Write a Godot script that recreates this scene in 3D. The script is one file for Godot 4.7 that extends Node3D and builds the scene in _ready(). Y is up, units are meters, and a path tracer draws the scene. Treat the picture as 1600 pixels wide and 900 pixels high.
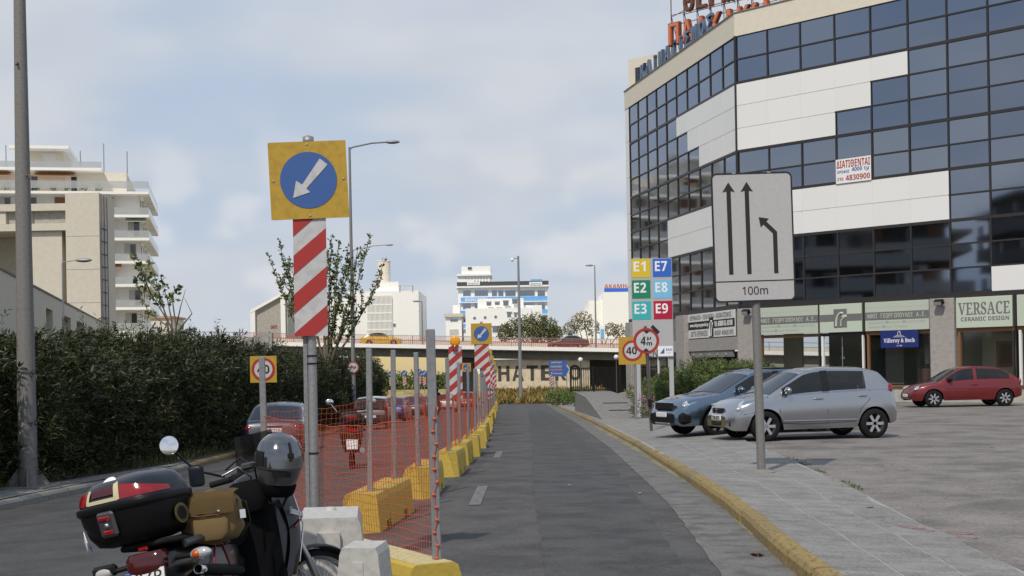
extends Node3D
# A street corner rebuilt as a place: metres, y up, the camera at 1.6 m looks down -z.

const FOCAL := 2200.0          # pixels of the 1600 x 900 photograph
const CENTRE := Vector2(800, 573)
const EYE := 1.6
const ROLL := 0.0174533

var M := {}
var names := {}
var rng := RandomNumberGenerator.new()


# ------------------------------------------------------------------ mesh builder
class MB:
	var v := PackedVector3Array()
	var n := PackedVector3Array()
	var uv := PackedVector2Array()
	var c := PackedColorArray()
	var ix := PackedInt32Array()
	var tint := Color.WHITE
	var use_tint := false

	func put(p: Vector3, nn: Vector3, t := Vector2.ZERO) -> int:
		v.append(p); n.append(nn); uv.append(t)
		if use_tint: c.append(tint)
		return v.size() - 1

	# corners counter-clockwise as seen from outside
	func quad(a: Vector3, b: Vector3, cc: Vector3, d: Vector3) -> void:
		var nn := (b - a).cross(cc - a)
		if nn.length_squared() < 1e-14: nn = (cc - a).cross(d - a)
		nn = nn.normalized()
		var i := put(a, nn, Vector2(0, 1)); put(b, nn, Vector2(1, 1)); put(cc, nn, Vector2(1, 0)); put(d, nn, Vector2(0, 0))
		ix.append_array(PackedInt32Array([i, i + 2, i + 1, i, i + 3, i + 2]))

	func tri(a: Vector3, b: Vector3, cc: Vector3) -> void:
		var nn := (b - a).cross(cc - a).normalized()
		var i := put(a, nn); put(b, nn); put(cc, nn)
		ix.append_array(PackedInt32Array([i, i + 2, i + 1]))

	func box(at: Vector3, size: Vector3, bs := Basis()) -> void:
		var h := size * 0.5
		var p := []
		for k in 8:
			p.append(at + bs * Vector3(h.x if k & 1 else -h.x, h.y if k & 2 else -h.y, h.z if k & 4 else -h.z))
		quad(p[4], p[5], p[7], p[6]); quad(p[1], p[0], p[2], p[3])
		quad(p[5], p[1], p[3], p[7]); quad(p[0], p[4], p[6], p[2])
		quad(p[6], p[7], p[3], p[2]); quad(p[0], p[1], p[5], p[4])

	# box whose edges are cut at 45 degrees by b
	func cbox(at: Vector3, size: Vector3, b: float, bs := Basis()) -> void:
		var h := size * 0.5
		var f := func(sx: float, sy: float, sz: float, ax: int) -> Vector3:
			var q := Vector3(h.x - (0.0 if ax == 0 else b), h.y - (0.0 if ax == 1 else b), h.z - (0.0 if ax == 2 else b))
			return at + bs * Vector3(q.x * sx, q.y * sy, q.z * sz)
		for s in [-1.0, 1.0]:
			var a: Array = [f.call(s, -1, -1, 0), f.call(s, 1, -1, 0), f.call(s, 1, 1, 0), f.call(s, -1, 1, 0)]
			if s < 0: a.reverse()
			quad(a[0], a[1], a[2], a[3])
			a = [f.call(-1, s, -1, 1), f.call(-1, s, 1, 1), f.call(1, s, 1, 1), f.call(1, s, -1, 1)]
			if s < 0: a.reverse()
			quad(a[0], a[1], a[2], a[3])
			a = [f.call(-1, -1, s, 2), f.call(1, -1, s, 2), f.call(1, 1, s, 2), f.call(-1, 1, s, 2)]
			if s < 0: a.reverse()
			quad(a[0], a[1], a[2], a[3])
		for s in [-1.0, 1.0]:
			for t in [-1.0, 1.0]:
				var e: Array = [f.call(s, t, -1, 0), f.call(s, t, 1, 0), f.call(s, t, 1, 1), f.call(s, t, -1, 1)]
				if s * t < 0: e.reverse()
				e.reverse()
				quad(e[0], e[1], e[2], e[3])
				e = [f.call(s, -1, t, 0), f.call(s, 1, t, 0), f.call(s, 1, t, 2), f.call(s, -1, t, 2)]
				if s * t < 0: e.reverse()
				quad(e[0], e[1], e[2], e[3])
				e = [f.call(-1, s, t, 1), f.call(1, s, t, 1), f.call(1, s, t, 2), f.call(-1, s, t, 2)]
				if s * t < 0: e.reverse()
				e.reverse()
				quad(e[0], e[1], e[2], e[3])
				for w in [-1.0, 1.0]:
					var g: Array = [f.call(s, t, w, 0), f.call(s, t, w, 1), f.call(s, t, w, 2)]
					if s * t * w < 0: g.reverse()
					tri(g[0], g[1], g[2])

	# a tube along points; one radius or one per point
	func tube(pts: Array, r, sides := 8, capped := true, squash := 1.0) -> void:
		var rings := []
		var up := Vector3.UP
		var last_u := Vector3.ZERO
		for i in pts.size():
			var dir: Vector3 = (pts[mini(i + 1, pts.size() - 1)] - pts[maxi(i - 1, 0)]).normalized()
			var u := last_u - dir * last_u.dot(dir)
			if last_u == Vector3.ZERO or u.length() < 1e-4:
				up = Vector3.UP if absf(dir.y) < 0.9 else Vector3.RIGHT
				u = up.cross(dir)
			u = u.normalized()
			last_u = u
			var w := dir.cross(u)
			var rad: float = r[i] if r is Array else r
			var ring := []
			for k in sides:
				var a := TAU * k / sides
				var nn := u * cos(a) + w * sin(a)
				ring.append(put(pts[i] + u * cos(a) * rad + w * sin(a) * rad * squash, nn, Vector2(float(k) / sides, i)))
			rings.append(ring)
		for i in rings.size() - 1:
			for k in sides:
				var k2 := (k + 1) % sides
				ix.append_array(PackedInt32Array([rings[i][k], rings[i + 1][k2], rings[i][k2], rings[i][k], rings[i + 1][k], rings[i + 1][k2]]))
		if capped:
			for e in [0, rings.size() - 1]:
				var dirv: Vector3 = (pts[0] - pts[1]).normalized() if e == 0 else (pts[-1] - pts[-2]).normalized()
				var m := put(pts[e], dirv)
				var first := v.size()
				for k in sides: put(v[rings[e][k]], dirv)
				for k in sides:
					var k2 := (k + 1) % sides
					if e == 0: ix.append_array(PackedInt32Array([m, first + k, first + k2]))
					else: ix.append_array(PackedInt32Array([m, first + k2, first + k]))

	# profile: Vector2(radius, height) from one end to the other, turned round local y
	func lathe(profile: Array, xf := Transform3D(), sides := 24, squash := Vector3.ONE) -> void:
		var rings := []
		for i in profile.size():
			var a: Vector2 = profile[maxi(i - 1, 0)]
			var b: Vector2 = profile[mini(i + 1, profile.size() - 1)]
			var t := b - a
			var nr := Vector2(t.y, -t.x).normalized()
			var ring := []
			for k in sides:
				var an := TAU * k / sides
				var p := Vector3(cos(an) * profile[i].x, profile[i].y, sin(an) * profile[i].x) * squash
				var nn := Vector3(cos(an) * nr.x, nr.y, sin(an) * nr.x) / squash
				ring.append(put(xf * p, (xf.basis * nn).normalized(), Vector2(float(k) / sides, float(i) / profile.size())))
			rings.append(ring)
		for i in rings.size() - 1:
			for k in sides:
				var k2 := (k + 1) % sides
				ix.append_array(PackedInt32Array([rings[i][k], rings[i][k2], rings[i + 1][k2], rings[i][k], rings[i + 1][k2], rings[i + 1][k]]))

	func ball(at: Vector3, r: Vector3, bs := Basis(), sides := 16, rows := 10) -> void:
		var pr := []
		for i in rows + 1:
			var a := PI * i / rows - PI / 2
			pr.append(Vector2(maxf(cos(a), 0.0), sin(a)))
		lathe(pr, Transform3D(bs, at), sides, r)

	# a 2-D outline in local x, y pushed out along local z from z0 to z1
	func prism(poly: PackedVector2Array, z0: float, z1: float, xf := Transform3D()) -> void:
		var p := poly
		if Geometry2D.is_polygon_clockwise(p):
			p = poly.duplicate(); p.reverse()
		var t := Geometry2D.triangulate_polygon(p)
		for k in range(0, t.size(), 3):
			var a := p[t[k]]; var b := p[t[k + 1]]; var cc := p[t[k + 2]]
			if (b - a).cross(cc - a) < 0:
				var s := b; b = cc; cc = s
			tri(xf * Vector3(a.x, a.y, z1), xf * Vector3(b.x, b.y, z1), xf * Vector3(cc.x, cc.y, z1))
			tri(xf * Vector3(a.x, a.y, z0), xf * Vector3(cc.x, cc.y, z0), xf * Vector3(b.x, b.y, z0))
		for k in p.size():
			var a := p[k]; var b := p[(k + 1) % p.size()]
			quad(xf * Vector3(a.x, a.y, z0), xf * Vector3(b.x, b.y, z0), xf * Vector3(b.x, b.y, z1), xf * Vector3(a.x, a.y, z1))

	# rows of points (each the same length) joined into one smooth sheet; normals follow (along row) x (across rows)
	func sheet(rows: Array, closed := false, flip := false) -> void:
		var w: int = rows[0].size()
		var first := v.size()
		for i in rows.size():
			for k in w:
				var ka := (k + w - 1) % w if closed else maxi(k - 1, 0)
				var kb := (k + 1) % w if closed else mini(k + 1, w - 1)
				var du: Vector3 = rows[i][kb] - rows[i][ka]
				var dv: Vector3 = rows[mini(i + 1, rows.size() - 1)][k] - rows[maxi(i - 1, 0)][k]
				var nn := du.cross(dv)
				if nn.length_squared() < 1e-16: nn = Vector3.UP
				nn = nn.normalized()
				put(rows[i][k], -nn if flip else nn, Vector2(float(k) / w, float(i) / rows.size()))
		var cols := w if closed else w - 1
		for i in rows.size() - 1:
			for k in cols:
				var a := first + i * w + k
				var b := first + i * w + (k + 1) % w
				if flip: ix.append_array(PackedInt32Array([a, b, b + w, a, b + w, a + w]))
				else: ix.append_array(PackedInt32Array([a, b + w, b, a, a + w, b + w]))

	func fan(loop: Array, flip := false) -> void:
		var m := Vector3.ZERO
		for p in loop: m += p
		m /= loop.size()
		for k in loop.size():
			if flip: tri(m, loop[(k + 1) % loop.size()], loop[k])
			else: tri(m, loop[k], loop[(k + 1) % loop.size()])

	func mesh() -> ArrayMesh:
		var arr := []
		arr.resize(Mesh.ARRAY_MAX)
		arr[Mesh.ARRAY_VERTEX] = v
		arr[Mesh.ARRAY_NORMAL] = n
		arr[Mesh.ARRAY_TEX_UV] = uv
		if use_tint: arr[Mesh.ARRAY_COLOR] = c
		arr[Mesh.ARRAY_INDEX] = ix
		var m := ArrayMesh.new()
		m.add_surface_from_arrays(Mesh.PRIMITIVE_TRIANGLES, arr)
		return m


# ------------------------------------------------------------------ naming and parenting
func numbered(called: String) -> String:
	if not names.has(called):
		names[called] = 0
		return called
	names[called] += 1
	return "%s_%03d" % [called, names[called]]

func tag(o: Node3D, label: String, category: String, group := "") -> Node3D:
	o.set_meta("label", label); o.set_meta("category", category)
	if group: o.set_meta("group", group)
	return o

func thing(called: String, label: String, category: String, at := Vector3.ZERO, turn := 0.0, group := "") -> Node3D:
	var o := Node3D.new()
	o.name = numbered(called)
	add_child(o)
	o.position = at; o.rotation.y = turn
	tag(o, label, category, group)
	return o

func obj(called: String, mb, mat: Material, parent: Node = self) -> MeshInstance3D:
	var o := MeshInstance3D.new()
	o.mesh = mb.mesh() if mb is MB else mb
	o.material_override = mat
	o.name = numbered(called) if parent == self else called
	parent.add_child(o, true)
	return o

func struct(called: String, mb, mat: Material) -> MeshInstance3D:
	var o := obj(called, mb, mat)
	o.set_meta("kind", "structure")
	return o

func copy(o: Node3D, at: Vector3, turn: float, label := "") -> Node3D:
	var base: String = o.get_meta("base_name") if o.has_meta("base_name") else String(o.name)
	var c: Node3D = o.duplicate()
	c.name = numbered(base)
	add_child(c)
	c.position = at; c.rotation.y = turn
	if label: c.set_meta("label", label)
	return c

func one_box(at: Vector3, size: Vector3, bs := Basis()) -> MB:
	var m := MB.new(); m.box(at, size, bs); return m

func one_cbox(at: Vector3, size: Vector3, b: float, bs := Basis()) -> MB:
	var m := MB.new(); m.cbox(at, size, b, bs); return m

func one_tube(pts: Array, r, sides := 10) -> MB:
	var m := MB.new(); m.tube(pts, r, sides); return m

func one_prism(poly: PackedVector2Array, z0: float, z1: float, xf := Transform3D()) -> MB:
	var m := MB.new(); m.prism(poly, z0, z1, xf); return m

func poly(a: Array) -> PackedVector2Array:
	var p := PackedVector2Array()
	for k in range(0, a.size(), 2): p.append(Vector2(a[k], a[k + 1]))
	return p

func disc(r: float, n := 40, at := Vector2.ZERO) -> PackedVector2Array:
	var p := PackedVector2Array()
	for k in n: p.append(at + Vector2(cos(TAU * k / n), sin(TAU * k / n)) * r)
	return p

func round_rect(w: float, h: float, r: float, n := 5) -> PackedVector2Array:
	var p := PackedVector2Array()
	for q in 4:
		var cx := (w / 2 - r) * (1 if q == 0 or q == 3 else -1)
		var cy := (h / 2 - r) * (1 if q < 2 else -1)
		for k in n + 1:
			var a := PI / 2 * q + PI / 2 * k / n
			p.append(Vector2(cx + cos(a) * r, cy + sin(a) * r))
	return p

# flat ring (outer radius, inner radius) as a prism strip
func ring(r1: float, r0: float, z0: float, z1: float, n := 40) -> MB:
	var m := MB.new()
	for k in n:
		var a := TAU * k / n; var b := TAU * (k + 1) / n
		var ca := Vector3(cos(a), sin(a), 0); var cb := Vector3(cos(b), sin(b), 0)
		var Z1 := Vector3(0, 0, z1); var Z0 := Vector3(0, 0, z0)
		m.quad(ca * r0 + Z1, ca * r1 + Z1, cb * r1 + Z1, cb * r0 + Z1)
		m.quad(ca * r1 + Z0, cb * r1 + Z0, cb * r1 + Z1, ca * r1 + Z1)
		m.quad(cb * r0 + Z0, ca * r0 + Z0, ca * r0 + Z1, cb * r0 + Z1)
	return m

var fonts := {}
func font(kind: String, weight: int) -> SystemFont:
	var key := kind + str(weight)
	if not fonts.has(key):
		var f := SystemFont.new()
		f.font_names = PackedStringArray([kind])
		f.font_weight = weight
		fonts[key] = f
	return fonts[key]

# lettering w wide and h high (metres), centred at `at` in the parent's axes, raised by depth
func letters(words: String, w: float, h: float, at: Vector3, mat: Material, parent: Node, weight := 400, kind := "Droid Sans", bs := Basis(), depth := 0.006, part := "lettering") -> MeshInstance3D:
	var t := TextMesh.new()
	t.font = font(kind, weight)
	t.text = words.replace("Ν", "N")
	t.font_size = 100
	t.pixel_size = 0.01
	t.curve_step = 6.0
	t.depth = 0.05
	var box := t.get_aabb()
	var o := MeshInstance3D.new()
	o.mesh = t
	o.material_override = mat
	o.name = part
	parent.add_child(o, true)
	var s := Vector3(w / maxf(box.size.x, 0.001), h / maxf(box.size.y, 0.001), depth / 0.05)
	var b := bs * Basis.from_scale(s)
	o.transform = Transform3D(b, at - b * Vector3(box.get_center().x, box.get_center().y, 0))
	return o


# ------------------------------------------------------------------ materials
func lin(r: float, g: float, b: float, a := 1.0) -> Color:
	var c := Color(r, g, b).linear_to_srgb()
	c.a = a
	return c

func mat(called: String, r: float, g: float, b: float, rough := 0.7, metal := 0.0, spec := 0.5) -> StandardMaterial3D:
	var m := StandardMaterial3D.new()
	m.resource_name = called
	m.albedo_color = lin(r, g, b)
	m.roughness = rough; m.metallic = metal; m.metallic_specular = spec
	M[called] = m
	return m

func noise(freq: float, octaves := 4, kind := FastNoiseLite.TYPE_SIMPLEX_SMOOTH, seedn := 1) -> FastNoiseLite:
	var f := FastNoiseLite.new()
	f.noise_type = kind
	f.frequency = freq
	f.fractal_octaves = octaves
	f.seed = seedn
	return f

func noise_tex(freq: float, colours: Array, size := 512, octaves := 5, seedn := 1, offs := []) -> NoiseTexture2D:
	var t := NoiseTexture2D.new()
	t.width = size; t.height = size
	t.seamless = true
	t.noise = noise(freq, octaves, FastNoiseLite.TYPE_SIMPLEX_SMOOTH, seedn)
	var g := Gradient.new()
	var cs := PackedColorArray(); var os := PackedFloat32Array()
	for k in colours.size():
		cs.append(colours[k]); os.append(float(k) / (colours.size() - 1) if offs.is_empty() else offs[k])
	g.offsets = os; g.colors = cs
	t.color_ramp = g
	return t

func grey(a: float) -> Color:
	return lin(a, a, a)

# colour times a fine grain (metres per repeat) times a coarse mottling
func worn(called: String, r: float, g: float, b: float, fine: Texture2D, fine_m: float, coarse: Texture2D = null, coarse_m := 10.0, rough := 0.85, metal := 0.0) -> StandardMaterial3D:
	var m := mat(called, r, g, b, rough, metal)
	m.albedo_texture = fine
	m.uv1_triplanar = true
	m.uv1_world_triplanar = true
	m.uv1_scale = Vector3.ONE / fine_m
	if coarse:
		m.detail_enabled = true
		m.detail_albedo = coarse
		m.detail_blend_mode = BaseMaterial3D.BLEND_MODE_MUL
		m.detail_uv_layer = BaseMaterial3D.DETAIL_UV_2
		m.uv2_triplanar = true
		m.uv2_world_triplanar = true
		m.uv2_scale = Vector3.ONE / coarse_m
	return m

func paint(called: String, r: float, g: float, b: float, metal := 0.0, rough := 0.35) -> StandardMaterial3D:
	var m := mat(called, r, g, b, rough, metal)
	m.clearcoat_enabled = true
	m.clearcoat = 0.8
	m.clearcoat_roughness = 0.06
	return m


# ------------------------------------------------------------------ the lie of the land
func along(pts: Array, d: float) -> float:
	if d <= pts[0]: return pts[1]
	for k in range(2, pts.size(), 2):
		if d <= pts[k]:
			return lerpf(pts[k - 1], pts[k + 1], (d - pts[k - 2]) / (pts[k] - pts[k - 2]))
	return pts[-1]

func road_fall(d: float) -> float:
	var t := clampf(d, 0, 128) - 14.0
	if t <= 0: return 0.0
	return -0.017 * (t * t / 12.0 if t < 6 else t - 3.0)

func kerb_x(d: float) -> float:
	return along([0, 1.85, 10.85, 2.11, 15.6, 2.3, 20.4, 2.42, 31, 2.69, 52.6, 3.0, 100, 3.35, 135, 3.62], d)

func edge_x(d: float) -> float:
	return along([0, 3.5, 9, 3.68, 13, 3.85, 17, 4.15, 22, 4.42, 28, 4.66, 34, 4.84, 50, 5.6, 60, 5.9, 135, 6.2], d)

func left_x(d: float) -> float:
	return along([0, -8.4, 22, -8.05, 32, -7.5, 40, -7.75, 60, -7.8, 90, -8.2, 135, -9], d)

func row_x(d: float) -> float:
	return along([13.5, -1.5, 17.5, -1.22, 21.7, -1.0, 32, -0.88, 45, -0.9, 59, -1.0, 100, -1.3, 134, -1.65], d)

func gy(x: float, d: float) -> float:
	var r := road_fall(d)
	if x < left_x(d): return r - 0.06 * (-1.0 - left_x(d)) + 0.12 + 0.01 * minf(left_x(d) - x, 3.0)
	if x < -1.0: return r - 0.06 * (-1.0 - x)
	if x < kerb_x(d): return r
	if x < edge_x(d): return lerpf(r + 0.13, edge_y(d), (x - kerb_x(d)) / (edge_x(d) - kerb_x(d)))
	return lerpf(edge_y(d) - 0.03, 0.0, clampf((x - edge_x(d)) / 3.0, 0, 1))

func edge_y(d: float) -> float:
	return lerpf(0.03, road_fall(d) + 0.16, smoothstep(42, 56, d))

func on_ground(x: float, d: float) -> Vector3:
	return Vector3(x, gy(x, d), -d)

# direction of a pixel of the photograph, and the point on it at a distance
func ray(px: float, py: float) -> Vector3:
	var u := (px - CENTRE.x) / FOCAL
	var w := (CENTRE.y - py) / FOCAL
	return Vector3(u * cos(ROLL) + w * sin(ROLL), -u * sin(ROLL) + w * cos(ROLL), -1)

func at_px(px: float, py: float, d: float) -> Vector3:
	return Vector3(0, EYE, 0) + ray(px, py) * d

func proj(p: Vector3) -> Vector2:
	var q := p - Vector3(0, EYE, 0)
	var X := q.x / -q.z; var Y := q.y / -q.z
	return Vector2(CENTRE.x + FOCAL * (X * cos(ROLL) - Y * sin(ROLL)), CENTRE.y - FOCAL * (X * sin(ROLL) + Y * cos(ROLL)))


func _ready() -> void:
	rng.seed = 7
	# ---- camera
	var cam := Camera3D.new()
	cam.name = "camera"
	cam.projection = Camera3D.PROJECTION_FRUSTUM
	cam.near = 0.1
	cam.far = 3000.0
	cam.size = 0.1 * 900.0 / FOCAL
	cam.frustum_offset = Vector2(0, 0.1 * (CENTRE.y - 450.0) / FOCAL)
	cam.position = Vector3(0, EYE, 0)
	cam.rotation.z = -ROLL
	add_child(cam)
	cam.current = true
	# ---- sky
	var we := WorldEnvironment.new()
	we.name = "world_environment"
	var env := Environment.new()
	env.background_mode = Environment.BG_SKY
	var sky := Sky.new()
	sky.sky_material = make_sky()
	env.sky = sky
	env.background_energy_multiplier = 0.88
	env.tonemap_mode = Environment.TONE_MAPPER_LINEAR
	env.tonemap_exposure = 1.0
	env.sdfgi_enabled = true; env.ssao_enabled = true; env.ssil_enabled = true
	we.environment = env
	add_child(we)
	# ---- sun: high, behind the camera and a little to its left, through thin cloud
	var sun := DirectionalLight3D.new()
	sun.name = "sun"
	add_child(sun)
	sun.look_at_from_position(Vector3(-0.25, 0.80, 0.62) * 100.0, Vector3.ZERO, Vector3.UP)
	sun.light_energy = 0.95
	sun.light_angular_distance = 0.8
	sun.light_color = Color(1.0, 0.96, 0.90)
	sun.shadow_enabled = true
	make_materials()
	ground()
	glass_building()
	overpass()
	left_buildings()
	far_buildings()
	plants()
	work_zone()
	right_signs()
	lamps_and_far_signs()
	cars()
	motorcycle()
	small_details()


func make_sky() -> PanoramaSkyMaterial:
	var w := 1280; var h := 640
	var im := Image.create(w, h, false, Image.FORMAT_RGBF)
	var big := noise(1.3, 5, FastNoiseLite.TYPE_SIMPLEX_SMOOTH, 11)
	var wisp := noise(3.0, 5, FastNoiseLite.TYPE_SIMPLEX_SMOOTH, 5)
	var puff := noise(5.5, 5, FastNoiseLite.TYPE_SIMPLEX_SMOOTH, 23)
	for y in h:
		var el := (0.5 - (y + 0.5) / h) * PI
		var s := sin(el)
		for x in w:
			if el < -0.02:
				im.set_pixel(x, y, Color(0.42, 0.41, 0.39))
				continue
			var az := (x + 0.5) / w * TAU
			var dir := Vector3(sin(az) * cos(el), s, cos(az) * cos(el))
			# clouds lie on a layer overhead, so they flatten towards the horizon
			var q := dir / (maxf(s, 0.0) + 0.22)
			var blue := Color(0.53, 0.655, 0.83).lerp(Color(0.26, 0.41, 0.68), clampf(s * 1.1, 0, 1))
			blue = blue.lerp(Color(0.60, 0.68, 0.79), exp(-maxf(s, 0.0) * 11.0))
			var cover := big.get_noise_3d(q.x * 0.75, q.y * 0.6, q.z * 0.75) * 0.9 + wisp.get_noise_3d(q.x * 0.6, q.y, q.z * 1.3) * 0.35
			var k := smoothstep(-0.34, 0.46, cover + 0.04)
			var t := wisp.get_noise_3d(dir.x * 3.0, dir.y * 6.0, dir.z * 3.0) * 0.5 + 0.5
			var cloud := Color(0.66, 0.69, 0.735).lerp(Color(0.86, 0.86, 0.87), t)
			var c := blue.lerp(cloud, 0.17 + k * 0.58)
			# low heaps of bright cloud near the horizon
			var pz := puff.get_noise_3d(dir.x * 2.2, dir.y * 3.4, dir.z * 2.2)
			var low := smoothstep(0.02, 0.30, pz) * smoothstep(0.02, 0.06, s) * (1.0 - smoothstep(0.10, 0.20, s))
			c = c.lerp(Color(0.88, 0.885, 0.90), low * 0.55)
			im.set_pixel(x, y, c)
	var m := PanoramaSkyMaterial.new()
	m.panorama = ImageTexture.create_from_image(im)
	m.filter = true
	return m


func make_materials() -> void:
	var grain := noise_tex(0.18, [grey(0.62), grey(0.88), grey(1.0)], 512, 4, 3)
	var coarse := noise_tex(0.012, [grey(0.62), grey(0.9), grey(1.0)], 512, 6, 4, [0.2, 0.5, 0.8])
	var soft := noise_tex(0.02, [grey(0.82), grey(0.95), grey(1.0)], 512, 5, 8, [0.25, 0.5, 0.75])
	var faint := noise_tex(0.03, [grey(0.95), grey(0.985), grey(1.0)], 512, 5, 31, [0.25, 0.5, 0.75])
	var streak := noise_tex(0.03, [grey(0.7), grey(0.94), grey(1.0)], 512, 6, 9, [0.2, 0.45, 0.7])
	var asphalt_grain: Texture2D = noise_tex(0.25, [grey(0.45), grey(0.85), grey(1.0)], 512, 3, 13, [0.15, 0.5, 0.85])
	asphalt_grain = asphalt_texture()
	var chips := noise_tex(0.09, [grey(0.0), grey(0.0), grey(1.0)], 512, 4, 21, [0.0, 0.55, 0.66])
	M["chips"] = chips; M["grain_tex"] = grain; M["coarse_tex"] = coarse; M["soft_tex"] = soft; M["streak_tex"] = streak
	M["dirt"] = noise_tex(0.02, [lin(0.42, 0.44, 0.5), lin(0.85, 0.86, 0.88), grey(1.0)], 512, 6, 77, [0.22, 0.42, 0.6])
	worn("asphalt", 0.104, 0.102, 0.100, asphalt_grain, 11.0, coarse, 9.0, 0.9)
	worn("asphalt_dark", 0.078, 0.077, 0.077, asphalt_grain, 10.0, coarse, 7.0, 0.88)
	worn("lot_asphalt", 0.265, 0.242, 0.228, asphalt_grain, 14.0, coarse, 11.0, 0.92)
	worn("slab", 0.30, 0.293, 0.28, asphalt_grain, 9.0, soft, 4.0, 0.9)
	worn("slab_b", 0.28, 0.273, 0.26, asphalt_grain, 9.0, soft, 3.0, 0.9)
	worn("slab_c", 0.315, 0.308, 0.295, asphalt_grain, 9.0, soft, 5.0, 0.9)
	worn("joint", 0.37, 0.362, 0.35, grain, 0.5, soft, 3.0, 0.95)
	worn("asphalt_patch", 0.084, 0.083, 0.083, asphalt_grain, 9.0, coarse, 5.0, 0.88)
	worn("kerb_yellow_b", 0.31, 0.228, 0.09, grain, 0.35, M.dirt, 0.5, 0.8)
	worn("kerb_yellow_c", 0.27, 0.212, 0.11, grain, 0.3, M.dirt, 0.4, 0.85)
	worn("gutter", 0.20, 0.196, 0.188, asphalt_grain, 7.0, coarse, 3.0, 0.92)
	worn("kerb_yellow", 0.35, 0.25, 0.09, grain, 0.35, M.dirt, 0.7, 0.8)
	worn("kerb_grey", 0.27, 0.265, 0.25, grain, 0.5, streak, 1.5, 0.85)
	worn("soil", 0.10, 0.085, 0.06, asphalt_grain, 3.0, coarse, 6.0, 0.95)
	worn("far_soil", 0.30, 0.27, 0.16, asphalt_grain, 7.0, coarse, 16.0, 0.95)
	worn("block_yellow", 0.62, 0.445, 0.075, grain, 0.6, soft, 0.5, 0.75)
	worn("block_cream", 0.66, 0.56, 0.30, grain, 0.4, streak, 0.7, 0.85)
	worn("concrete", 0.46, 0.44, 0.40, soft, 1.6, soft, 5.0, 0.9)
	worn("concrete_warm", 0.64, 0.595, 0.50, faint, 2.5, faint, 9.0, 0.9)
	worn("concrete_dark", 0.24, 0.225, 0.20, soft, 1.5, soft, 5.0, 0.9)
	worn("cream_wall", 0.74, 0.68, 0.57, faint, 2.0, faint, 6.0, 0.85)
	worn("white_wall", 0.92, 0.915, 0.89, faint, 5.0, null, 9.0, 0.85)
	worn("beige_wall", 0.74, 0.63, 0.45, faint, 2.0, soft, 8.0, 0.85)
	mat("panel_white", 0.80, 0.80, 0.79, 0.45)
	mat("panel_white_b", 0.785, 0.785, 0.775, 0.45)
	worn("pillar", 0.38, 0.355, 0.34, faint, 0.5, soft, 2.0, 0.9)
	worn("plastic_white", 0.52, 0.51, 0.485, faint, 0.7, soft, 0.8, 0.55)
	worn("galvanised", 0.32, 0.325, 0.33, soft, 0.4, null, 1.0, 0.5, 0.5)
	worn("pole_grey", 0.20, 0.195, 0.185, soft, 0.7, null, 1.0, 0.75)
	worn("post_grey", 0.22, 0.225, 0.24, soft, 0.5, null, 1.0, 0.55)
	worn("post_brown", 0.085, 0.078, 0.075, soft, 0.5, null, 1.0, 0.6)
	worn("sign_post", 0.19, 0.185, 0.18, soft, 0.5, null, 1.0, 0.6)
	worn("hedge_twig", 0.14, 0.115, 0.085, grain, 0.5, null, 1.0, 0.9)
	worn("bark", 0.20, 0.165, 0.13, grain, 0.5, null, 1.0, 0.9)
	mat("frame_dark", 0.045, 0.04, 0.04, 0.45, 0.3)
	mat("black", 0.012, 0.012, 0.012, 0.5, 0.0, 0.35)
	mat("black_matt", 0.010, 0.010, 0.011, 0.8, 0.0, 0.3)
	mat("rubber", 0.014, 0.014, 0.015, 0.85, 0.0, 0.3)
	mat("chrome", 0.75, 0.75, 0.76, 0.12, 1.0)
	mat("steel", 0.45, 0.45, 0.46, 0.35, 0.9)
	mat("rim_silver", 0.55, 0.55, 0.57, 0.35, 0.8)
	worn("sign_yellow", 0.47, 0.295, 0.03, soft, 0.9, null, 1.0, 0.55)
	mat("sign_blue", 0.04, 0.105, 0.32, 0.5)
	worn("sign_white", 0.53, 0.53, 0.54, soft, 1.1, null, 1.0, 0.5)
	mat("sign_red", 0.36, 0.028, 0.025, 0.5)
	worn("sign_grey", 0.45, 0.44, 0.45, faint, 1.3, null, 1.0, 0.42)
	mat("print_black", 0.012, 0.012, 0.013, 0.6)
	mat("print_grey", 0.16, 0.16, 0.165, 0.6)
	mat("print_white", 0.82, 0.82, 0.82, 0.5)
	mat("print_green_grey", 0.32, 0.36, 0.32, 0.6)
	mat("orange_net", 0.58, 0.095, 0.028, 0.6)
	mat("e_yellow", 0.68, 0.50, 0.02, 0.4); mat("e_blue", 0.03, 0.13, 0.55, 0.4); mat("e_green", 0.01, 0.22, 0.12, 0.4)
	mat("e_sky", 0.19, 0.50, 0.76, 0.4); mat("e_teal", 0.04, 0.42, 0.44, 0.4); mat("e_crimson", 0.42, 0.005, 0.045, 0.4)
	mat("board_grey", 0.42, 0.42, 0.43, 0.5)
	mat("neon_orange", 0.50, 0.105, 0.03, 0.5)
	mat("neon_orange_rim", 0.22, 0.06, 0.03, 0.6)
	mat("neon_orange_tube", 0.62, 0.20, 0.09, 0.4)
	mat("letter_blue", 0.13, 0.18, 0.26, 0.35, 0.5)
	mat("rust", 0.14, 0.085, 0.06, 0.85)
	mat("banner_white", 0.72, 0.72, 0.70, 0.6)
	mat("shop_mint", 0.47, 0.53, 0.45, 0.35)
	mat("shop_mint_b", 0.52, 0.59, 0.49, 0.35)
	mat("shop_blue", 0.015, 0.028, 0.17, 0.45)
	mat("oak", 0.22, 0.11, 0.045, 0.5)
	mat("room_wall", 0.42, 0.39, 0.27, 0.9)
	mat("room_dark", 0.12, 0.075, 0.045, 0.7)
	mat("room_grey", 0.16, 0.16, 0.145, 0.9)
	mat("glass_dark", 0.012, 0.014, 0.017, 0.06, 0.0, 0.75)
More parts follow.
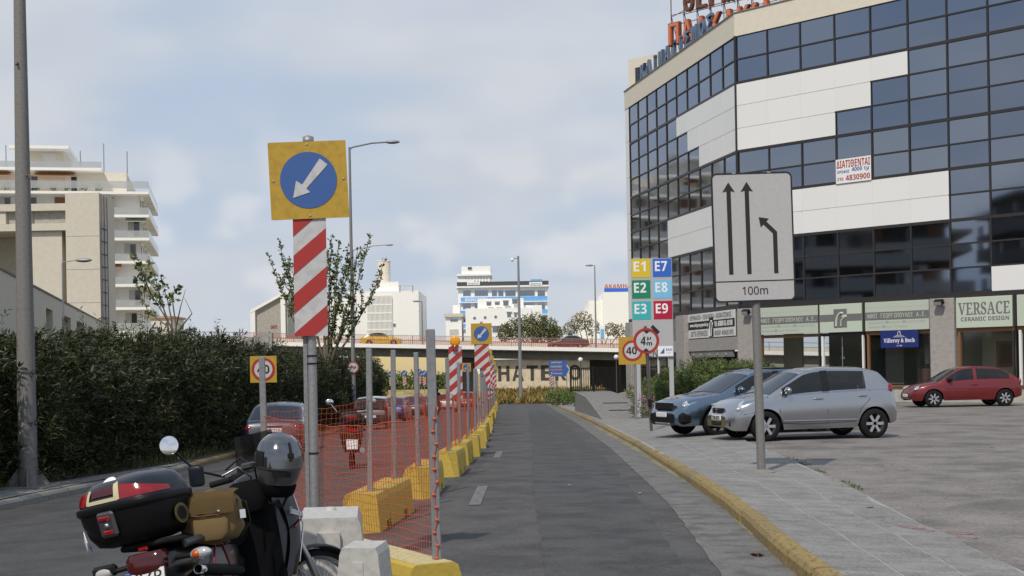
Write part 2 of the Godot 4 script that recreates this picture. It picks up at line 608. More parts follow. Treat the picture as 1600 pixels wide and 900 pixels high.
	var cg := mat("car_glass", 0.012, 0.016, 0.018, 0.03, 0.0, 0.5)
	cg.transparency = BaseMaterial3D.TRANSPARENCY_ALPHA
	cg.albedo_color.a = 0.78
	mat("car_seat", 0.03, 0.03, 0.032, 0.9)
	# mirror-coated window glass: a thin tinted metal film, no body colour
	mat("facade_glass", 0.23, 0.262, 0.32, 0.03, 1.0)
	mat("facade_glass_b", 0.20, 0.235, 0.30, 0.035, 1.0)
	mat("facade_glass_c", 0.265, 0.295, 0.345, 0.05, 1.0)
	var pane := mat("shop_pane", 0.02, 0.03, 0.03, 0.04)
	pane.transparency = BaseMaterial3D.TRANSPARENCY_ALPHA
	pane.albedo_color.a = 0.12
	var rail := mat("rail_glass", 0.5, 0.52, 0.52, 0.2)
	rail.transparency = BaseMaterial3D.TRANSPARENCY_ALPHA
	rail.albedo_color.a = 0.45
	mat("lens_red", 0.24, 0.005, 0.009, 0.12, 0.0, 0.6)
	mat("lens_red_dark", 0.055, 0.003, 0.004, 0.15, 0.0, 0.6)
	mat("lens_orange", 0.50, 0.09, 0.012, 0.2)
	mat("lens_amber", 0.75, 0.33, 0.01, 0.25)
	mat("lens_clear", 0.62, 0.63, 0.64, 0.08, 0.55)
	mat("plate_white", 0.70, 0.70, 0.69, 0.5)
	mat("plate_blue", 0.03, 0.10, 0.42, 0.5)
	leaf_mat("oleander", 0.050, 0.078, 0.022)
	leaf_mat("oleander_b", 0.075, 0.115, 0.030)
	leaf_mat("oleander_c", 0.034, 0.055, 0.018)
	leaf_mat("young_leaf", 0.14, 0.19, 0.055)
	leaf_mat("far_leaf", 0.15, 0.165, 0.060)
	leaf_mat("far_leaf_b", 0.19, 0.17, 0.075)
	leaf_mat("shrub_leaf", 0.11, 0.155, 0.045)
	leaf_mat("grass_blade", 0.10, 0.135, 0.040)
	leaf_mat("dry_grass", 0.30, 0.20, 0.075)
	leaf_mat("pink_petal", 0.40, 0.12, 0.26)
	leaf_mat("orange_flower", 0.55, 0.26, 0.07)


func leaf_mat(called: String, r: float, g: float, b: float) -> void:
	var m := mat(called, r, g, b, 0.55, 0.0, 0.4)
	m.cull_mode = BaseMaterial3D.CULL_DISABLED
	m.backlight_enabled = true
	m.backlight = lin(0.25, 0.25, 0.25)


# aggregate, pores, stains and hairline cracks in one tile
func asphalt_texture() -> ImageTexture:
	var n := 1024
	var im := Image.create(n, n, false, Image.FORMAT_RGB8)
	var mid := noise(0.02, 3, FastNoiseLite.TYPE_SIMPLEX_SMOOTH, 3)
	var crack := noise(0.0045, 4, FastNoiseLite.TYPE_SIMPLEX_SMOOTH, 41)
	var gate := noise(0.004, 2, FastNoiseLite.TYPE_SIMPLEX_SMOOTH, 9)
	var r := RandomNumberGenerator.new()
	r.seed = 5
	var prev := 0.0
	for y in n:
		for x in n:
			# fold the coordinates so that the tile meets itself
			var fx := float(mini(x, n - 1 - x)); var fy := float(mini(y, n - 1 - y))
			var v := 0.78 + mid.get_noise_2d(fx, fy) * 0.16
			var s := r.randf()
			prev = prev * 0.35 + (s - 0.5) * 0.65
			v += prev * 0.70
			if s > 0.985: v += 0.30
			elif s < 0.02: v -= 0.3
			var c := absf(crack.get_noise_2d(fx, fy))
			if c < 0.006 and gate.get_noise_2d(fx, fy) > 0.1: v *= 0.55
			v = clampf(v, 0.12, 1.0)
			im.set_pixel(x, y, lin(v, v, v))
	return ImageTexture.create_from_image(im)


# ------------------------------------------------------------------ the ground
func strip(x0: Callable, x1: Callable, ds: Array, cols: int, lift: float) -> MB:
	var rows := []
	for d in ds:
		var row := []
		for k in cols + 1:
			var x: float = lerpf(x0.call(d), x1.call(d), float(k) / cols)
			row.append(Vector3(x, gy(clampf(x, x0.call(d) + 0.001, x1.call(d) - 0.001), d) + lift, -d))
		rows.append(row)
	var m := MB.new()
	m.sheet(rows)
	return m

func steps(a: float, b: float, by: float) -> Array:
	var r := []
	var d := a
	while d < b - 0.01:
		r.append(d); d += by
	r.append(b)
	return r

func ground() -> void:
	# one sheet of earth that reaches the horizon, below everything else
	var rows := []
	for d in [-1500, -60, -20, 0, 8, 14, 20, 28, 36, 46, 56, 66, 80, 95, 110, 128, 150, 200, 400, 2600]:
		var row := []
		var l := left_x(d)
		for x in [-2500, -200, -60, -30, -20, -14, l - 3.0, l - 0.4, l + 0.3, -6, -4, -1, 1, kerb_x(d) - 0.4, kerb_x(d) + 0.2, edge_x(d) - 0.2, edge_x(d) + 0.05, 12, 20, 40, 80, 200, 2500]:
			var y := gy(x, d) - 0.07
			if x > edge_x(d): y = lerpf(y, -1.95, smoothstep(115, 165, float(d)))
			row.append(Vector3(x, y, -d))
		rows.append(row)
	var m := MB.new()
	m.sheet(rows)
	struct("ground", m, M.far_soil)
	var ds := steps(-12, 30, 1.5) + steps(33, 160, 3.0)
	struct("road", strip(left_x, func(d): return row_x(d) + 0.02, ds, 10, 0.0), M.asphalt_dark)
	struct("slip_road", strip(func(d): return row_x(d) + 0.02, kerb_x, ds, 8, 0.001), M.asphalt)
	struct("gutter", strip(func(d): return kerb_x(d) - 0.55 + 0.008 * sin(d * 5.9) + 0.006 * sin(d * 11.3), kerb_x, steps(-6, 130, 0.3), 2, 0.006), M.gutter)
	# parking lot
	var lot := []
	for d in steps(-10, 62, 4.0):
		lot.append([Vector3(edge_x(d) - 0.05, gy(edge_x(d) + 0.01, d) - 0.004, -d), Vector3(edge_x(d) + 1.2, gy(edge_x(d) + 1.2, d), -d), Vector3(9.3, 0, -d), Vector3(16, 0, -d), Vector3(30, 0, -d), Vector3(60, 0, -d)])
	m = MB.new()
	m.sheet(lot)
	struct("parking_lot", m, M.lot_asphalt)
	# footway on the slip road's side: bedding, then slabs laid one by one
	struct("footway_bedding", strip(func(d): return kerb_x(d) + 0.1, edge_x, steps(-6, 46, 0.8), 4, -0.0012), M.joint)
	struct("footway", strip(func(d): return kerb_x(d) + 0.1, edge_x, steps(46, 132, 3.0), 4, 0.0), M.slab)
	var paving := Node3D.new()
	paving.name = numbered("paving")
	paving.set_meta("kind", "structure")
	add_child(paving)
	var mats := [M.slab, M.slab_b, M.slab_c, M.slab]
	var d := 6.0
	var row_n := 0
	while d < 46.0:
		var step := 0.8
		for c in 3:
			var q := []
			for e in [[d + 0.010, 0], [d + 0.010, 1], [d + step - 0.010, 1], [d + step - 0.010, 0]]:
				var k0: float = kerb_x(e[0]) + 0.155
				var k1: float = edge_x(e[0]) + 0.03 * sin(e[0] * 3.1) + 0.05 * sin(e[0] * 1.13)
				var x: float = lerpf(k0, k1, (c + e[1]) / 3.0) + (0.011 if e[1] == 0 else -0.011)
				q.append(Vector3(x, lerpf(road_fall(e[0]) + 0.13, edge_y(e[0]), (x - kerb_x(e[0])) / (edge_x(e[0]) - kerb_x(e[0]))), -e[0]))
			var lift := Vector3(0, rng.randf_range(0.0, 0.0015), 0)
			m = MB.new()
			m.quad(q[0] + lift, q[1] + lift, q[2] + lift, q[3] + lift)
			for k in 4:
				var a: Vector3 = q[k] + lift; var b: Vector3 = q[(k + 1) % 4] + lift
				m.quad(a + Vector3.DOWN * 0.04, b + Vector3.DOWN * 0.04, b, a)
			obj("slab", m, mats[rng.randi() % 4], paving)
		d += step
		row_n += 1
	# kerbs, stone by stone
	kerb_line("kerb", kerb_x, 1, 4.0, 134.0, true)
	kerb_line("kerb", left_x, -1, 14.0, 120.0, false)
	# grass verge and the earth under the hedge
	struct("verge", strip(func(dd): return -16.0, func(dd): return left_x(dd) - 0.16, steps(-6, 150, 4.0), 4, 0.02), M.soil)
	# darker resurfaced strip worn by wheels, with a ragged edge
	struct("resurfaced_strip", strip(func(dd): return 0.10 + 0.010 * dd + 0.03 * sin(dd * 0.23) + 0.012 * sin(dd * 6.3) + 0.008 * sin(dd * 14.1), func(dd): return kerb_x(dd) - 0.72 - 0.006 * dd + 0.03 * sin(dd * 0.31) + 0.012 * sin(dd * 7.1), steps(-6, 92, 0.25), 3, 0.0055), M.asphalt_patch)
	struct("verge_footway", strip(func(dd): return left_x(dd) - 1.25 + clampf((dd - 20.0) / 14.0, 0, 1) * 1.0, func(dd): return left_x(dd) - 0.15, steps(8, 33.5, 0.5), 3, 0.03), M.kerb_grey)
	# worn lane dashes
	for k in 2:
		var d0: float = [16.4, 27.5][k]
		var dash := strip(func(dd): return row_x(17.0) + 0.72 + (dd - 16.4) * 0.012, func(dd): return row_x(17.0) + 0.86 + (dd - 16.4) * 0.012, steps(d0, d0 + 3.0, 0.5), 1, 0.008)
		var o := struct("lane_marking", dash, M.lane_paint if M.has("lane_paint") else worn("lane_paint", 0.19, 0.19, 0.186, M.grain_tex, 0.4, M.coarse_tex, 1.1, 0.8))
		o.set_meta("label", "worn white lane dash on the slip road")

func kerb_line(called: String, fx: Callable, side: int, d0: float, d1: float, yellow: bool) -> void:
	var root := Node3D.new()
	root.name = numbered(called)
	root.set_meta("kind", "structure")
	add_child(root)
	var w := 0.15
	var profile := poly([0, -0.12, 0.004, 0.085, 0.03, 0.125, 0.06, 0.135, w, 0.137, w, -0.12])
	if side < 0:
		for k in profile.size(): profile[k].x = -profile[k].x
	var short := {}
	var d := d0
	while d < d1:
		var l := 1.0 if d < 40 else 3.0
		if not short.has(l):
			var m := MB.new()
			m.prism(profile, -l + 0.010, -0.010)
			short[l] = m.mesh()
		var x0: float = fx.call(d); var x1: float = fx.call(d + l)
		var inside := 0.02 * -side
		var a := Vector3(x0, gy(x0 + inside, d), -d)
		var b := Vector3(x1, gy(x1 + inside, d + l), -d - l)
		var mt: Material = [M.kerb_yellow, M.kerb_yellow_b, M.kerb_yellow, M.kerb_yellow_c, M.kerb_yellow_b][rng.randi() % 5]
		if not yellow and d < 33: mt = M.kerb_grey
		var o := obj("kerbstone", short[l], mt, root)
		var z := (a - b).normalized()
		var xx := Vector3.UP.cross(z).normalized()
		o.transform = Transform3D(Basis(xx, z.cross(xx), z), a + Vector3(rng.randf_range(-0.008, 0.008), rng.randf_range(-0.008, 0.005), 0))
		d += l


# ------------------------------------------------------------------ the glass office building
func glass_building() -> void:
	var C := Vector3(9.68, 0, -59.5)
	var uR := Vector3(0.687, 0, 0.727).normalized()
	var uL := Vector3(-0.194, 0, -0.981).normalized()
	var nR := Vector3(-uR.z, 0, uR.x)          # out of the long face, towards the street
	var nL := Vector3(uL.z, 0, -uL.x)
	var root := thing("office_building", "office building with blue mirror glass, white stepped panels and shops below", "building", C)
	var P := 1.628
	var lv := [15.38, 14.40, 13.41, 12.44, 11.49, 10.52, 9.57, 8.67, 7.70, 6.75, 5.86, 4.97, 4.05]
	var nr := 12; var nl := 10
	var BR := Basis(uR, Vector3.UP, nR)         # x along, y up, z out
	var BL := Basis(-uL, Vector3.UP, nL)        # read from its far end towards the corner
	var endR := uR * (nr * P); var endL := uL * (nl * P + 0.75)
	var back := [endR - nR * 14.0, endL - nR * 11.0 + uR * 1.0]
	# concrete core behind the glass
	var foot := PackedVector2Array()
	for p in [-(nR + nL) * 0.10, endL - nL * 0.10, back[1], back[0], endR - nR * 0.10]: foot.append(Vector2(p.x, -p.z))
	var up := Transform3D(Basis(Vector3(1, 0, 0), Vector3(0, 0, -1), Vector3(0, 1, 0)), Vector3.ZERO)
	obj("core", one_prism(foot, 3.95, 15.9, up), M.room_grey, root)
	# parapet on both faces
	var para := MB.new()
	para.box(endR * 0.5 + Vector3(0, 15.865, 0) + nR * -0.08, Vector3(nr * P, 0.97, 0.26), BR)
	para.box(uL * (nl * P + 0.75) * 0.5 + Vector3(0, 15.863, 0) - nL * 0.081, Vector3(nl * P + 0.75, 0.965, 0.26), BL)
	obj("parapet", para, M.cream_wall, root)
	var cope := MB.new()
	cope.box(endR * 0.5 + Vector3(0, 16.375, 0) - nR * 0.08, Vector3(nr * P, 0.045, 0.34), BR)
	cope.box(endL * 0.5 + Vector3(0, 16.373, 0) - nL * 0.08, Vector3(nl * P + 0.75, 0.045, 0.34), BL)
	obj("coping", cope, M.concrete_dark, root)
	# end wall strip beyond the last window column
	var strip_h := 1.95
	for k in 6:
		obj("end_panel", one_box(uL * (nl * P + 0.40) + Vector3(0, 4.05 + strip_h * (k + 0.5) - 0.2, 0) - nL * 0.05, Vector3(0.68, strip_h - 0.02, 0.14), BL), M.panel_white_b, root)
	# panes and panels
	var pane_m := one_box(Vector3.ZERO, Vector3(P - 0.058, 0.90, 0.03)).mesh()
	var panel_m := one_cbox(Vector3.ZERO, Vector3(P - 0.004, 0.948, 0.06), 0.006).mesh()
	var white_r := {2: 5, 3: 4, 4: 3, 7: 6, 8: 6}
	var white_l := {2: 5, 3: 4, 4: 3, 7: 6, 8: 6}
	for face in 2:
		var u := uR if face == 0 else uL
		var nn := nR if face == 0 else nL
		var B := BR if face == 0 else BL
		var n := nr if face == 0 else nl
		var white: Dictionary = white_r if face == 0 else white_l
		var is_white := func(r: int, c: int) -> bool:
			if r < 0 or r > 11 or c < 0 or c >= n: return true
			if face == 0 and r == 11 and c >= 7: return true
			return white.has(r) and c < white[r]
		for r in 12:
			for c in n:
				var mid := u * (c + 0.5) * P + Vector3(0, (lv[r] + lv[r + 1]) * 0.5, 0)
				if is_white.call(r, c):
					var o := obj("panel", panel_m, M.panel_white if (r + c) % 3 else M.panel_white_b, root)
					o.transform = Transform3D(B, mid + nn * 0.0)
				else:
					var o := obj("pane", pane_m, [M.facade_glass, M.facade_glass, M.facade_glass_b, M.facade_glass_c][rng.randi() % 4], root)
					var tilt := Basis(Vector3.UP, rng.randf_range(-0.006, 0.006)) * Basis(Vector3.RIGHT, rng.randf_range(-0.005, 0.005))
					o.transform = Transform3D(B * tilt, mid - nn * 0.03)
		# upright bars, run by run
		for c in n + 1:
			var start := -1
			for r in 13:
				var need: bool = r < 12 and (not is_white.call(r, c - 1) or not is_white.call(r, c))
				if need and start < 0: start = r
				if not need and start >= 0:
					var y1: float = lv[start]; var y0: float = lv[r]
					obj("mullion", one_box(u * c * P + Vector3(0, (y0 + y1) / 2, 0) + nn * 0.004, Vector3(0.06, y1 - y0, 0.05), B), M.frame_dark, root)
					start = -1
		for r in 13:
			var start := -1
			for c in n + 1:
				var need: bool = c < n and (not is_white.call(r - 1, c) or not is_white.call(r, c))
				if need and start < 0: start = c
				if not need and start >= 0:
					var thick := 0.115 if r in [2, 5, 7, 9] else 0.06
					obj("transom", one_box(u * (start + c) * 0.5 * P + Vector3(0, lv[r], 0) + nn * 0.008, Vector3((c - start) * P + 0.04, thick, 0.05), B), M.frame_dark, root)
					start = -1
	obj("corner_bar", one_box(Vector3(0, 9.7, 0) + (nR + nL) * 0.01, Vector3(0.09, 11.4, 0.09), BR), M.frame_dark, root)
	# roof room behind the blue letters
	var pent := MB.new()
	var pl := uL * (nl * P + 0.55)
	pent.box(pl + uR * 4.4 - nR * 2.6 + Vector3(0, 16.9, 0), Vector3(8.6, 2.3, 5.0), BR)
	obj("roof_room", pent, M.cream_wall, root)
	var wf := obj("window", one_box(pl + uR * 1.05 - nR * 0.09 + Vector3(0, 17.0, 0), Vector3(0.85, 1.05, 0.06), BR), M.frame_dark, root)
	obj("pane", one_box(pl + uR * 0.86 - nR * 0.055 + Vector3(0, 17.0, 0), Vector3(0.34, 0.92, 0.03), BR), M.glass_dark, wf)
	obj("pane", one_box(pl + uR * 1.24 - nR * 0.055 + Vector3(0, 17.0, 0), Vector3(0.34, 0.92, 0.03), BR), M.facade_glass_c, wf)
	roof_signs(C, uR, uL, nR, nL, BR, BL)
	shops(root, C, uR, uL, nR, nL, BR, BL)

func roof_signs(C: Vector3, uR: Vector3, uL: Vector3, nR: Vector3, nL: Vector3, BR: Basis, BL: Basis) -> void:
	var t := thing("roof_lettering", "row of slim blue letters standing on the building's shorter parapet", "sign", C + Vector3(0, 16.395, 0))
	var word := "ΚΛΙΜΑΤΙΣΜΟΣ"
	for k in word.length():
		var p := uL * (13.7 - k * 1.04) - nL * 0.06
		letters(word[k], 0.22 if word[k] == "Ι" else 0.66, 0.74, p + Vector3(0, 0.39, 0), M.letter_blue, t, 700, "Droid Sans", BL, 0.16, "letter")
	obj("base_rail", one_box(uL * 8.5 - nL * 0.06 + Vector3(0, 0.015, 0), Vector3(12.0, 0.04, 0.06), BL), M.steel, t)
	# orange letters on a frame
	var o := at_px(1046, 73, 68.0)
	var Y := 16.95
	var base := Vector3(o.x, 15.9, o.z)
	t = thing("neon_lettering", "large orange channel letters on a rusty frame above the cream parapet", "sign", base)
	word = "ΠΛΑΚΑΚΙΑ"
	var pos := 0.0
	for k in word.length():
		var w: float = 0.26 if word[k] == "Ι" else 0.66
		var c := uR * (pos + w / 2) + Vector3(0, Y - base.y + 0.52, 0)
		var rim := letters(word[k], w * 1.06, 1.10, c - nR * 0.03, M.neon_orange_rim, t, 700, "Droid Sans", BR, 0.20, "letter")
		letters(word[k], w, 1.04, c + nR * 0.055, M.neon_orange, t, 700, "Droid Sans", BR, 0.08, "letter_face")
		letters(word[k], w * 0.93, 0.98, c + nR * 0.10, M.neon_orange_tube, t, 100, "Droid Sans", BR, 0.02, "neon_tube")
		pos += w + 0.17
	var fr := MB.new()
	for k in 9:
		var q := uR * (k * 0.8) - nR * 0.16
		fr.tube([q, q + Vector3(0, 3.8, 0)], 0.022, 5)
		fr.tube([q - nR * 0.9, q + Vector3(0, 2.6, 0)], 0.018, 5)
	for y in [1.1, 2.05, 2.55, 3.4]:
		fr.tube([Vector3(0, y, 0) - nR * 0.16, Vector3(0, y, 0) - nR * 0.16 + uR * 6.4], 0.02, 5)
	obj("frame", fr, M.rust, t)
	t = thing("neon_lettering", "dull brown letters of the upper roof sign above the orange ones", "sign", base + Vector3(0, 2.35, 0) + uR * 0.95)
	word = "ΘΕΡΜΑΝΣΗ"
	pos = 0.0
	for k in word.length():
		letters(word[k], 0.60, 1.0, uR * (pos + 0.3) + Vector3(0, 0.62, 0), M.neon_orange_rim, t, 700, "Droid Sans", BR, 0.18, "letter")
		letters(word[k], 0.52, 0.92, uR * (pos + 0.3) + Vector3(0, 0.62, 0) + nR * 0.10, M.rust, t, 400, "Droid Sans", BR, 0.03, "letter_face")
		pos += 0.78
	var hold := MB.new()
	for k in 9: hold.tube([uR * (k * 0.75 - 0.1) - nR * 0.16, uR * (k * 0.75 - 0.1) - nR * 0.10 + Vector3(0, 0.5, 0)], 0.018, 5)
	hold.tube([Vector3(0, 0.10, 0) - nR * 0.12 - uR * 0.2, Vector3(0, 0.10, 0) - nR * 0.12 + uR * 6.3], 0.02, 5)
	hold.tube([uR * -0.9 - nR * 0.12 + Vector3(0, -0.3, 0), uR * -0.9 - nR * 0.12 + Vector3(0, 1.3, 0)], 0.02, 5)
	hold.tube([uR * -0.9 - nR * 0.12 + Vector3(0, 0.1, 0), Vector3(0, 0.3, 0) - nR * 0.12], 0.016, 5)
	obj("bracket", hold, M.rust, t)

func shops(root: Node3D, C: Vector3, uR: Vector3, uL: Vector3, nR: Vector3, nL: Vector3, BR: Basis, BL: Basis) -> void:
	var R := func(t: float, y: float, z: float) -> Vector3: return uR * t + Vector3(0, y, 0) + nR * z
	var L := func(t: float, y: float, z: float) -> Vector3: return uL * t + Vector3(0, y, 0) + nL * z
	obj("soffit_beam", one_box(R.call(9.77, 3.95, -0.12), Vector3(19.5, 0.2, 0.3), BR), M.frame_dark, root)
	obj("soffit_beam", one_box(L.call(8.5, 3.95, -0.12), Vector3(17.0, 0.2, 0.3), BL), M.frame_dark, root)
	# pillars
	obj("pillar", one_cbox(R.call(0.36, 1.9, -0.22), Vector3(0.94, 3.95, 0.62), 0.02, BR), M.pillar, root)
	obj("pillar", one_cbox(R.call(9.42, 1.9, -0.20), Vector3(1.0, 3.95, 0.62), 0.02, BR), M.pillar, root)
	obj("pillar", one_cbox(R.call(18.4, 1.9, -0.20), Vector3(1.0, 3.95, 0.62), 0.02, BR), M.pillar, root)
	obj("plinth", one_cbox(R.call(9.8, 0.26, -0.02), Vector3(19.4, 0.64, 0.40), 0.02, BR), M.concrete, root)
	obj("sill", one_box(R.call(9.8, 0.60, 0.03), Vector3(19.4, 0.06, 0.46), BR), M.oak, root)
	# shop interior: floor, ceiling, back and partition walls
	obj("shop_floor", one_box(R.call(9.7, 0.50, -4.4), Vector3(18.8, 0.1, 8.4), BR), M.room_grey, root)
	obj("shop_wall", one_box(R.call(9.7, 2.2, -7.6), Vector3(18.8, 3.6, 0.2), BR), M.room_grey, root)
	for w in [[2.4, -3.4], [5.0, -5.2], [9.4, -2.6], [12.6, -3.6]]:
		obj("partition", one_box(R.call(w[0], 2.0, w[1] - 0.8), Vector3(1.6 if w[0] != 9.4 else 0.3, 3.0, 0.12 if w[0] != 9.4 else 4.2), BR), M.room_wall, root)
	obj("partition", one_box(R.call(1.55, 1.9, -1.6), Vector3(0.95, 2.6, 0.1), BR), M.room_wall, root)
	obj("partition", one_box(R.call(10.95, 1.9, -1.3), Vector3(1.3, 2.6, 0.1), BR), M.room_wall, root)
	var fr := obj("picture_frame", one_cbox(R.call(11.25, 1.75, -1.22), Vector3(0.72, 0.95, 0.05), 0.01, BR), M.oak, root)
	obj("picture", one_box(R.call(11.25, 1.75, -1.19), Vector3(0.5, 0.72, 0.02), BR), M.room_dark, fr)
	fr = obj("mirror_frame", one_cbox(R.call(8.25, 1.75, -1.2), Vector3(0.7, 0.8, 0.05), 0.01, BR), M.room_dark, root)
	obj("mirror", one_box(R.call(8.25, 1.75, -1.165), Vector3(0.55, 0.65, 0.02), BR), M.steel, fr)
	obj("counter", one_cbox(R.call(8.2, 0.95, -1.2), Vector3(0.9, 0.6, 0.5), 0.02, BR), M.room_dark, root)
	obj("display_shelf", one_cbox(R.call(3.4, 0.95, -1.8), Vector3(0.8, 0.6, 0.5), 0.02, BR), M.room_dark, root)
	obj("partition", one_box(R.call(6.75, 1.5, -1.0), Vector3(0.8, 1.7, 0.08), BR), M.room_grey, root)
	# bays: sign board above, pane below
	var bays := [[1.0, 3.94, 0], [4.02, 5.97, 1], [6.12, 8.88, 0], [10.0, 12.2, 2], [12.38, 14.6, 3], [14.75, 17.8, 3]]
	for b in bays:
		var a: float = b[0]; var e: float = b[1]
		var c := (a + e) / 2; var w := e - a
		var top: float = 3.86; var bot: float = 2.74
		var sb := obj("sign_board", one_cbox(R.call(c, (top + bot) / 2, 0.05), Vector3(w, top - bot, 0.08), 0.008, BR), M.shop_mint if b[2] == 0 else M.shop_mint_b, root)
		obj("head_frame", one_box(R.call(c, 2.66, -0.08), Vector3(w + 0.1, 0.13, 0.12), BR), M.oak if b[2] != 1 else M.frame_dark, root)
		obj("shop_pane", one_box(R.call(c, 1.61, -0.12), Vector3(w, 1.98, 0.02), BR), M.shop_pane, root)
		if b[2] == 0:
			var band := obj("band", one_box(R.call(c, 3.32, 0.095), Vector3(w, 0.30, 0.012), BR), M.print_grey, sb)
			letters("ΑΦΟΙ ΓΕΩΡΓΟΠΟΥΛΟΙ Α.Ε.", w * 0.93, 0.18, R.call(c, 3.32, 0.103), M.shop_mint_b, sb, 700, "Droid Sans Mono", BR, 0.004)
			letters("ΔΙΑΚΟΣΜΗΣΗ▲ΠΛΑΚΑΚΙΑ▲ΚΛΙΜΑΤΙΣΜΟΣ", w * 0.9, 0.11, R.call(c, 3.07, 0.091), M.print_green_grey, sb, 400, "Droid Sans Mono", BR, 0.004)
			letters("ΘΕΡΜΑΝΣΗ▲ΕΙΔΗ ΥΓΙΕΙΝΗΣ", w * 0.62, 0.11, R.call(c - w * 0.13, 2.90, 0.091), M.print_green_grey, sb, 400, "Droid Sans Mono", BR, 0.004)
			for k in 22: obj("stud", one_box(R.call(a + w * (k + 0.5) / 22.0, 3.64, 0.092), Vector3(0.03, 0.03, 0.006), BR), M.print_green_grey, sb)
		elif b[2] == 1:
			obj("band", one_box(R.call(c, 3.32, 0.095), Vector3(w, 0.27, 0.012), BR), M.print_grey, sb)
			obj("emblem_field", one_box(R.call(c, 3.30, 0.103), Vector3(0.60, 0.72, 0.012), BR), M.print_grey, sb)
			var lm := MB.new()
			var arc := []
			for k in 9:
				var an := PI - PI * 0.62 * k / 8
				arc.append(R.call(c + 0.06 + cos(an) * 0.24, 3.10 + sin(an) * 0.40, 0.113))
			lm.tube([R.call(c - 0.19, 2.98, 0.113)] + arc, 0.05, 5, true)
			lm.tube([R.call(c + 0.03, 2.98, 0.113), R.call(c + 0.06, 3.22, 0.113), R.call(c + 0.24, 3.36, 0.113)], 0.035, 5)
			lm.box(R.call(c + 0.20, 3.38, 0.112), Vector3(0.22, 0.10, 0.02), BR)
			obj("emblem", lm, M.shop_mint_b, sb)
		elif b[2] == 2:
			letters("VERSACE", w * 0.92, 0.46, R.call(c, 3.44, 0.094), M.print_grey, sb, 700, "Droid Serif", BR, 0.006)
			letters("CERAMIC DESIGN", w * 0.86, 0.15, R.call(c + 0.04, 3.06, 0.094), M.print_grey, sb, 700, "Droid Sans", BR, 0.006)
		var post: Material = M.oak if b[2] in [0, 2] else M.panel_white
		obj("jamb", one_box(R.call(a + 0.05, 1.60, -0.06), Vector3(0.09, 2.0, 0.10), BR), post, root)
		obj("jamb", one_box(R.call(e - 0.04, 1.60, -0.06), Vector3(0.07, 2.0, 0.10), BR), M.frame_dark if b[2] != 1 else M.panel_white, root)
	for t in [3.98, 6.05, 12.29, 14.68]:
		obj("mullion", one_box(R.call(t, 3.30, 0.02), Vector3(0.10, 1.14, 0.12), BR), M.frame_dark, root)
	# glass door with a tall handle
	obj("door_leaf_bar", one_box(R.call(4.98, 1.6, -0.05), Vector3(0.035, 1.9, 0.04), BR), M.steel, root)
	obj("door_handle", one_tube([R.call(5.02, 0.95, 0.03), R.call(5.02, 2.15, 0.03)], 0.02, 8), M.chrome, root)
	obj("door_lock", one_cbox(R.call(5.02, 1.72, 0.0), Vector3(0.16, 0.10, 0.05), 0.01, BR), M.chrome, root)
	# blue brand board hung in the window
	var vb := thing("brand_board", "dark blue brand board hanging in the shop window", "sign", C + R.call(7.6, 2.43, 0.05))
	vb.basis = BR
	obj("board", one_cbox(Vector3.ZERO, Vector3(1.62, 0.72, 0.06), 0.008), M.shop_blue, vb)
	letters("Villeroy & Boch", 1.34, 0.21, Vector3(0, -0.10, 0.033), M.print_white, vb, 700, "Droid Serif", Basis(), 0.006)
	letters("1748", 0.24, 0.05, Vector3(0, -0.28, 0.033), M.print_white, vb, 400, "Droid Serif", Basis(), 0.006)
	var arch := MB.new()
	var ap := []
	for k in 9: ap.append(Vector3(cos(PI * k / 8) * -0.055, 0.18 + sin(PI * k / 8) * 0.09, 0.034))
	arch.tube([Vector3(-0.055, 0.12, 0.034)] + ap + [Vector3(0.055, 0.12, 0.034)], 0.012, 5)
	for k in 3: arch.box(Vector3(0, 0.11 - k * 0.03, 0.034), Vector3(0.3 + k * 0.12, 0.010, 0.008))
	obj("emblem", arch, M.print_white, vb)
	# letting notice in one window
	var nb := thing("letting_banner", "white letting banner with red and blue print across one window", "banner", C + R.call(3.5 * 1.628, 9.10, 0.075))
	nb.basis = BR
	obj("sheet", one_box(Vector3.ZERO, Vector3(1.60, 0.96, 0.012)), M.print_white, nb)
	letters("ΔΙΑΤΙΘΕΝΤΑΙ", 1.52, 0.30, Vector3(0, 0.27, 0.007), M.sign_red, nb, 700, "Droid Sans", Basis(), 0.006)
	letters("ΟΡΟΦΟΙ", 0.56, 0.12, Vector3(-0.46, -0.03, 0.007), M.sign_blue, nb, 700, "Droid Sans", Basis(), 0.006)
	letters("4000 τμ", 0.78, 0.21, Vector3(0.32, 0.0, 0.007), M.sign_blue, nb, 700, "Droid Sans", Basis(), 0.006)
	letters("210", 0.28, 0.13, Vector3(-0.60, -0.31, 0.007), M.sign_red, nb, 700, "Droid Sans", Basis(), 0.006)
	letters("4830900", 1.1, 0.22, Vector3(0.2, -0.29, 0.007), M.sign_red, nb, 700, "Droid Sans", Basis(), 0.006)
	# floodlights on the pillars
	for t in [0.55, 9.45]:
		var f := thing("floodlight", "small black floodlight fixed high on a concrete shop pillar", "lamp", C + R.call(t, 3.72, 0.11), 0, "floodlights on the shop pillars")
		f.basis = BR
		obj("bracket", one_box(Vector3(0, 0.03, 0.06), Vector3(0.06, 0.06, 0.12)), M.black, f)
		obj("housing", one_cbox(Vector3(0, 0.0, 0.22), Vector3(0.36, 0.20, 0.20), 0.03, Basis(Vector3.RIGHT, 0.5)), M.black, f)
		obj("lens", one_box(Vector3(0, -0.05, 0.315), Vector3(0.28, 0.13, 0.01), Basis(Vector3.RIGHT, 0.5)), M.lens_clear, f)
	# ---- the shorter face at street level
	obj("wall", one_box(L.call(8.6, 1.0, -0.3), Vector3(16.4, 2.2, 0.3), BL), M.pillar, root)
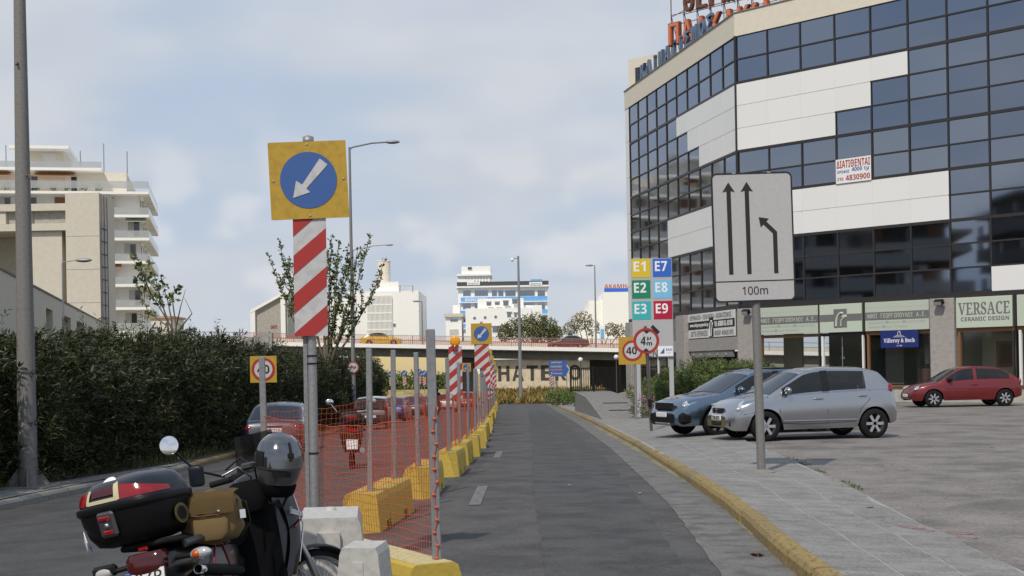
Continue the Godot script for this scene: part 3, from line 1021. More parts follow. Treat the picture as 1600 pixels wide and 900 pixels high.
	obj("beam", one_box(L.call(8.6, 2.44, -0.06), Vector3(16.6, 0.55, 0.34), BL), M.pillar, root)
	obj("beam", one_box(L.call(8.6, 3.30, -0.15), Vector3(16.6, 1.18, 0.30), BL), M.concrete_dark, root)
	obj("awning_strip", one_box(L.call(3.6, 2.02, 0.02), Vector3(5.6, 0.30, 0.10), BL), M.slab, root)
	for k in 5: obj("bracket", one_box(L.call(1.6 + k * 1.1, 2.0, 0.08), Vector3(0.16, 0.10, 0.05), BL), M.print_green_grey, root)
	obj("shop_window", one_box(L.call(3.7, 1.15, -0.12), Vector3(5.6, 1.45, 0.06), BL), M.glass_dark, root)
	for k in 4: obj("mullion", one_box(L.call(1.0 + k * 1.8, 1.15, -0.07), Vector3(0.08, 1.5, 0.08), BL), M.frame_dark, root)
	obj("pillar", one_cbox(L.call(7.3, 1.9, 0.05), Vector3(1.3, 3.95, 0.5), 0.02, BL), M.pillar, root)
	obj("pillar", one_cbox(L.call(16.6, 1.9, -0.10), Vector3(1.0, 3.95, 0.6), 0.02, BL), M.pillar, root)
	obj("shop_window", one_box(L.call(12.0, 1.35, -0.12), Vector3(7.6, 1.9, 0.06), BL), M.glass_dark, root)
	for k in 5: obj("mullion", one_box(L.call(8.4 + k * 1.8, 1.35, -0.07), Vector3(0.10, 1.9, 0.08), BL), M.panel_white, root)
	var bn := thing("shop_banner", "long white and black heating supplies banner on the shorter facade", "banner", C + L.call(3.55, 3.32, 0.06))
	bn.basis = BL
	obj("sheet", one_cbox(Vector3.ZERO, Vector3(6.2, 1.12, 0.05), 0.006), M.banner_white, bn)
	obj("band", one_box(Vector3(0, 0.02, 0.027), Vector3(6.2, 0.36, 0.01)), M.print_black, bn)
	letters("ΘΕΡΜΑΝΣΗ - ΥΔΡΑΥΛΙΚΑ - ΚΛΙΜΑΤΙΣΜΟΣ", 5.6, 0.22, Vector3(-0.1, 0.38, 0.027), M.print_grey, bn, 700, "Droid Sans", Basis(), 0.006)
	letters("www.afoigeorgopouloi.gr", 2.6, 0.2, Vector3(-1.55, 0.02, 0.033), M.print_white, bn, 700, "Droid Sans", Basis(), 0.006)
	letters("ΤΗΛ. 4830000 FAX. 4831500", 2.3, 0.24, Vector3(1.7, 0.02, 0.033), M.print_white, bn, 700, "Droid Sans", Basis(), 0.006)
	letters("ΔΙΚΤΥΑ ΘΕΡΜΑΝΣΗΣ", 2.4, 0.26, Vector3(-1.6, -0.36, 0.027), M.print_grey, bn, 700, "Droid Sans", Basis(), 0.006)
	letters("ΜΠΟΪΛΕΡ - ΜΟΝΑΔΕΣ ΑΕΡΟΣ", 2.4, 0.26, Vector3(1.75, -0.36, 0.027), M.print_grey, bn, 700, "Droid Sans", Basis(), 0.006)
	obj("emblem_field", one_box(Vector3(0.12, -0.10, 0.036), Vector3(0.55, 0.86, 0.008)), M.print_black, bn)
	var em := MB.new()
	var arc2 := []
	for k in 9:
		var an := PI - PI * 0.62 * k / 8
		arc2.append(Vector3(0.17 + cos(an) * 0.22, -0.30 + sin(an) * 0.46, 0.042))
	em.tube([Vector3(-0.05, -0.50, 0.042)] + arc2, 0.045, 5)
	em.tube([Vector3(0.13, -0.50, 0.042), Vector3(0.20, -0.2, 0.042), Vector3(0.30, -0.05, 0.042)], 0.035, 5)
	em.box(Vector3(0.28, 0.05, 0.041), Vector3(0.18, 0.12, 0.012))
	obj("emblem", em, M.banner_white, bn)


# ------------------------------------------------------------------ signs
func arrow_poly(r: float) -> PackedVector2Array:
	var p := poly([-0.57, -0.62, -0.44, -0.01, -0.23, -0.16, 0.43, 0.745, 0.70, 0.52, -0.09, -0.30, 0.036, -0.436])
	for k in p.size(): p[k] *= r
	return p

# red and white board with stripes rising to the right, w x h, its foot at y0 in the parent's axes
func stripes(parent: Node3D, w: float, h: float, y0: float, z: float, period := 0.30, rise := 0.85) -> void:
	var b := obj("striped_board", one_box(Vector3(0, y0 + h / 2, z), Vector3(w, h, 0.012)), M.sign_white, parent)
	var rect := poly([-w / 2, y0, w / 2, y0, w / 2, y0 + h, -w / 2, y0 + h])
	var y := y0 - w * rise + period * 0.30
	while y < y0 + h:
		var band := poly([-w / 2, y, w / 2, y + w * rise, w / 2, y + w * rise + period * 0.5, -w / 2, y + period * 0.5])
		for q in Geometry2D.intersect_polygons(band, rect):
			obj("red_stripe", one_prism(q, z + 0.0075, z + 0.0095), M.sign_red, b)
		y += period

func keep_left_board(parent: Node3D, size: float, y: float, z: float, tilt := 0.0) -> void:
	var b := obj("square_board", one_prism(round_rect(size, size, size * 0.012, 2), -0.008, 0.0), M.sign_yellow, parent)
	b.transform = Transform3D(Basis(Vector3(0, 0, 1), tilt), Vector3(0, y, z))
	obj("blue_disc", one_prism(disc(size * 0.365), 0.002, 0.004), M.sign_blue, b)
	obj("arrow", one_prism(arrow_poly(size * 0.365), 0.006, 0.008), M.sign_white, b)
	for p in [Vector2(0, 0.46), Vector2(0, -0.46), Vector2(-0.45, 0), Vector2(0.45, 0)]:
		var m := MB.new(); m.ball(Vector3(p.x * size, p.y * size, 0.002), Vector3(0.008, 0.008, 0.006), Basis(), 8, 4)
		obj("bolt", m, M.steel, b)

# yellow square keep-left sign over a striped board on a round post
func keep_left_sign(label: String, at: Vector3, bottom: float, panel_h: float, panel_w: float, size: float, turn := 0.0, tilt := 0.0, group := "") -> Node3D:
	var t := thing("keep_left_sign", label, "road sign", at, turn, group)
	var top := bottom + panel_h + size + 0.03
	obj("post", one_tube([Vector3(0, 0, 0), Vector3(0, top, 0)], 0.037, 14), M.galvanised, t)
	obj("channel", one_box(Vector3(-0.052, top * 0.5, -0.005), Vector3(0.03, top - 0.1, 0.04)), M.post_grey, t)
	var cap := MB.new(); cap.lathe([Vector2(0.042, top - 0.03), Vector2(0.044, top + 0.005), Vector2(0.0, top + 0.022)], Transform3D(), 14)
	obj("post_cap", cap, M.galvanised, t)
	for y in [0.55, 0.98, bottom - 0.16, bottom - 0.22]:
		obj("clamp", one_tube([Vector3(0, y, 0), Vector3(0, y + 0.012, 0)], 0.043, 14), M.black, t)
	stripes(t, panel_w, panel_h + 0.04, bottom, 0.05)
	keep_left_board(t, size, bottom + panel_h + size / 2 - 0.01, 0.072, tilt)
	return t

func concrete_block() -> MB:
	var m := MB.new()
	var segs := [-1.0, -0.62, -0.38, 0.38, 0.62, 1.0]
	for k in 5:
		var lo := 0.09 if k in [1, 3] else 0.0
		var wl := 0.20 - 0.05 * lo / 0.4
		m.prism(poly([-wl, lo, wl, lo, 0.175, 0.32, 0.155, 0.385, 0.13, 0.40, -0.13, 0.40, -0.155, 0.385, -0.175, 0.32]), segs[k], segs[k + 1])
	return m

func work_zone() -> void:
	# main sign, in front of the net
	var p := at_px(490, 700, 11.0)
	keep_left_sign("nearest tall keep-left sign: large yellow square above a red and white striped board", on_ground(p.x, 11.0), 1.90, 0.92, 0.255, 0.60, 0.10, 0.035)
	# concrete blocks of the row, each with its square posts
	var bm := concrete_block().mesh()
	var proto: Node3D
	var spots := [14.95, 18.5, 22.6, 26.0]
	var d := 29.2
	while d < 132: 
		spots.append(d); d += 4.0
	for k in spots.size():
		var dd: float = spots[k]
		var a := on_ground(row_x(dd - 0.9), dd - 0.9); var b := on_ground(row_x(dd + 0.9), dd + 0.9)
		var z := (a - b).normalized()
		var x := Vector3.UP.cross(z).normalized()
		var o := obj("concrete_block", bm, M.block_yellow)
		tag(o, "yellow painted concrete block in the row under the orange net", "barrier block", "yellow blocks under the orange net")
		var wob := rng.randf_range(-0.05, 0.05)
		o.transform = Transform3D(Basis(x, z.cross(x), z) * Basis(Vector3.UP, wob), (a + b) / 2 + Vector3(rng.randf_range(-0.04, 0.04), -0.005, 0))
	# the block that closes the row, lying across
	var nb := obj("concrete_block", bm, M.block_yellow)
	tag(nb, "yellow concrete block with a cream worn top behind the white plastic barriers", "barrier block")
	nb.transform = Transform3D(Basis(Vector3.UP, 0.50), on_ground(-0.97, 9.52))
	obj("worn_top", one_box(Vector3(0, 0.402, 0), Vector3(0.25, 0.004, 1.96)), M.block_cream, nb)
	# posts
	var post_tops := [[683, 884, 8.82, 1.47], [416, 790, 13.0, 1.44]]
	var near_post: Node3D
	var pm := one_cbox(Vector3(0, 0.72, 0), Vector3(0.056, 1.46, 0.056), 0.006).mesh()
	var tip := one_box(Vector3(0, 1.452, 0), Vector3(0.05, 0.006, 0.05)).mesh()
	var net_line := []
	for q in post_tops:
		var g := at_px(q[0], q[1], q[2])
		var base := on_ground(g.x, q[2]) + Vector3(0, 0.395, 0)
		if q[2] > 9: base.y = gy(g.x, q[2]) + 0.36
		var o := obj("net_post", pm, M.post_grey)
		o.position = base
		o.rotation = Vector3(0, 0.12, 0.012)
		if q[2] < 9: tag(o, "grey square post on the cream-topped block holding the net's near edge", "post")
		else:
			tag(o, "grey square post on a small block beside the round sign post", "post")
			var foot := obj("concrete_block", bm, M.block_yellow)
			tag(foot, "yellow concrete block hidden behind the parked motorcycle, carrying one grey post", "barrier block")
			foot.transform = Transform3D(Basis(Vector3.UP, 0.3), on_ground(g.x, q[2]))
		net_line.append(base)
	var row := []
	for dd in [14.2, 15.75, 17.8, 21.8, 25.2, 28.6, 32.6, 36.6, 40.6, 44.6, 48.6, 52.6, 56.6, 60.6, 64.6, 68.6, 72.6, 76.6, 84.6, 92.6, 100.6, 108.6, 116.6, 124.6]:
		var b := on_ground(row_x(dd), dd) + Vector3(0, 0.385, 0)
		var o := obj("net_post", pm, M.post_grey)
		tag(o, "thin grey square post rising from the row of yellow blocks", "post", "posts along the row of yellow blocks")
		o.position = b
		o.rotation = Vector3(rng.randf_range(-0.02, 0.02), rng.randf_range(-0.2, 0.2), rng.randf_range(-0.018, 0.022))
		row.append(b)
	# nets
	var n := obj("safety_net", net([net_line[0], net_line[1]], 0.052, 0.0021, 0.0, 0.90), M.orange_net)
	tag(n, "orange plastic net slung across in front of the yellow blocks", "safety net")
	n = obj("safety_net", net([net_line[1], row[0], row[1], row[2], row[3], row[4], row[5], row[6]], 0.055, 0.0014, 0.02, 0.92), M.orange_net)
	tag(n, "orange plastic net tied along the first posts of the block row", "safety net")
	n = obj("safety_net", net(row.slice(6), 0.12, 0.0012, 0.0, 0.95), M.orange_net)
	tag(n, "distant orange net running on along the row towards the overpass", "safety net")
	# ties on the near post
	var tn := thing("net_tie", "string of orange knots tying the net to its near post", "net ties", net_line[0])
	for k in 12:
		var y := 0.02 + k * 0.079
		var ties := MB.new()
		ties.ball(Vector3(0.012 * sin(k * 2.3), y, 0.036), Vector3(0.013, 0.010, 0.010), Basis(), 6, 4)
		ties.tube([Vector3(0.012 * sin(k * 2.3), y, 0.036), Vector3(0.012 * sin(k * 2.3 + 2.3), y + 0.079, 0.036)], 0.003, 4)
		obj("knot", ties, M.orange_net, tn)
	# white plastic barrier
	var wb := thing("plastic_barrier", "white water-filled plastic barrier beside the motorcycle's front wheel", "barrier", on_ground(-1.19, 9.06), 0.10)
	var prof := poly([-0.26, 0, 0.26, 0, 0.26, 0.12, 0.225, 0.30, 0.20, 0.64, 0.18, 0.69, -0.18, 0.69, -0.20, 0.64, -0.225, 0.30, -0.26, 0.12])
	var body := MB.new()
	body.prism(prof, -0.42, 0.30)
	body.prism(poly([-0.09, 0.02, 0.09, 0.02, 0.07, 0.60, -0.07, 0.60]), 0.30, 0.335)
	obj("body", body, M.plastic_white, wb)
	var m := MB.new(); m.lathe([Vector2(0.035, 0.685), Vector2(0.035, 0.71), Vector2(0.0, 0.711)], Transform3D(Basis(), Vector3(0.0, 0, -0.2)), 12)
	obj("filler_cap", m, M.plastic_white, wb)
	wb = thing("plastic_barrier", "lower stub of white plastic barrier standing before the cream-topped yellow block", "barrier", on_ground(-0.865, 8.05), -0.10)
	m = MB.new()
	m.prism(poly([-0.165, 0, 0.165, 0, 0.155, 0.10, 0.115, 0.56, 0.10, 0.60, -0.09, 0.60, -0.105, 0.56, -0.155, 0.10]), -0.17, 0.17)
	obj("body", m, M.plastic_white, wb)
	obj("groove", one_box(Vector3(0.0, 0.3, 0.171), Vector3(0.06, 0.44, 0.01)), M.plastic_white, wb)
	# striped board with an amber lamp, on twin posts
	var sx := row_x(28.5) - 0.22
	var t := thing("striped_marker", "red and white striped board with an amber lamp on top, on twin posts", "road marker", on_ground(sx, 28.4), 0.05)
	for x in [-0.06, 0.06]: obj("post", one_tube([Vector3(x, 0, 0), Vector3(x, 2.25, 0)], 0.024, 8), M.galvanised, t)
	stripes(t, 0.27, 1.05, 1.18, 0.04, 0.26)
	m = MB.new(); m.lathe([Vector2(0.05, 2.14), Vector2(0.055, 2.24), Vector2(0.0, 2.25)], Transform3D(Basis(), Vector3(0, 0, 0.06)), 12)
	obj("lamp_base", m, M.lens_red, t)
	m = MB.new(); m.lathe([Vector2(0.0, -0.035), Vector2(0.07, -0.035), Vector2(0.105, -0.02), Vector2(0.105, 0.02), Vector2(0.07, 0.035), Vector2(0.0, 0.04)], Transform3D(Basis(Vector3.RIGHT, PI / 2), Vector3(0, 2.34, 0.06)), 20)
	obj("lamp_lens", m, M.lens_amber, t)
	# further signs of the row
	var far := [[40.5, 753, 0.60, 0.72, "second keep-left sign of the row, yellow square over a short striped board"], [52.0, 760, 0.60, 0.9, ""], [62.0, 764, 0.60, 0.9, ""], [74.0, 768, 0.55, 0.9, ""], [90.0, 772, 0.55, 0.9, ""]]
	for f in far:
		var q := at_px(f[1], 560, f[0])
		var lab: String = f[4] if f[4] else "small distant keep-left sign with striped board in the block row"
		keep_left_sign(lab, on_ground(q.x, f[0]), 1.55 if f[0] > 45 else 1.95, f[3], 0.27 if f[0] > 45 else 0.42, f[2] if f[0] < 45 else 0.42, 0.0, 0.0, "" if f[4] else "distant keep-left signs of the row")
	for dd in [56.0, 66.0, 70.0, 79.0, 84.0, 96.0, 103.0]:
		var o := thing("striped_marker", "small distant striped board among the posts of the row", "road marker", on_ground(row_x(dd) - 0.1, dd), 0, "distant striped boards of the row")
		obj("post", one_tube([Vector3.ZERO, Vector3(0, 1.9, 0)], 0.03, 6), M.galvanised, o)
		stripes(o, 0.30, 0.9, 1.0, 0.045, 0.26)
	# lone yellow keep-left sign low beyond the lamp board
	var q2 := at_px(729, 574, 96.0)
	t = thing("keep_left_sign", "low yellow keep-left sign standing on the far carriageway", "road sign", on_ground(q2.x, 96), 0)
	var hh := q2.y - t.position.y
	obj("post", one_tube([Vector3.ZERO, Vector3(0, hh + 0.2, 0)], 0.04, 6), M.galvanised, t)
	keep_left_board(t, 0.60, hh, 0.06)

# a net hung along a line of post feet; strands are drawn as thin three-sided cords
func net(feet: Array, cell: float, r: float, y0: float, h: float) -> MB:
	var m := MB.new()
	var rows := int(h / cell)
	var cols := []          # every upright cord: list of points
	var seedv := rng.randf() * 10.0
	for s in feet.size() - 1:
		var a: Vector3 = feet[s]; var b: Vector3 = feet[s + 1]
		var n := maxi(2, int(a.distance_to(b) / cell))
		var side := (b - a).cross(Vector3.UP).normalized()
		for k in n + (1 if s == feet.size() - 2 else 0):
			var t := float(k) / n
			var p := a.lerp(b, t)
			var sag := 0.075 * sin(PI * t) * minf(1.0, a.distance_to(b) / 3.0)
			var col := []
			for i in rows + 1:
				var f := float(i) / rows
				var w := sin(t * 21.0 + seedv + f * 5.0) * 0.012 + sin(t * 7.0 + s * 2.0 + f * 2.0) * 0.03 * sin(PI * t)
				var dy := sin(t * 33.0 + i * 1.7 + seedv) * 0.006
				col.append(p + Vector3(0, y0 + f * h - sag * (0.35 + 0.65 * f) + dy, 0) + side * w)
			cols.append(col)
	for c in cols.size():
		for i in rows + 1:
			if c + 1 < cols.size(): cord(m, cols[c][i], cols[c + 1][i], r * (1.7 if i == rows or i == 0 else 1.0))
			if i < rows: cord(m, cols[c][i], cols[c][i + 1], r)
			if cell < 0.06 and (c + i) % 2 == 0:
				knot(m, cols[c][i], r * 2.1)
	return m

func cord(m: MB, a: Vector3, b: Vector3, r: float) -> void:
	var dir := (b - a).normalized()
	var u := dir.cross(Vector3(0.3, 0.5, 0.81)).normalized() * r
	var w := dir.cross(u)
	var o := [u, u * -0.5 + w * 0.866, u * -0.5 - w * 0.866]
	var first := m.v.size()
	for k in 3:
		m.put(a + o[k], o[k] / r); m.put(b + o[k], o[k] / r)
	for k in 3:
		var p := first + k * 2; var q := first + ((k + 1) % 3) * 2
		m.ix.append_array(PackedInt32Array([p, q + 1, q, p, p + 1, q + 1]))

func knot(m: MB, p: Vector3, r: float) -> void:
	var e := [Vector3(r, 0, 0), Vector3(0, 0, r), Vector3(-r, 0, 0), Vector3(0, 0, -r)]
	var first := m.v.size()
	for k in 4: m.put(p + e[k], e[k] / r)
	var t := m.put(p + Vector3(0, r, 0), Vector3.UP); var b := m.put(p - Vector3(0, r, 0), Vector3.DOWN)
	for k in 4:
		var x := first + k; var y := first + (k + 1) % 4
		m.ix.append_array(PackedInt32Array([x, y, t, x, b, y]))


func ring_sign(parent: Node3D, r: float, y: float, z: float, tilt := 0.0, part := "round_board") -> MeshInstance3D:
	var b := obj(part, one_prism(disc(r), -0.006, 0.0), M.sign_white, parent)
	b.transform = Transform3D(Basis(Vector3(0, 0, 1), tilt), Vector3(0, y, z))
	obj("red_ring", ring(r, r * 0.78, 0.002, 0.006), M.sign_red, b)
	return b

func right_signs() -> void:
	# lane board with three arrows
	var p := at_px(1190, 738, 19.9)
	var t := thing("lane_sign", "tall grey lane-merge board with three black arrows and 100m on a grey pole", "road sign", on_ground(p.x, 19.9))
	t.basis = Basis(Vector3(0, 0, 1), 0.017) * Basis(Vector3.UP, 0.04)
	obj("pole", one_tube([Vector3(0, -0.02, 0), Vector3(0, 4.0, 0)], 0.062, 16), M.sign_post, t)
	var m := MB.new(); m.lathe([Vector2(0.20, 0.0), Vector2(0.17, 0.02), Vector2(0.08, 0.035), Vector2(0.06, 0.04)], Transform3D(), 14)
	obj("mortar_collar", m, M.concrete_dark, t)
	var W := 1.12; var H := 1.79
	var y0 := 2.42
	var cx := -0.02
	var bd := obj("board", one_prism(round_rect(W, H, 0.07), 0.07, 0.085, Transform3D(Basis(), Vector3(cx, y0 + H / 2, 0))), M.sign_grey, t)
	# black rim as a raised frame
	var rim := MB.new()
	var o1 := round_rect(W + 0.03, H + 0.03, 0.085); var o2 := round_rect(W - 0.015, H - 0.015, 0.062)
	for k in o1.size():
		var k2 := (k + 1) % o1.size()
		var c := Vector3(cx, y0 + H / 2, 0)
		var f := func(v: Vector2, z: float) -> Vector3: return c + Vector3(v.x, v.y, z)
		rim.quad(f.call(o2[k], 0.089), f.call(o1[k], 0.089), f.call(o1[k2], 0.089), f.call(o2[k2], 0.089))
		rim.quad(f.call(o1[k], 0.062), f.call(o1[k2], 0.062), f.call(o1[k2], 0.089), f.call(o1[k], 0.089))
		rim.quad(f.call(o1[k], 0.062), f.call(o2[k], 0.062), f.call(o2[k2], 0.062), f.call(o1[k2], 0.062))
	obj("rim", rim, M.print_black, t)
	var uvp := func(u: float, v: float) -> Vector2: return Vector2(cx + (u - 0.5) * W, y0 + (1.0 - v) * H)
	for u in [0.205, 0.435]:
		var tip: Vector2 = uvp.call(u, 0.065); var foot: Vector2 = uvp.call(u, 0.79)
		var a := PackedVector2Array([tip, tip + Vector2(-0.088, -0.14), tip + Vector2(-0.030, -0.125), Vector2(foot.x - 0.030, foot.y), Vector2(foot.x + 0.030, foot.y), tip + Vector2(0.030, -0.125), tip + Vector2(0.088, -0.14)])
		obj("arrow", one_prism(a, 0.0855, 0.0885), M.print_black, t)
	var q1: Vector2 = uvp.call(0.775, 0.79); var q2: Vector2 = uvp.call(0.775, 0.47); var q3: Vector2 = uvp.call(0.575, 0.345)
	var dir := (q3 - q2).normalized(); var nn := Vector2(-dir.y, dir.x)
	var neck := q3 - dir * 0.12
	var a3 := PackedVector2Array([q1 + Vector2(-0.03, 0), q1 + Vector2(0.03, 0), q2 + Vector2(0.03, 0.012), neck - nn * 0.03, neck - nn * 0.085, q3, neck + nn * 0.085, neck + nn * 0.03, q2 + Vector2(-0.03, -0.012)])
	obj("arrow", one_prism(a3, 0.0855, 0.0885), M.print_black, t)
	obj("divider", one_box(Vector3(cx, y0 + 0.155 * H, 0.087), Vector3(W - 0.02, 0.014, 0.004)), M.print_black, t)
	letters("100m", 0.36, 0.115, Vector3(cx, y0 + 0.08 * H, 0.087), M.print_black, t, 400, "Droid Sans", Basis(), 0.006)
	for x in [-0.25, 0.25]: obj("clip", one_box(Vector3(cx + x, y0 + H + 0.012, 0.075), Vector3(0.05, 0.02, 0.03)), M.steel, t)
	for y in [0.35, 1.4]: obj("bracket", one_box(Vector3(cx, y0 + y, 0.05), Vector3(0.5, 0.05, 0.035)), M.steel, t)
	# four-metre height limit
	p = at_px(1018, 680, 36.3)
	t = thing("height_limit_sign", "leaning round height-limit sign reading 4m on a thin dark post", "road sign", on_ground(p.x, 36.3))
	t.basis = Basis(Vector3(0, 0, 1), 0.042)
	obj("post", one_tube([Vector3(0, -0.02, 0), Vector3(0, 2.70, 0)], 0.04, 10), M.post_brown, t)
	var b := ring_sign(t, 0.335, 2.32, 0.055, -0.09)
	obj("pointer", one_prism(poly([-0.09, 0.27, 0.09, 0.27, 0.0, 0.185]), 0.007, 0.009), M.print_black, b)
	obj("pointer", one_prism(poly([-0.09, -0.27, 0.0, -0.185, 0.09, -0.27]), 0.007, 0.009), M.print_black, b)
	letters("4", 0.13, 0.22, Vector3(-0.08, 0.0, 0.002), M.print_black, b, 700, "Droid Sans", Basis(Vector3(0, 0, 1), 0.0), 0.006)
	letters("μ", 0.10, 0.09, Vector3(0.07, 0.06, 0.002), M.print_black, b, 700, "Droid Sans", Basis(), 0.006)
	letters("m", 0.14, 0.09, Vector3(0.08, -0.07, 0.002), M.print_black, b, 700, "Droid Sans", Basis(), 0.006)
	obj("tape", one_box(Vector3(0.22, 0.30, 0.012), Vector3(0.26, 0.09, 0.01), Basis(Vector3(0, 0, 1), -0.75)), M.print_black, b)
	obj("box_on_post", one_cbox(Vector3(0, 0.72, 0.05), Vector3(0.10, 0.2, 0.07), 0.01), M.black, t)
	# forty limit on yellow
	p = at_px(994, 663, 47.4)
	t = thing("speed_limit_sign", "yellow square board with a 40 speed limit behind the leaning height sign", "road sign", on_ground(p.x, 47.4))
	obj("post", one_tube([Vector3(0, -0.02, 0), Vector3(0, 2.75, 0)], 0.045, 10), M.post_grey, t)
	var yb := obj("square_board", one_box(Vector3(-0.08, 2.32, 0.06), Vector3(0.95, 0.93, 0.012)), M.sign_yellow, t)
	b = ring_sign(t, 0.345, 2.32, 0.072)
	b.position.x = -0.09
	letters("40", 0.36, 0.25, Vector3(-0.03, 0.0, 0.002), M.print_black, b, 700, "Droid Sans", Basis(), 0.006)
	# exits board E1 to E9
	p = at_px(1021, 560, 51.0)
	var base := on_ground(p.x, 51.0)
	t = thing("exits_board", "tall grey totem with coloured squares lettered E1 to E9 on two posts", "sign", base)
	t.basis = Basis(Vector3(0, 0, 1), 0.004)
	var hb := at_px(1021, 404, 51.0).y - base.y; var lb := at_px(1021, 558, 51.0).y - base.y
	var w := 1.47
	obj("post", one_cbox(Vector3(-w / 2 + 0.16, lb * 0.5 + 0.2, -0.05), Vector3(0.22, lb + 0.4, 0.14), 0.01), M.board_grey, t)
	obj("post", one_cbox(Vector3(w / 2 - 0.08, lb * 0.5 + 0.2, -0.05), Vector3(0.16, lb + 0.4, 0.14), 0.01), M.board_grey, t)
	obj("board", one_cbox(Vector3(0, (hb + lb) / 2, 0.05), Vector3(w, hb - lb, 0.10), 0.006), M.board_grey, t)
	var cells := [["E1", "e_yellow"], ["E7", "e_blue"], ["E2", "e_green"], ["E8", "e_sky"], ["E3", "e_teal"], ["E9", "e_crimson"]]
	for k in 6:
		var cxx := -w / 2 + 0.345 + (0.77 if k % 2 else 0.0)
		var cy := hb - 0.345 - (k / 2) * 0.765
		var f := obj("coloured_square", one_box(Vector3(cxx, cy, 0.104), Vector3(0.67, 0.66, 0.008)), M[cells[k][1]], t)
		letters(cells[k][0], 0.44, 0.36, Vector3(cxx - 0.04, cy + 0.06, 0.108), M.print_white, f, 700, "Droid Sans", Basis(), 0.008)
	letters("EN", 0.34, 0.26, Vector3(-0.02, lb + 0.14, 0.102), M.print_black, t, 400, "Droid Sans", Basis(), 0.008)
	var lg := obj("logo_field", one_box(Vector3(0.44, lb + 0.21, 0.104), Vector3(0.54, 0.36, 0.008)), M.print_white, t)
	obj("logo_mark", one_prism(poly([0.24, lb + 0.12, 0.40, lb + 0.12, 0.40, lb + 0.33]), 0.109, 0.112), M.sign_blue, lg)
	letters("SAN", 0.22, 0.09, Vector3(0.56, lb + 0.26, 0.109), M.sign_blue, lg, 700, "Droid Sans", Basis(), 0.004)
	letters("AIRE", 0.16, 0.06, Vector3(0.56, lb + 0.15, 0.109), M.e_sky, lg, 400, "Droid Sans", Basis(), 0.004)

# a street lamp: tapered pole, bent arm along `arm`, flat lantern
func street_lamp(called: String, label: String, at: Vector3, h: float, arm: Vector3, r: float, mt: Material) -> Node3D:
	var t := thing(called, label, "street lamp", at)
	obj("pole", one_tube([Vector3.ZERO, Vector3(0, h * 0.5, 0), Vector3(0, h, 0)], [r, r * 0.75, r * 0.5], 10), mt, t)
	obj("base_plate", one_cbox(Vector3(0, 0.03, 0), Vector3(r * 5, 0.06, r * 5), 0.01), mt, t)
	if arm != Vector3.ZERO:
		obj("arm", one_tube([Vector3(0, h - 0.12, 0), Vector3(0, h, 0) + arm * 0.08, Vector3(0, h, 0) + arm * 0.6 + Vector3(0, arm.length() * 0.10, 0), Vector3(0, h, 0) + arm + Vector3(0, arm.length() * 0.12, 0)], r * 0.38, 6), mt, t)
		var m := MB.new()
		var u := arm.normalized()
		m.ball(Vector3(0, h, 0) + arm + u * 0.32 + Vector3(0, arm.length() * 0.12, 0), Vector3(0.42, 0.11, 0.15), Basis(u, Vector3.UP, u.cross(Vector3.UP)), 12, 8)
		obj("lantern", m, M.galvanised, t)
	return t

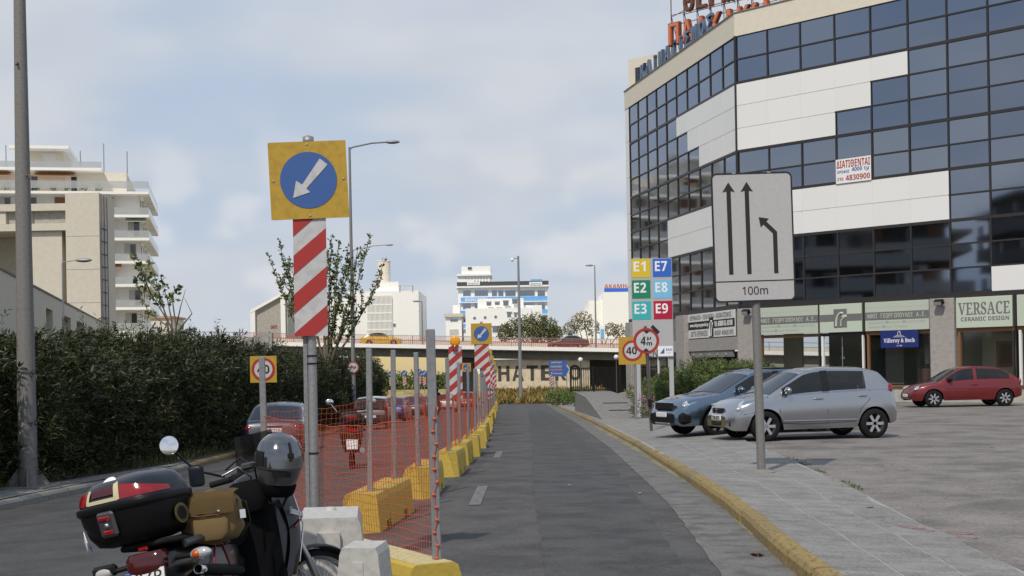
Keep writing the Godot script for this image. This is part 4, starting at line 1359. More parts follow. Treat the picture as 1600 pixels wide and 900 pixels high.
func lamps_and_far_signs() -> void:
	# big tapered pole at the verge
	var p := at_px(44, 765, 25.0)
	var t := street_lamp("lamp_pole", "thick weathered grey lamp pole rising out of the verge before the hedge", on_ground(p.x, 25.0), 10.5, Vector3.ZERO, 0.175, M.pole_grey)
	for k in 4:
		obj("gusset", one_prism(poly([0.14, 0.05, 0.40, 0.05, 0.14, 0.42]), -0.012, 0.012, Transform3D(Basis(Vector3.UP, PI / 2 * k + 0.3), Vector3.ZERO)), M.pole_grey, t)
	obj("hook", one_tube([Vector3(0.10, 5.55, 0.08), Vector3(0.16, 5.56, 0.12), Vector3(0.17, 5.5, 0.13)], 0.02, 6), M.rust, t)
	obj("hook", one_tube([Vector3(-0.02, 7.55, 0.12), Vector3(-0.02, 7.5, 0.17)], 0.02, 6), M.rust, t)
	obj("strap", one_tube([Vector3(0, 3.2, 0), Vector3(0, 3.23, 0)], 0.15, 12), M.pole_grey, t)
	p = at_px(549, 400, 79.0)
	t = street_lamp("street_lamp", "tall thin grey street lamp with one arm, behind the sparse tree", on_ground(p.x, 79.0), at_px(549, 230, 79.0).y - gy(p.x, 79.0), Vector3(2.1, 0, 0), 0.13, M.post_grey)
	var r := ring_sign(t, 0.34, at_px(553, 574, 79.0).y - t.position.y, 0.16)
	letters("4μ", 0.36, 0.24, Vector3(0, 0, 0.002), M.print_black, r, 700, "Droid Sans", Basis(), 0.006)
	p = at_px(553, 500, 150.0)
	street_lamp("street_lamp", "farther street lamp showing its arm above the sparse tree", Vector3(p.x, -1.9, -150), at_px(553, 390, 150.0).y + 1.9, Vector3(3.6, 0, 0), 0.14, M.galvanised)
	p = at_px(98, 450, 70.0)
	street_lamp("street_lamp", "small street lamp standing before the bare concrete tower", Vector3(p.x, gy(p.x, 70), -70), at_px(98, 410, 70.0).y - gy(p.x, 70), Vector3(0.75, 0, 0), 0.07, M.galvanised)
	p = at_px(813, 590, 134.0)
	t = street_lamp("camera_pole", "white camera pole rising in front of the overpass", Vector3(p.x, -1.95, -134), at_px(812, 400, 134.0).y + 1.95, Vector3.ZERO, 0.20, M.galvanised)
	var h: float = at_px(812, 404, 134.0).y + 1.95
	obj("arm", one_tube([Vector3(0, h, 0), Vector3(-0.5, h + 0.05, 0)], 0.04, 6), M.galvanised, t)
	var m := MB.new(); m.ball(Vector3(-0.58, h - 0.1, 0), Vector3(0.16, 0.2, 0.16)); obj("camera_dome", m, M.print_white, t)
	for q in [[931, 412, "slender lamp post on the overpass beside the white tower"], [660, 468, "slender lamp post on the overpass beside the white factory"]]:
		p = at_px(q[0], 520, 149.0)
		var dy := deck_y(p.x)
		t = street_lamp("street_lamp", q[2], Vector3(p.x, dy, -149.0), at_px(q[0], q[1] + 3, 149.0).y - dy, Vector3(-0.25, 0, 0), 0.11, M.post_grey)
	# speed limit before the hedge
	p = at_px(412, 577, 41.5)
	t = thing("speed_limit_sign", "yellow square speed-limit board standing against the hedge", "road sign", on_ground(p.x, 41.5))
	var yy := p.y - t.position.y
	obj("post", one_tube([Vector3.ZERO, Vector3(0, yy + 0.3, 0)], 0.04, 8), M.post_grey, t)
	obj("square_board", one_box(Vector3(0, yy, 0.055), Vector3(0.78, 0.78, 0.012)), M.sign_yellow, t)
	r = ring_sign(t, 0.345, yy, 0.066)
	letters("40", 0.36, 0.26, Vector3(0, 0, 0.002), M.print_black, r, 700, "Droid Sans", Basis(), 0.006)
	# blue direction sign
	p = at_px(875, 576, 118.0)
	t = thing("direction_sign", "blue direction sign with an arrow-shaped end before the graffiti wall", "road sign", on_ground(p.x, 118.0))
	yy = p.y - t.position.y
	for x in [-0.55, 0.55]: obj("post", one_tube([Vector3(x, 0, 0), Vector3(x, yy + 0.5, 0)], 0.04, 6), M.galvanised, t)
	obj("board", one_prism(poly([-0.95, yy - 0.65, 0.55, yy - 0.65, 0.98, yy - 0.10, 0.55, yy + 0.35, -0.95, yy + 0.35]), 0.05, 0.07), M.sign_blue, t)
	obj("board", one_box(Vector3(-0.18, yy + 0.53, 0.06), Vector3(1.55, 0.30, 0.02)), M.sign_blue, t)
	var ch := MB.new()
	ch.prism(poly([0.50, yy - 0.58, 0.62, yy - 0.58, 0.90, yy - 0.10, 0.62, yy + 0.29, 0.50, yy + 0.29, 0.76, yy - 0.10]), 0.071, 0.075)
	obj("chevron", ch, M.sign_white, t)
	for k in 3: letters(["ΠΕΙΡΑΙΑΣ", "ΠΕΡΙΣΤΕΡΙ", "Piraeus"][k], 0.95, 0.15, Vector3(-0.30, yy + 0.18 - k * 0.28, 0.071), M.sign_white if k != 1 else M.neon_orange_tube, t, 700, "Droid Sans", Basis(), 0.006)
	letters("ΑΘΗΝΑ", 0.9, 0.14, Vector3(-0.3, yy + 0.53, 0.071), M.sign_white, t, 700, "Droid Sans", Basis(), 0.006)
	p = at_px(861, 600, 112.0)
	t = thing("striped_marker", "red and white striped marker beside the blue direction sign", "road marker", on_ground(p.x, 112.0))
	obj("post", one_tube([Vector3.ZERO, Vector3(0, 2.5, 0)], 0.04, 6), M.galvanised, t)
	stripes(t, 0.28, 0.8, 1.7, 0.05, 0.22)
	# keep-left discs beyond the overpass
	for q in [[611, 584, 172.0], [632, 583, 168.0], [655, 581, 165.0], [663, 583, 170.0]]:
		p = at_px(q[0], q[1], q[2])
		t = thing("keep_left_sign", "tiny blue keep-left disc over a striped board beyond the overpass", "road sign", Vector3(p.x, -1.95, -q[2]), 0, "keep-left discs beyond the overpass")
		yy = p.y + 1.95
		obj("post", one_tube([Vector3.ZERO, Vector3(0, yy, 0)], 0.05, 6), M.galvanised, t)
		obj("blue_disc", one_prism(disc(0.34, 20), 0.06, 0.08, Transform3D(Basis(), Vector3(0, yy, 0))), M.sign_blue, t)
		obj("arrow", one_prism(arrow_poly(0.32), 0.082, 0.09, Transform3D(Basis(), Vector3(0, yy, 0))), M.sign_white, t)
		stripes(t, 0.42, 1.0, yy - 1.45, 0.07, 0.3)
	# far yellow blocks where the slip road turns
	var bm := concrete_block().mesh()
	for q in [[618, 626, 0.0], [640, 627, 0.0], [664, 626, 0.0], [792, 621, 0.1], [808, 620, 0.1], [824, 618, 0.2], [846, 617, 0.2], [857, 617, 0.2]]:
		p = at_px(q[0], q[1], 138.0)
		var o := obj("concrete_block", bm, M.block_yellow)
		tag(o, "distant yellow concrete block lying across the end of the road", "barrier block", "yellow blocks across the road's end")
		o.transform = Transform3D(Basis(Vector3.UP, PI / 2 + q[2]).scaled(Vector3(1, 1.6, 0.62)), Vector3(p.x, road_fall(128.0) - 0.005, -138.0))


# ------------------------------------------------------------------ the overpass
func deck_y(x: float) -> float:
	return 3.5 - 0.0355 * x

func deck_box(m: MB, x0: float, x1: float, lo: float, hi: float, d0: float, d1: float) -> void:
	var q := poly([x0, deck_y(x0) + lo, x1, deck_y(x1) + lo, x1, deck_y(x1) + hi, x0, deck_y(x0) + hi])
	m.prism(q, -d1, -d0)

func overpass() -> void:
	var t := thing("overpass", "low concrete road overpass with railings crossing behind the works", "bridge", Vector3(0, 0, 0))
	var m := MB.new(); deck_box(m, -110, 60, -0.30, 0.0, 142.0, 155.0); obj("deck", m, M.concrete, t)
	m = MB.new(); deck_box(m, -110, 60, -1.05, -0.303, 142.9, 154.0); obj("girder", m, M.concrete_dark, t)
	m = MB.new(); deck_box(m, -110, 60, -0.22, 0.16, 141.8, 142.1); obj("fascia", m, M.white_wall, t)
	m = MB.new(); deck_box(m, -110, 60, 0.0, 0.75, 154.6, 154.9); obj("parapet", m, M.concrete_warm, t)
	for rr in [0.55, 1.02]:
		m = MB.new(); deck_box(m, -110, 60, rr, rr + 0.06, 142.16, 142.22); obj("rail", m, M.steel, t)
	for k in 40:
		var x := -50.0 + k * 2.0
		m = MB.new(); m.box(Vector3(x, deck_y(x) + 0.55, -142.19), Vector3(0.07, 1.1, 0.07)); obj("rail_post", m, M.steel, t)
	for x in [-4.6, -31.0]:
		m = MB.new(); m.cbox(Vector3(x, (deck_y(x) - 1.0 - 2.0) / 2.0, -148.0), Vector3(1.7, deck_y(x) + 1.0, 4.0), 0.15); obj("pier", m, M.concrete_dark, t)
	# masonry end wall carrying the deck
	m = MB.new()
	m.box(Vector3(2.7, 0.0, -143.6), Vector3(10.4, 4.7, 0.6))
	var wall := obj("end_wall", m, M.beige_wall, t)
	m = MB.new(); m.box(Vector3(7.7, 0.0, -148.0), Vector3(0.5, 4.4, 8.0)); obj("side_wall", m, M.concrete_dark, t)
	m = MB.new(); m.box(Vector3(18, 0.0, -153.0), Vector3(20, 4.4, 0.6)); obj("back_wall", m, M.concrete_dark, t)
	mat("graffiti", 0.075, 0.065, 0.055, 0.9)
	var word := "HATERO"
	for k in 6:
		letters(word[k], 1.15, 1.55, Vector3(-0.85 + k * 1.45, 0.92, -143.285), M.graffiti, wall, 700, "Droid Sans", Basis(), 0.03, "graffiti_letter")
	m = MB.new()
	for k in 5:
		var pts := []
		for j in 12:
			var a := TAU * j / 11.0
			pts.append(Vector3(-0.4 + k * 1.05 + cos(a + k) * (0.6 - 0.06 * k), -0.95 + sin(a * (1 + k % 2)) * 0.42, -143.27))
		m.tube(pts, 0.06, 5)
	mat("graffiti_pale", 0.62, 0.66, 0.70, 0.8)
	obj("graffiti_loop", m, M.graffiti_pale, wall)
	# building-site net on the railing
	mat("faded_net", 0.52, 0.13, 0.07, 0.7)
	m = MB.new()
	var x := -27.0
	while x < 13.0:
		for i in 7:
			var a := Vector3(x, deck_y(x) + 0.10 + i * 0.14, -142.10); var b := Vector3(x + 0.2, deck_y(x + 0.2) + 0.10 + i * 0.14, -142.10)
			cord(m, a, b, 0.017)
			if i < 6: cord(m, a, a + Vector3(0, 0.14, 0), 0.017)
		x += 0.2
	var n := obj("safety_net", m, M.faded_net)
	tag(n, "faded orange net hung along the overpass railing", "safety net")


# ------------------------------------------------------------------ buildings
# a box whose street face spans the given photo rectangle at distance d, with real depth behind it
func facade_box(parent: Node3D, called: String, px0: float, px1: float, py0: float, py1: float, d: float, depth: float, mt: Material, out := 0.0) -> MeshInstance3D:
	var c := (px0 + px1) / 2
	var a := at_px(px0, (py0 + py1) / 2, d); var b := at_px(px1, (py0 + py1) / 2, d)
	var top := at_px(c, py0, d).y; var bot := at_px(c, py1, d).y
	var m := MB.new()
	m.box(Vector3((a.x + b.x) / 2, (top + bot) / 2, -d - depth / 2 + out) - parent.position, Vector3(b.x - a.x, top - bot, depth))
	return obj(called, m, mt, parent)

func window_px(parent: Node3D, px0: float, px1: float, py0: float, py1: float, d: float, mt: Material, frame: Material = null) -> void:
	var w := facade_box(parent, "window", px0, px1, py0, py1, d, 0.10, frame if frame else M.white_wall, 0.04)
	var g := facade_box(parent, "pane", px0 + 0.5, px1 - 0.5, py0 + 0.5, py1 - 0.5, d, 0.05, mt, 0.055)
	parent.remove_child(g)
	w.add_child(g)

# block of flats in its own axes: x along the front, z towards the street, origin at the middle of the front foot
func flats(called: String, label: String, at: Vector3, turn: float, w: float, deep: float, floors: int, wall: Material, shutters: Array, group := "", detail := true, slab: Material = null) -> Node3D:
	var t := thing(called, label, "building", at, turn, group)
	if slab == null: slab = M.white_wall
	var fh := 3.0
	var top := floors * fh + 0.4
	obj("wall", one_box(Vector3(0, top / 2, -deep / 2 - 1.3), Vector3(w - 2.6, top, deep - 2.6)), wall, t)
	for f in range(1, floors + 1):
		var y := f * fh
		obj("balcony_slab", one_box(Vector3(0, y - 0.09, -deep / 2 + 0.0), Vector3(w, 0.34, deep)), slab, t)
		if f == floors: continue
		obj("balcony_rail", one_box(Vector3(0, y + 0.55, -0.06), Vector3(w - 0.1, 0.95, 0.06)), M.rail_glass if detail else slab, t)
		obj("balcony_rail", one_box(Vector3(w / 2 - 0.06, y + 0.55, -deep / 2), Vector3(0.06, 0.95, deep - 0.2)), M.rail_glass if detail else slab, t)
	for f in floors:
		var y := f * fh + 0.25
		var x := -w / 2 + 2.4
		var k := f
		while x < w / 2 - 2.0:
			var kind: int = (k * 7 + f * 3) % shutters.size()
			var fr := obj("window", one_box(Vector3(x, y + 1.1, -1.29), Vector3(1.5, 2.15, 0.08)), shutters[kind], t)
			if kind != 0: obj("pane", one_box(Vector3(x + 0.35, y + 1.1, -1.245), Vector3(0.65, 1.95, 0.04)), M.glass_dark, fr)
			if detail and (k + f) % 5 == 2:
				obj("awning", one_box(Vector3(x + 0.3, y + 2.2, -0.75), Vector3(2.6, 0.05, 1.1), Basis(Vector3.RIGHT, 0.5)), M.awning_a if k % 2 else M.awning_b, t)
			x += 2.7 + (k % 3) * 0.5
			k += 1
		for j in 3:
			var z := -4.5 - j * 6.0
			var fr := obj("window", one_box(Vector3(w / 2 - 1.29, y + 1.1, z), Vector3(0.08, 2.15, 1.7)), shutters[(j + f) % shutters.size()], t)
			obj("pane", one_box(Vector3(w / 2 - 1.245, y + 1.1, z + 0.3), Vector3(0.04, 1.95, 0.8)), M.glass_dark, fr)
			if detail: obj("air_conditioner", one_cbox(Vector3(w / 2 - 1.0, y + 2.2, z + 1.9), Vector3(0.35, 0.55, 0.8), 0.03), M.white_wall, t)
	return t

func left_buildings() -> void:
	mat("shutter_brown", 0.24, 0.10, 0.05, 0.7); mat("shutter_grey", 0.42, 0.40, 0.37, 0.7); mat("shutter_white", 0.72, 0.71, 0.68, 0.7)
	mat("awning_a", 0.55, 0.30, 0.16, 0.8); mat("awning_b", 0.45, 0.48, 0.42, 0.8)
	var sh := [M.shutter_brown, M.shutter_grey, M.shutter_white, M.shutter_grey, M.shutter_brown]
	# tall flats behind the bare concrete
	var c := at_px(232, 300, 183.0)
	var w := 46.0
	var t := flats("apartment_block", "tall white apartment block with wraparound balconies behind the bare concrete tower", Vector3(c.x - w / 2 * cos(0.20), -1.9, -183.0 + w / 2 * sin(0.20)), 0.20, w, 26.0, 9, M.white_wall, sh)
	# two set-back top storeys
	obj("upper_storey", one_box(Vector3(0, 28.7, -14.0), Vector3(w - 6, 2.8, 20.0)), M.cream_wall, t)
	obj("roof_slab", one_box(Vector3(-2.5, 30.2, -13.0), Vector3(w - 7, 0.35, 22.0)), M.white_wall, t)
	obj("balcony_rail", one_box(Vector3(0, 27.95, -0.06), Vector3(w - 0.1, 0.95, 0.06)), M.rail_glass, t)
	obj("balcony_rail", one_box(Vector3(w / 2 - 0.06, 27.95, -13.0), Vector3(0.06, 0.95, 25.6)), M.rail_glass, t)
	for x in [-16.0, -12.5, -8.0, -5.0, 1.0, 8.0, 13.0]:
		var fr := obj("window", one_box(Vector3(x, 28.5, -3.98), Vector3(1.6, 2.1, 0.08)), sh[int(absf(x)) % 4 + 1], t)
		obj("pane", one_box(Vector3(x + 0.35, 28.5, -3.93), Vector3(0.7, 1.9, 0.04)), M.glass_dark, fr)
	for x in [3.0, 11.0]: obj("awning", one_box(Vector3(x, 29.6, -3.2), Vector3(5.0, 0.06, 1.8), Basis(Vector3.RIGHT, 0.35)), M.awning_a, t)
	obj("roof_room", one_box(Vector3(9.5, 31.6, -9.0), Vector3(5.2, 2.6, 9.0)), M.cream_wall, t)
	obj("roof_slab", one_box(Vector3(9.2, 33.05, -8.2), Vector3(7.4, 0.4, 12.0)), M.white_wall, t)
	obj("window", one_box(Vector3(10.2, 31.6, -4.48), Vector3(1.6, 2.0, 0.06)), M.shutter_white, t)
	obj("stair_head", one_box(Vector3(-13.5, 32.4, -12.0), Vector3(8.0, 4.6, 8.0)), M.concrete_warm, t)
	obj("balcony_rail", one_box(Vector3(-2.5, 30.8, -2.1), Vector3(w - 7, 0.8, 0.06)), M.rail_glass, t)
	for x in [-7.0, 4.6, 14.0, 17.0, 20.0]: obj("aerial", one_tube([Vector3(x, 30.2, -6.0), Vector3(x, 33.2 + fmod(absf(x), 2.0), -6.0)], 0.07, 5), M.steel, t)
	for k in 9:
		var m := MB.new()
		for j in 40: leaf(m, Vector3(1.5 + k * 1.9, 27.6, -0.9) + rand_in_ball(0.55), 0.35, 0.2)
		obj("balcony_plant", m, M.shrub_leaf, t)
	# unfinished concrete frame with a shaft
	var d := 110.0
	t = thing("concrete_tower", "bare unfinished concrete building with a plain shaft and scaffold strip", "building", Vector3(at_px(105, 500, d).x, -1.0, -d))
	var X := func(px: float) -> float: return at_px(px, 400, d).x - t.position.x
	var Y := func(py: float) -> float: return at_px(90, py, d).y + 1.0
	var xs: float = X.call(156.0)
	obj("shaft", one_box(Vector3(xs / 2, Y.call(302.0) / 2, -2.1), Vector3(xs, Y.call(302.0), 4.2)), M.concrete_warm, t)
	for k in 5: obj("pour_joint", one_box(Vector3(xs / 2, 3.0 + k * 2.6, 0.003), Vector3(xs + 0.01, 0.035, 0.02)), M.concrete, t)
	for k in 14:
		var y := 1.0 + k * 1.0
		obj("scaffold_rung", one_box(Vector3(xs + 0.10, y, -0.95), Vector3(0.05, 0.06, 1.6)), M.rust, t)
	for z in [-0.15, -0.95, -1.75]: obj("scaffold_pole", one_tube([Vector3(xs + 0.12, 0, z), Vector3(xs + 0.12, Y.call(305.0), z)], 0.035, 5), M.rust, t)
	obj("scaffold_sheet", one_box(Vector3(xs + 0.03, 7.5, -0.95), Vector3(0.03, 14.0, 1.6)), M.board_grey, t)
	var wl := 26.0
	obj("roof_beam", one_box(Vector3(-wl / 2 - 0.01, Y.call(323.0), -3.2), Vector3(wl, 0.55, 6.2)), M.concrete_warm, t)
	obj("infill", one_box(Vector3(-wl / 2 - 0.01, Y.call(338.0), -3.4), Vector3(wl, 1.0, 5.6)), M.concrete, t)
	for x in [-3.0, -5.0, -8.4, -12.0]: obj("stub_column", one_box(Vector3(x, Y.call(338.0), -0.5), Vector3(0.5, 1.0, 0.5)), M.concrete_warm, t)
	obj("beam", one_box(Vector3(-wl / 2 - 0.01, Y.call(354.0), -3.2), Vector3(wl, 0.55, 6.1)), M.concrete_warm, t)
	obj("wall", one_box(Vector3((X.call(42.0) + X.call(94.0)) / 2, Y.call(360.0) / 2, -3.3), Vector3(X.call(94.0) - X.call(42.0), Y.call(360.0), 5.6)), M.concrete_warm, t)
	obj("back_wall", one_box(Vector3(-wl / 2, Y.call(360.0) / 2, -5.9), Vector3(wl, Y.call(360.0), 0.5)), M.concrete_warm, t)
	obj("wall", one_box(Vector3(-10.5, Y.call(360.0) / 2, -3.3), Vector3(4.2, Y.call(360.0), 5.6)), M.concrete_warm, t)
	# low concrete building with square openings
	var a := Vector3(-20.9, -0.9, -61.0); var b := Vector3(-33.2, -0.9, -116.0)
	var u := (b - a).normalized()
	var len := a.distance_to(b)
	t = thing("low_concrete_building", "low grey concrete building with a row of dark square openings above the hedge", "building", a)
	var B := Basis(u, Vector3.UP, u.cross(Vector3.UP))
	t.basis = B
	var hgt := 6.45
	obj("lower_wall", one_box(Vector3(len / 2 - 6, 2.1, -0.2), Vector3(len + 12, 4.2, 0.4)), M.concrete_warm, t)
	obj("upper_wall", one_box(Vector3(len / 2 - 6, hgt - 0.35, -0.2), Vector3(len + 12, 0.7, 0.4)), M.concrete_warm, t)
	var open := [[7.3, 10.5], [16.3, 21.0], [25.0, 30.0], [34.5, 39.0]]
	var last := -12.0
	for o in open + [[len, len]]:
		obj("pier_wall", one_box(Vector3((last + o[0]) / 2, 4.975, -0.2), Vector3(o[0] - last, 1.55, 0.4)), M.concrete_warm, t)
		last = o[1]
	obj("roof", one_box(Vector3(len / 2 - 6, hgt - 0.5, -5.4), Vector3(len + 12, 0.3, 10.0)), M.concrete_dark, t)
	obj("back_wall", one_box(Vector3(len / 2 - 6, 3.0, -10.0), Vector3(len + 12, 6.0, 0.4)), M.concrete_dark, t)
	obj("coping", one_box(Vector3(len / 2 - 6, hgt + 0.04, -0.2), Vector3(len + 12, 0.08, 0.5)), M.concrete_dark, t)
	# curved ramp wall behind the hedge
	t = thing("ramp_wall", "pale curved concrete ramp parapet behind the hedge's end", "wall", Vector3(-19.5, -1.0, -105.0))
	var rows := []
	for k in 13:
		var f := k / 12.0
		var p := Vector3(-1.3 + 2.6 * f, 0, -2.0 * sin(f * 1.4))
		rows.append([p, p + Vector3(0, 4.6 + 0.9 * sin(f * 1.5), 0), p + Vector3(0, 4.6 + 0.9 * sin(f * 1.5), -0.5), p + Vector3(0, 0, -0.5)])
	var mm := MB.new()
	for k in 12:
		for j in 3: mm.quad(rows[k][j], rows[k + 1][j], rows[k + 1][j + 1], rows[k][j + 1])
	obj("parapet", mm, M.concrete, t)
	# flats across the road, mirrored in the glass
	flats("apartment_block", "dull flats with paler balcony edges across the avenue, mirrored in the office glass", Vector3(-62, -1.0, -46), PI / 2 + 0.1, 30.0, 14.0, 5, M.concrete_dark, sh, "", false, M.concrete)
	flats("apartment_block", "grey flats across the avenue, mirrored lower in the office glass", Vector3(-66, -1.0, -12), PI / 2 - 0.05, 26.0, 14.0, 6, M.concrete_dark, sh, "", false, M.concrete_dark)
	flats("apartment_block", "pale flats across the avenue, beyond the grey ones, mirrored in the glass", Vector3(-70, -1.0, 22), PI / 2, 30.0, 14.0, 4, M.concrete, sh, "", false, M.concrete_dark)
	flats("apartment_block", "dull brown flats across the avenue, mirrored in the lowest glass row", Vector3(-60, -1.0, -80), PI / 2 + 0.15, 24.0, 14.0, 5, M.concrete_dark, sh, "", false, M.concrete)

func far_buildings() -> void:
	mat("blue_band", 0.16, 0.42, 0.78, 0.5)
	mat("roof_dark", 0.07, 0.07, 0.07, 0.7)
	mat("louvre", 0.52, 0.52, 0.50, 0.6)
	# white factory
	var d := 235.0
	var t := thing("factory", "large white factory with a round roof tank behind the sparse tree", "building", Vector3(at_px(525, 560, d).x, -1.9, -d))
	facade_box(t, "block", 545, 655, 455, 585, d, 22, M.white_wall)
	facade_box(t, "block", 450, 545.2, 468, 585, d, 24, M.white_wall, -0.5)
	facade_box(t, "roof_block", 583, 622, 440, 455.2, d, 12, M.white_wall, -1.0)
	facade_box(t, "louvre_frame", 574, 613, 462, 526, d, 0.3, M.louvre, 0.15)
	for k in 20: facade_box(t, "louvre_bar", 575 + k * 1.95, 576.1 + k * 1.95, 463, 526, d, 0.2, M.white_wall, 0.3)
	for k in 4: facade_box(t, "louvre_shelf", 574, 613, 475 + k * 13, 477 + k * 13, d, 0.2, M.white_wall, 0.28)
	var p := at_px(600, 425, d + 8) - t.position
	var m := MB.new(); m.lathe([Vector2(1.12, p.y - 1.9), Vector2(1.12, p.y + 1.75), Vector2(1.2, p.y + 1.78), Vector2(1.2, p.y + 1.95), Vector2(0, p.y + 2.0)], Transform3D(Basis(), Vector3(p.x, 0, p.z)), 24)
	obj("tank", m, M.cream_wall, t)
	for q in [[448, 473, 456, 480], [458, 473, 462, 480], [446, 487, 455, 496], [457, 487, 463, 496], [446, 508, 455, 518], [457, 508, 463, 518]]: window_px(t, q[0], q[2], q[1], q[3], d, M.facade_glass_c)
	window_px(t, 614, 619, 505, 511, d, M.facade_glass_c)
	window_px(t, 588, 594, 445, 449, d, M.facade_glass_c)
	obj("roof_rail", one_tube([at_px(622, 446, d) - t.position, at_px(646, 446, d) - t.position], 0.08, 5), M.steel, t)
	for q in [625, 645]: obj("roof_rail", one_tube([at_px(q, 446, d) - t.position, at_px(q, 456, d) - t.position], 0.08, 5), M.steel, t)
	# shed with a sloping roof line in front of it
	d = 225.0
	t = thing("factory_shed", "grey gabled factory shed with small red lettering beside the white factory", "building", Vector3(at_px(420, 560, d).x, -1.9, -d))
	var pts := PackedVector2Array()
	for q in [[397, 586], [450, 586], [450, 458], [440, 461], [398, 485]]:
		var w := at_px(q[0], q[1], d) - t.position
		pts.append(Vector2(w.x, w.y))
	obj("gable", one_prism(pts, -18, 0), M.concrete, t)
	var rf := PackedVector2Array()
	for q in [[393, 484.5], [440, 458], [452, 455], [452, 459], [440, 463], [393, 489]]:
		var w := at_px(q[0], q[1], d) - t.position
		rf.append(Vector2(w.x, w.y))
	obj("roof", one_prism(rf, -18.5, 0.6), M.white_wall, t)
	facade_box(t, "corner_pier", 393, 400, 486, 586, d, 1.0, M.white_wall, 0.55)
	facade_box(t, "corner_pier", 440, 447, 462, 586, d, 1.0, M.white_wall, 0.55)
	p = at_px(428, 511, d) - t.position
	letters("EMKE", 1.05, 0.55, Vector3(p.x, p.y, 0.02), M.sign_red, t, 700, "Droid Sans", Basis(), 0.03)
	# blue and white office block
	d = 270.0
	t = thing("blue_banded_offices", "white offices with sky blue bands and a dark roof fascia", "building", Vector3(at_px(785, 560, d).x, -1.9, -d))
	facade_box(t, "wall", 717, 856, 449, 584, d, 16, M.white_wall)
	facade_box(t, "roof_fascia", 714, 857, 440, 446.5, d, 17, M.roof_dark, 0.6)
	facade_box(t, "ledge", 713, 858, 446.6, 449, d, 17, M.white_wall, 0.8)
	for r in 3:
		var y := 453.0 + r * 20.5
		for q in [[723, 736], [741, 763], [768, 777], [778, 787], [789, 806], [812, 836], [839.5, 852]]:
			window_px(t, q[0], q[1], y, y + 10.0, d, M.facade_glass_c)
		facade_box(t, "blue_band", 720, 855, y + 10.8, y + 18.0, d, 0.4, M.blue_band, 0.3)
		facade_box(t, "ledge", 718, 857, y + 18.2, y + 19.6, d, 1.0, M.white_wall, 0.6)
	p = at_px(745, 468, d) - t.position
	letters("BANCETTA", 4.4, 0.62, Vector3(p.x, p.y, 0.31), M.print_white, t, 700, "Droid Sans", Basis(), 0.03)
	for q in [[730, 750], [827, 847]]:
		facade_box(t, "oval_sign", q[0], q[1], 440.8, 446, d, 0.3, M.print_white, 0.9)
		p = at_px((q[0] + q[1]) / 2.0, 443.4, d) - t.position
		letters("bianco", 1.9, 0.4, Vector3(p.x, p.y, 0.91), M.print_grey, t, 400, "Droid Sans", Basis(), 0.03)
	facade_box(t, "roof_tank", 830, 848, 434, 440.2, d, 4, M.e_sky, -4)
	# tower behind it
	d = 290.0
	t = thing("white_tower_block", "plain white tower with small square windows behind the blue banded offices", "building", Vector3(at_px(742, 560, d).x, -1.9, -d))
	facade_box(t, "wall", 716, 767, 430, 584, d, 12, M.white_wall)
	facade_box(t, "ledge", 714, 768, 428, 431, d, 13, M.white_wall, 0.5)
	facade_box(t, "top_storey", 721, 766.5, 416, 428.2, d, 11, M.white_wall)
	for k in 8: window_px(t, 726.5 + k * 4.7, 729.5 + k * 4.7, 433.5, 436.5, d, M.facade_glass_c)
	for k in 5: window_px(t, 740.5 + k * 4.7, 743.5 + k * 4.7, 438, 441, d, M.facade_glass_c)
	facade_box(t, "vent", 731, 737, 417.5, 420, d, 0.4, M.roof_dark, 0.3)
	# white house with round windows
	d = 245.0
	t = thing("porthole_house", "white modernist house with three round windows before the blue banded offices", "building", Vector3(at_px(780, 560, d).x, -1.9, -d))
	facade_box(t, "lower_storeys", 728, 831, 481, 586, d, 14, M.white_wall)
	facade_box(t, "upper_storey", 746, 818, 466, 481.2, d, 12, M.white_wall, -0.8)
	facade_box(t, "wing", 818, 848, 476, 586, d, 10, M.white_wall, -2.0)
	for q in [[741.5, 497], [758, 496], [774.5, 495]]:
		p = at_px(q[0], q[1], d) - t.position
		var w := obj("round_window", one_prism(disc(0.31, 20), 0.0, 0.05, Transform3D(Basis(), Vector3(p.x, p.y, p.z))), M.shutter_white, t)
		obj("pane", one_prism(disc(0.24, 20), 0.05, 0.06, Transform3D(Basis(), Vector3(p.x, p.y, p.z))), M.facade_glass_c, w)
	for q in [[738, 512, 749, 519], [753, 511, 763, 518], [769, 510, 779, 520], [760, 472, 768, 478], [773, 472, 781, 477], [786, 470, 795, 478], [800, 467, 809, 475], [792, 488, 799, 496], [803, 489, 808, 496]]:
		window_px(t, q[0], q[2], q[1], q[3], d, M.facade_glass_c)
		facade_box(t, "window_hood", q[0] - 0.7, q[2] + 0.7, q[1] - 1.2, q[1] - 0.3, d, 0.35, M.shutter_grey, 0.3)
	# small villa
	d = 250.0
	t = thing("villa", "small pale villa with a hipped roof beside the blue banded offices", "building", Vector3(at_px(706, 560, d).x, -1.9, -d))
	facade_box(t, "wall", 697, 722, 495, 586, d, 10, M.white_wall)
	facade_box(t, "roof", 694, 724, 490, 495.2, d, 11, M.concrete_warm, 0.5)
	facade_box(t, "roof_room", 707, 718, 476, 490.2, d, 6, M.white_wall, -1.5)
	window_px(t, 703, 716, 498, 503, d, M.facade_glass_c); window_px(t, 702, 717, 514, 524, d, M.louvre)
	# white tower with rooftop letters
	d = 205.0
	t = thing("white_tower", "tall white tower with orange and blue rooftop lettering beside the glass building", "building", Vector3(at_px(955, 560, d).x, -1.9, -d))
	facade_box(t, "wall", 943, 1010, 456, 592, d, 14, M.white_wall)
	facade_box(t, "step", 921, 943.2, 469, 592, d, 12, M.white_wall, -1.0)
	facade_box(t, "step", 905, 921.2, 487, 592, d, 12, M.white_wall, -1.5)
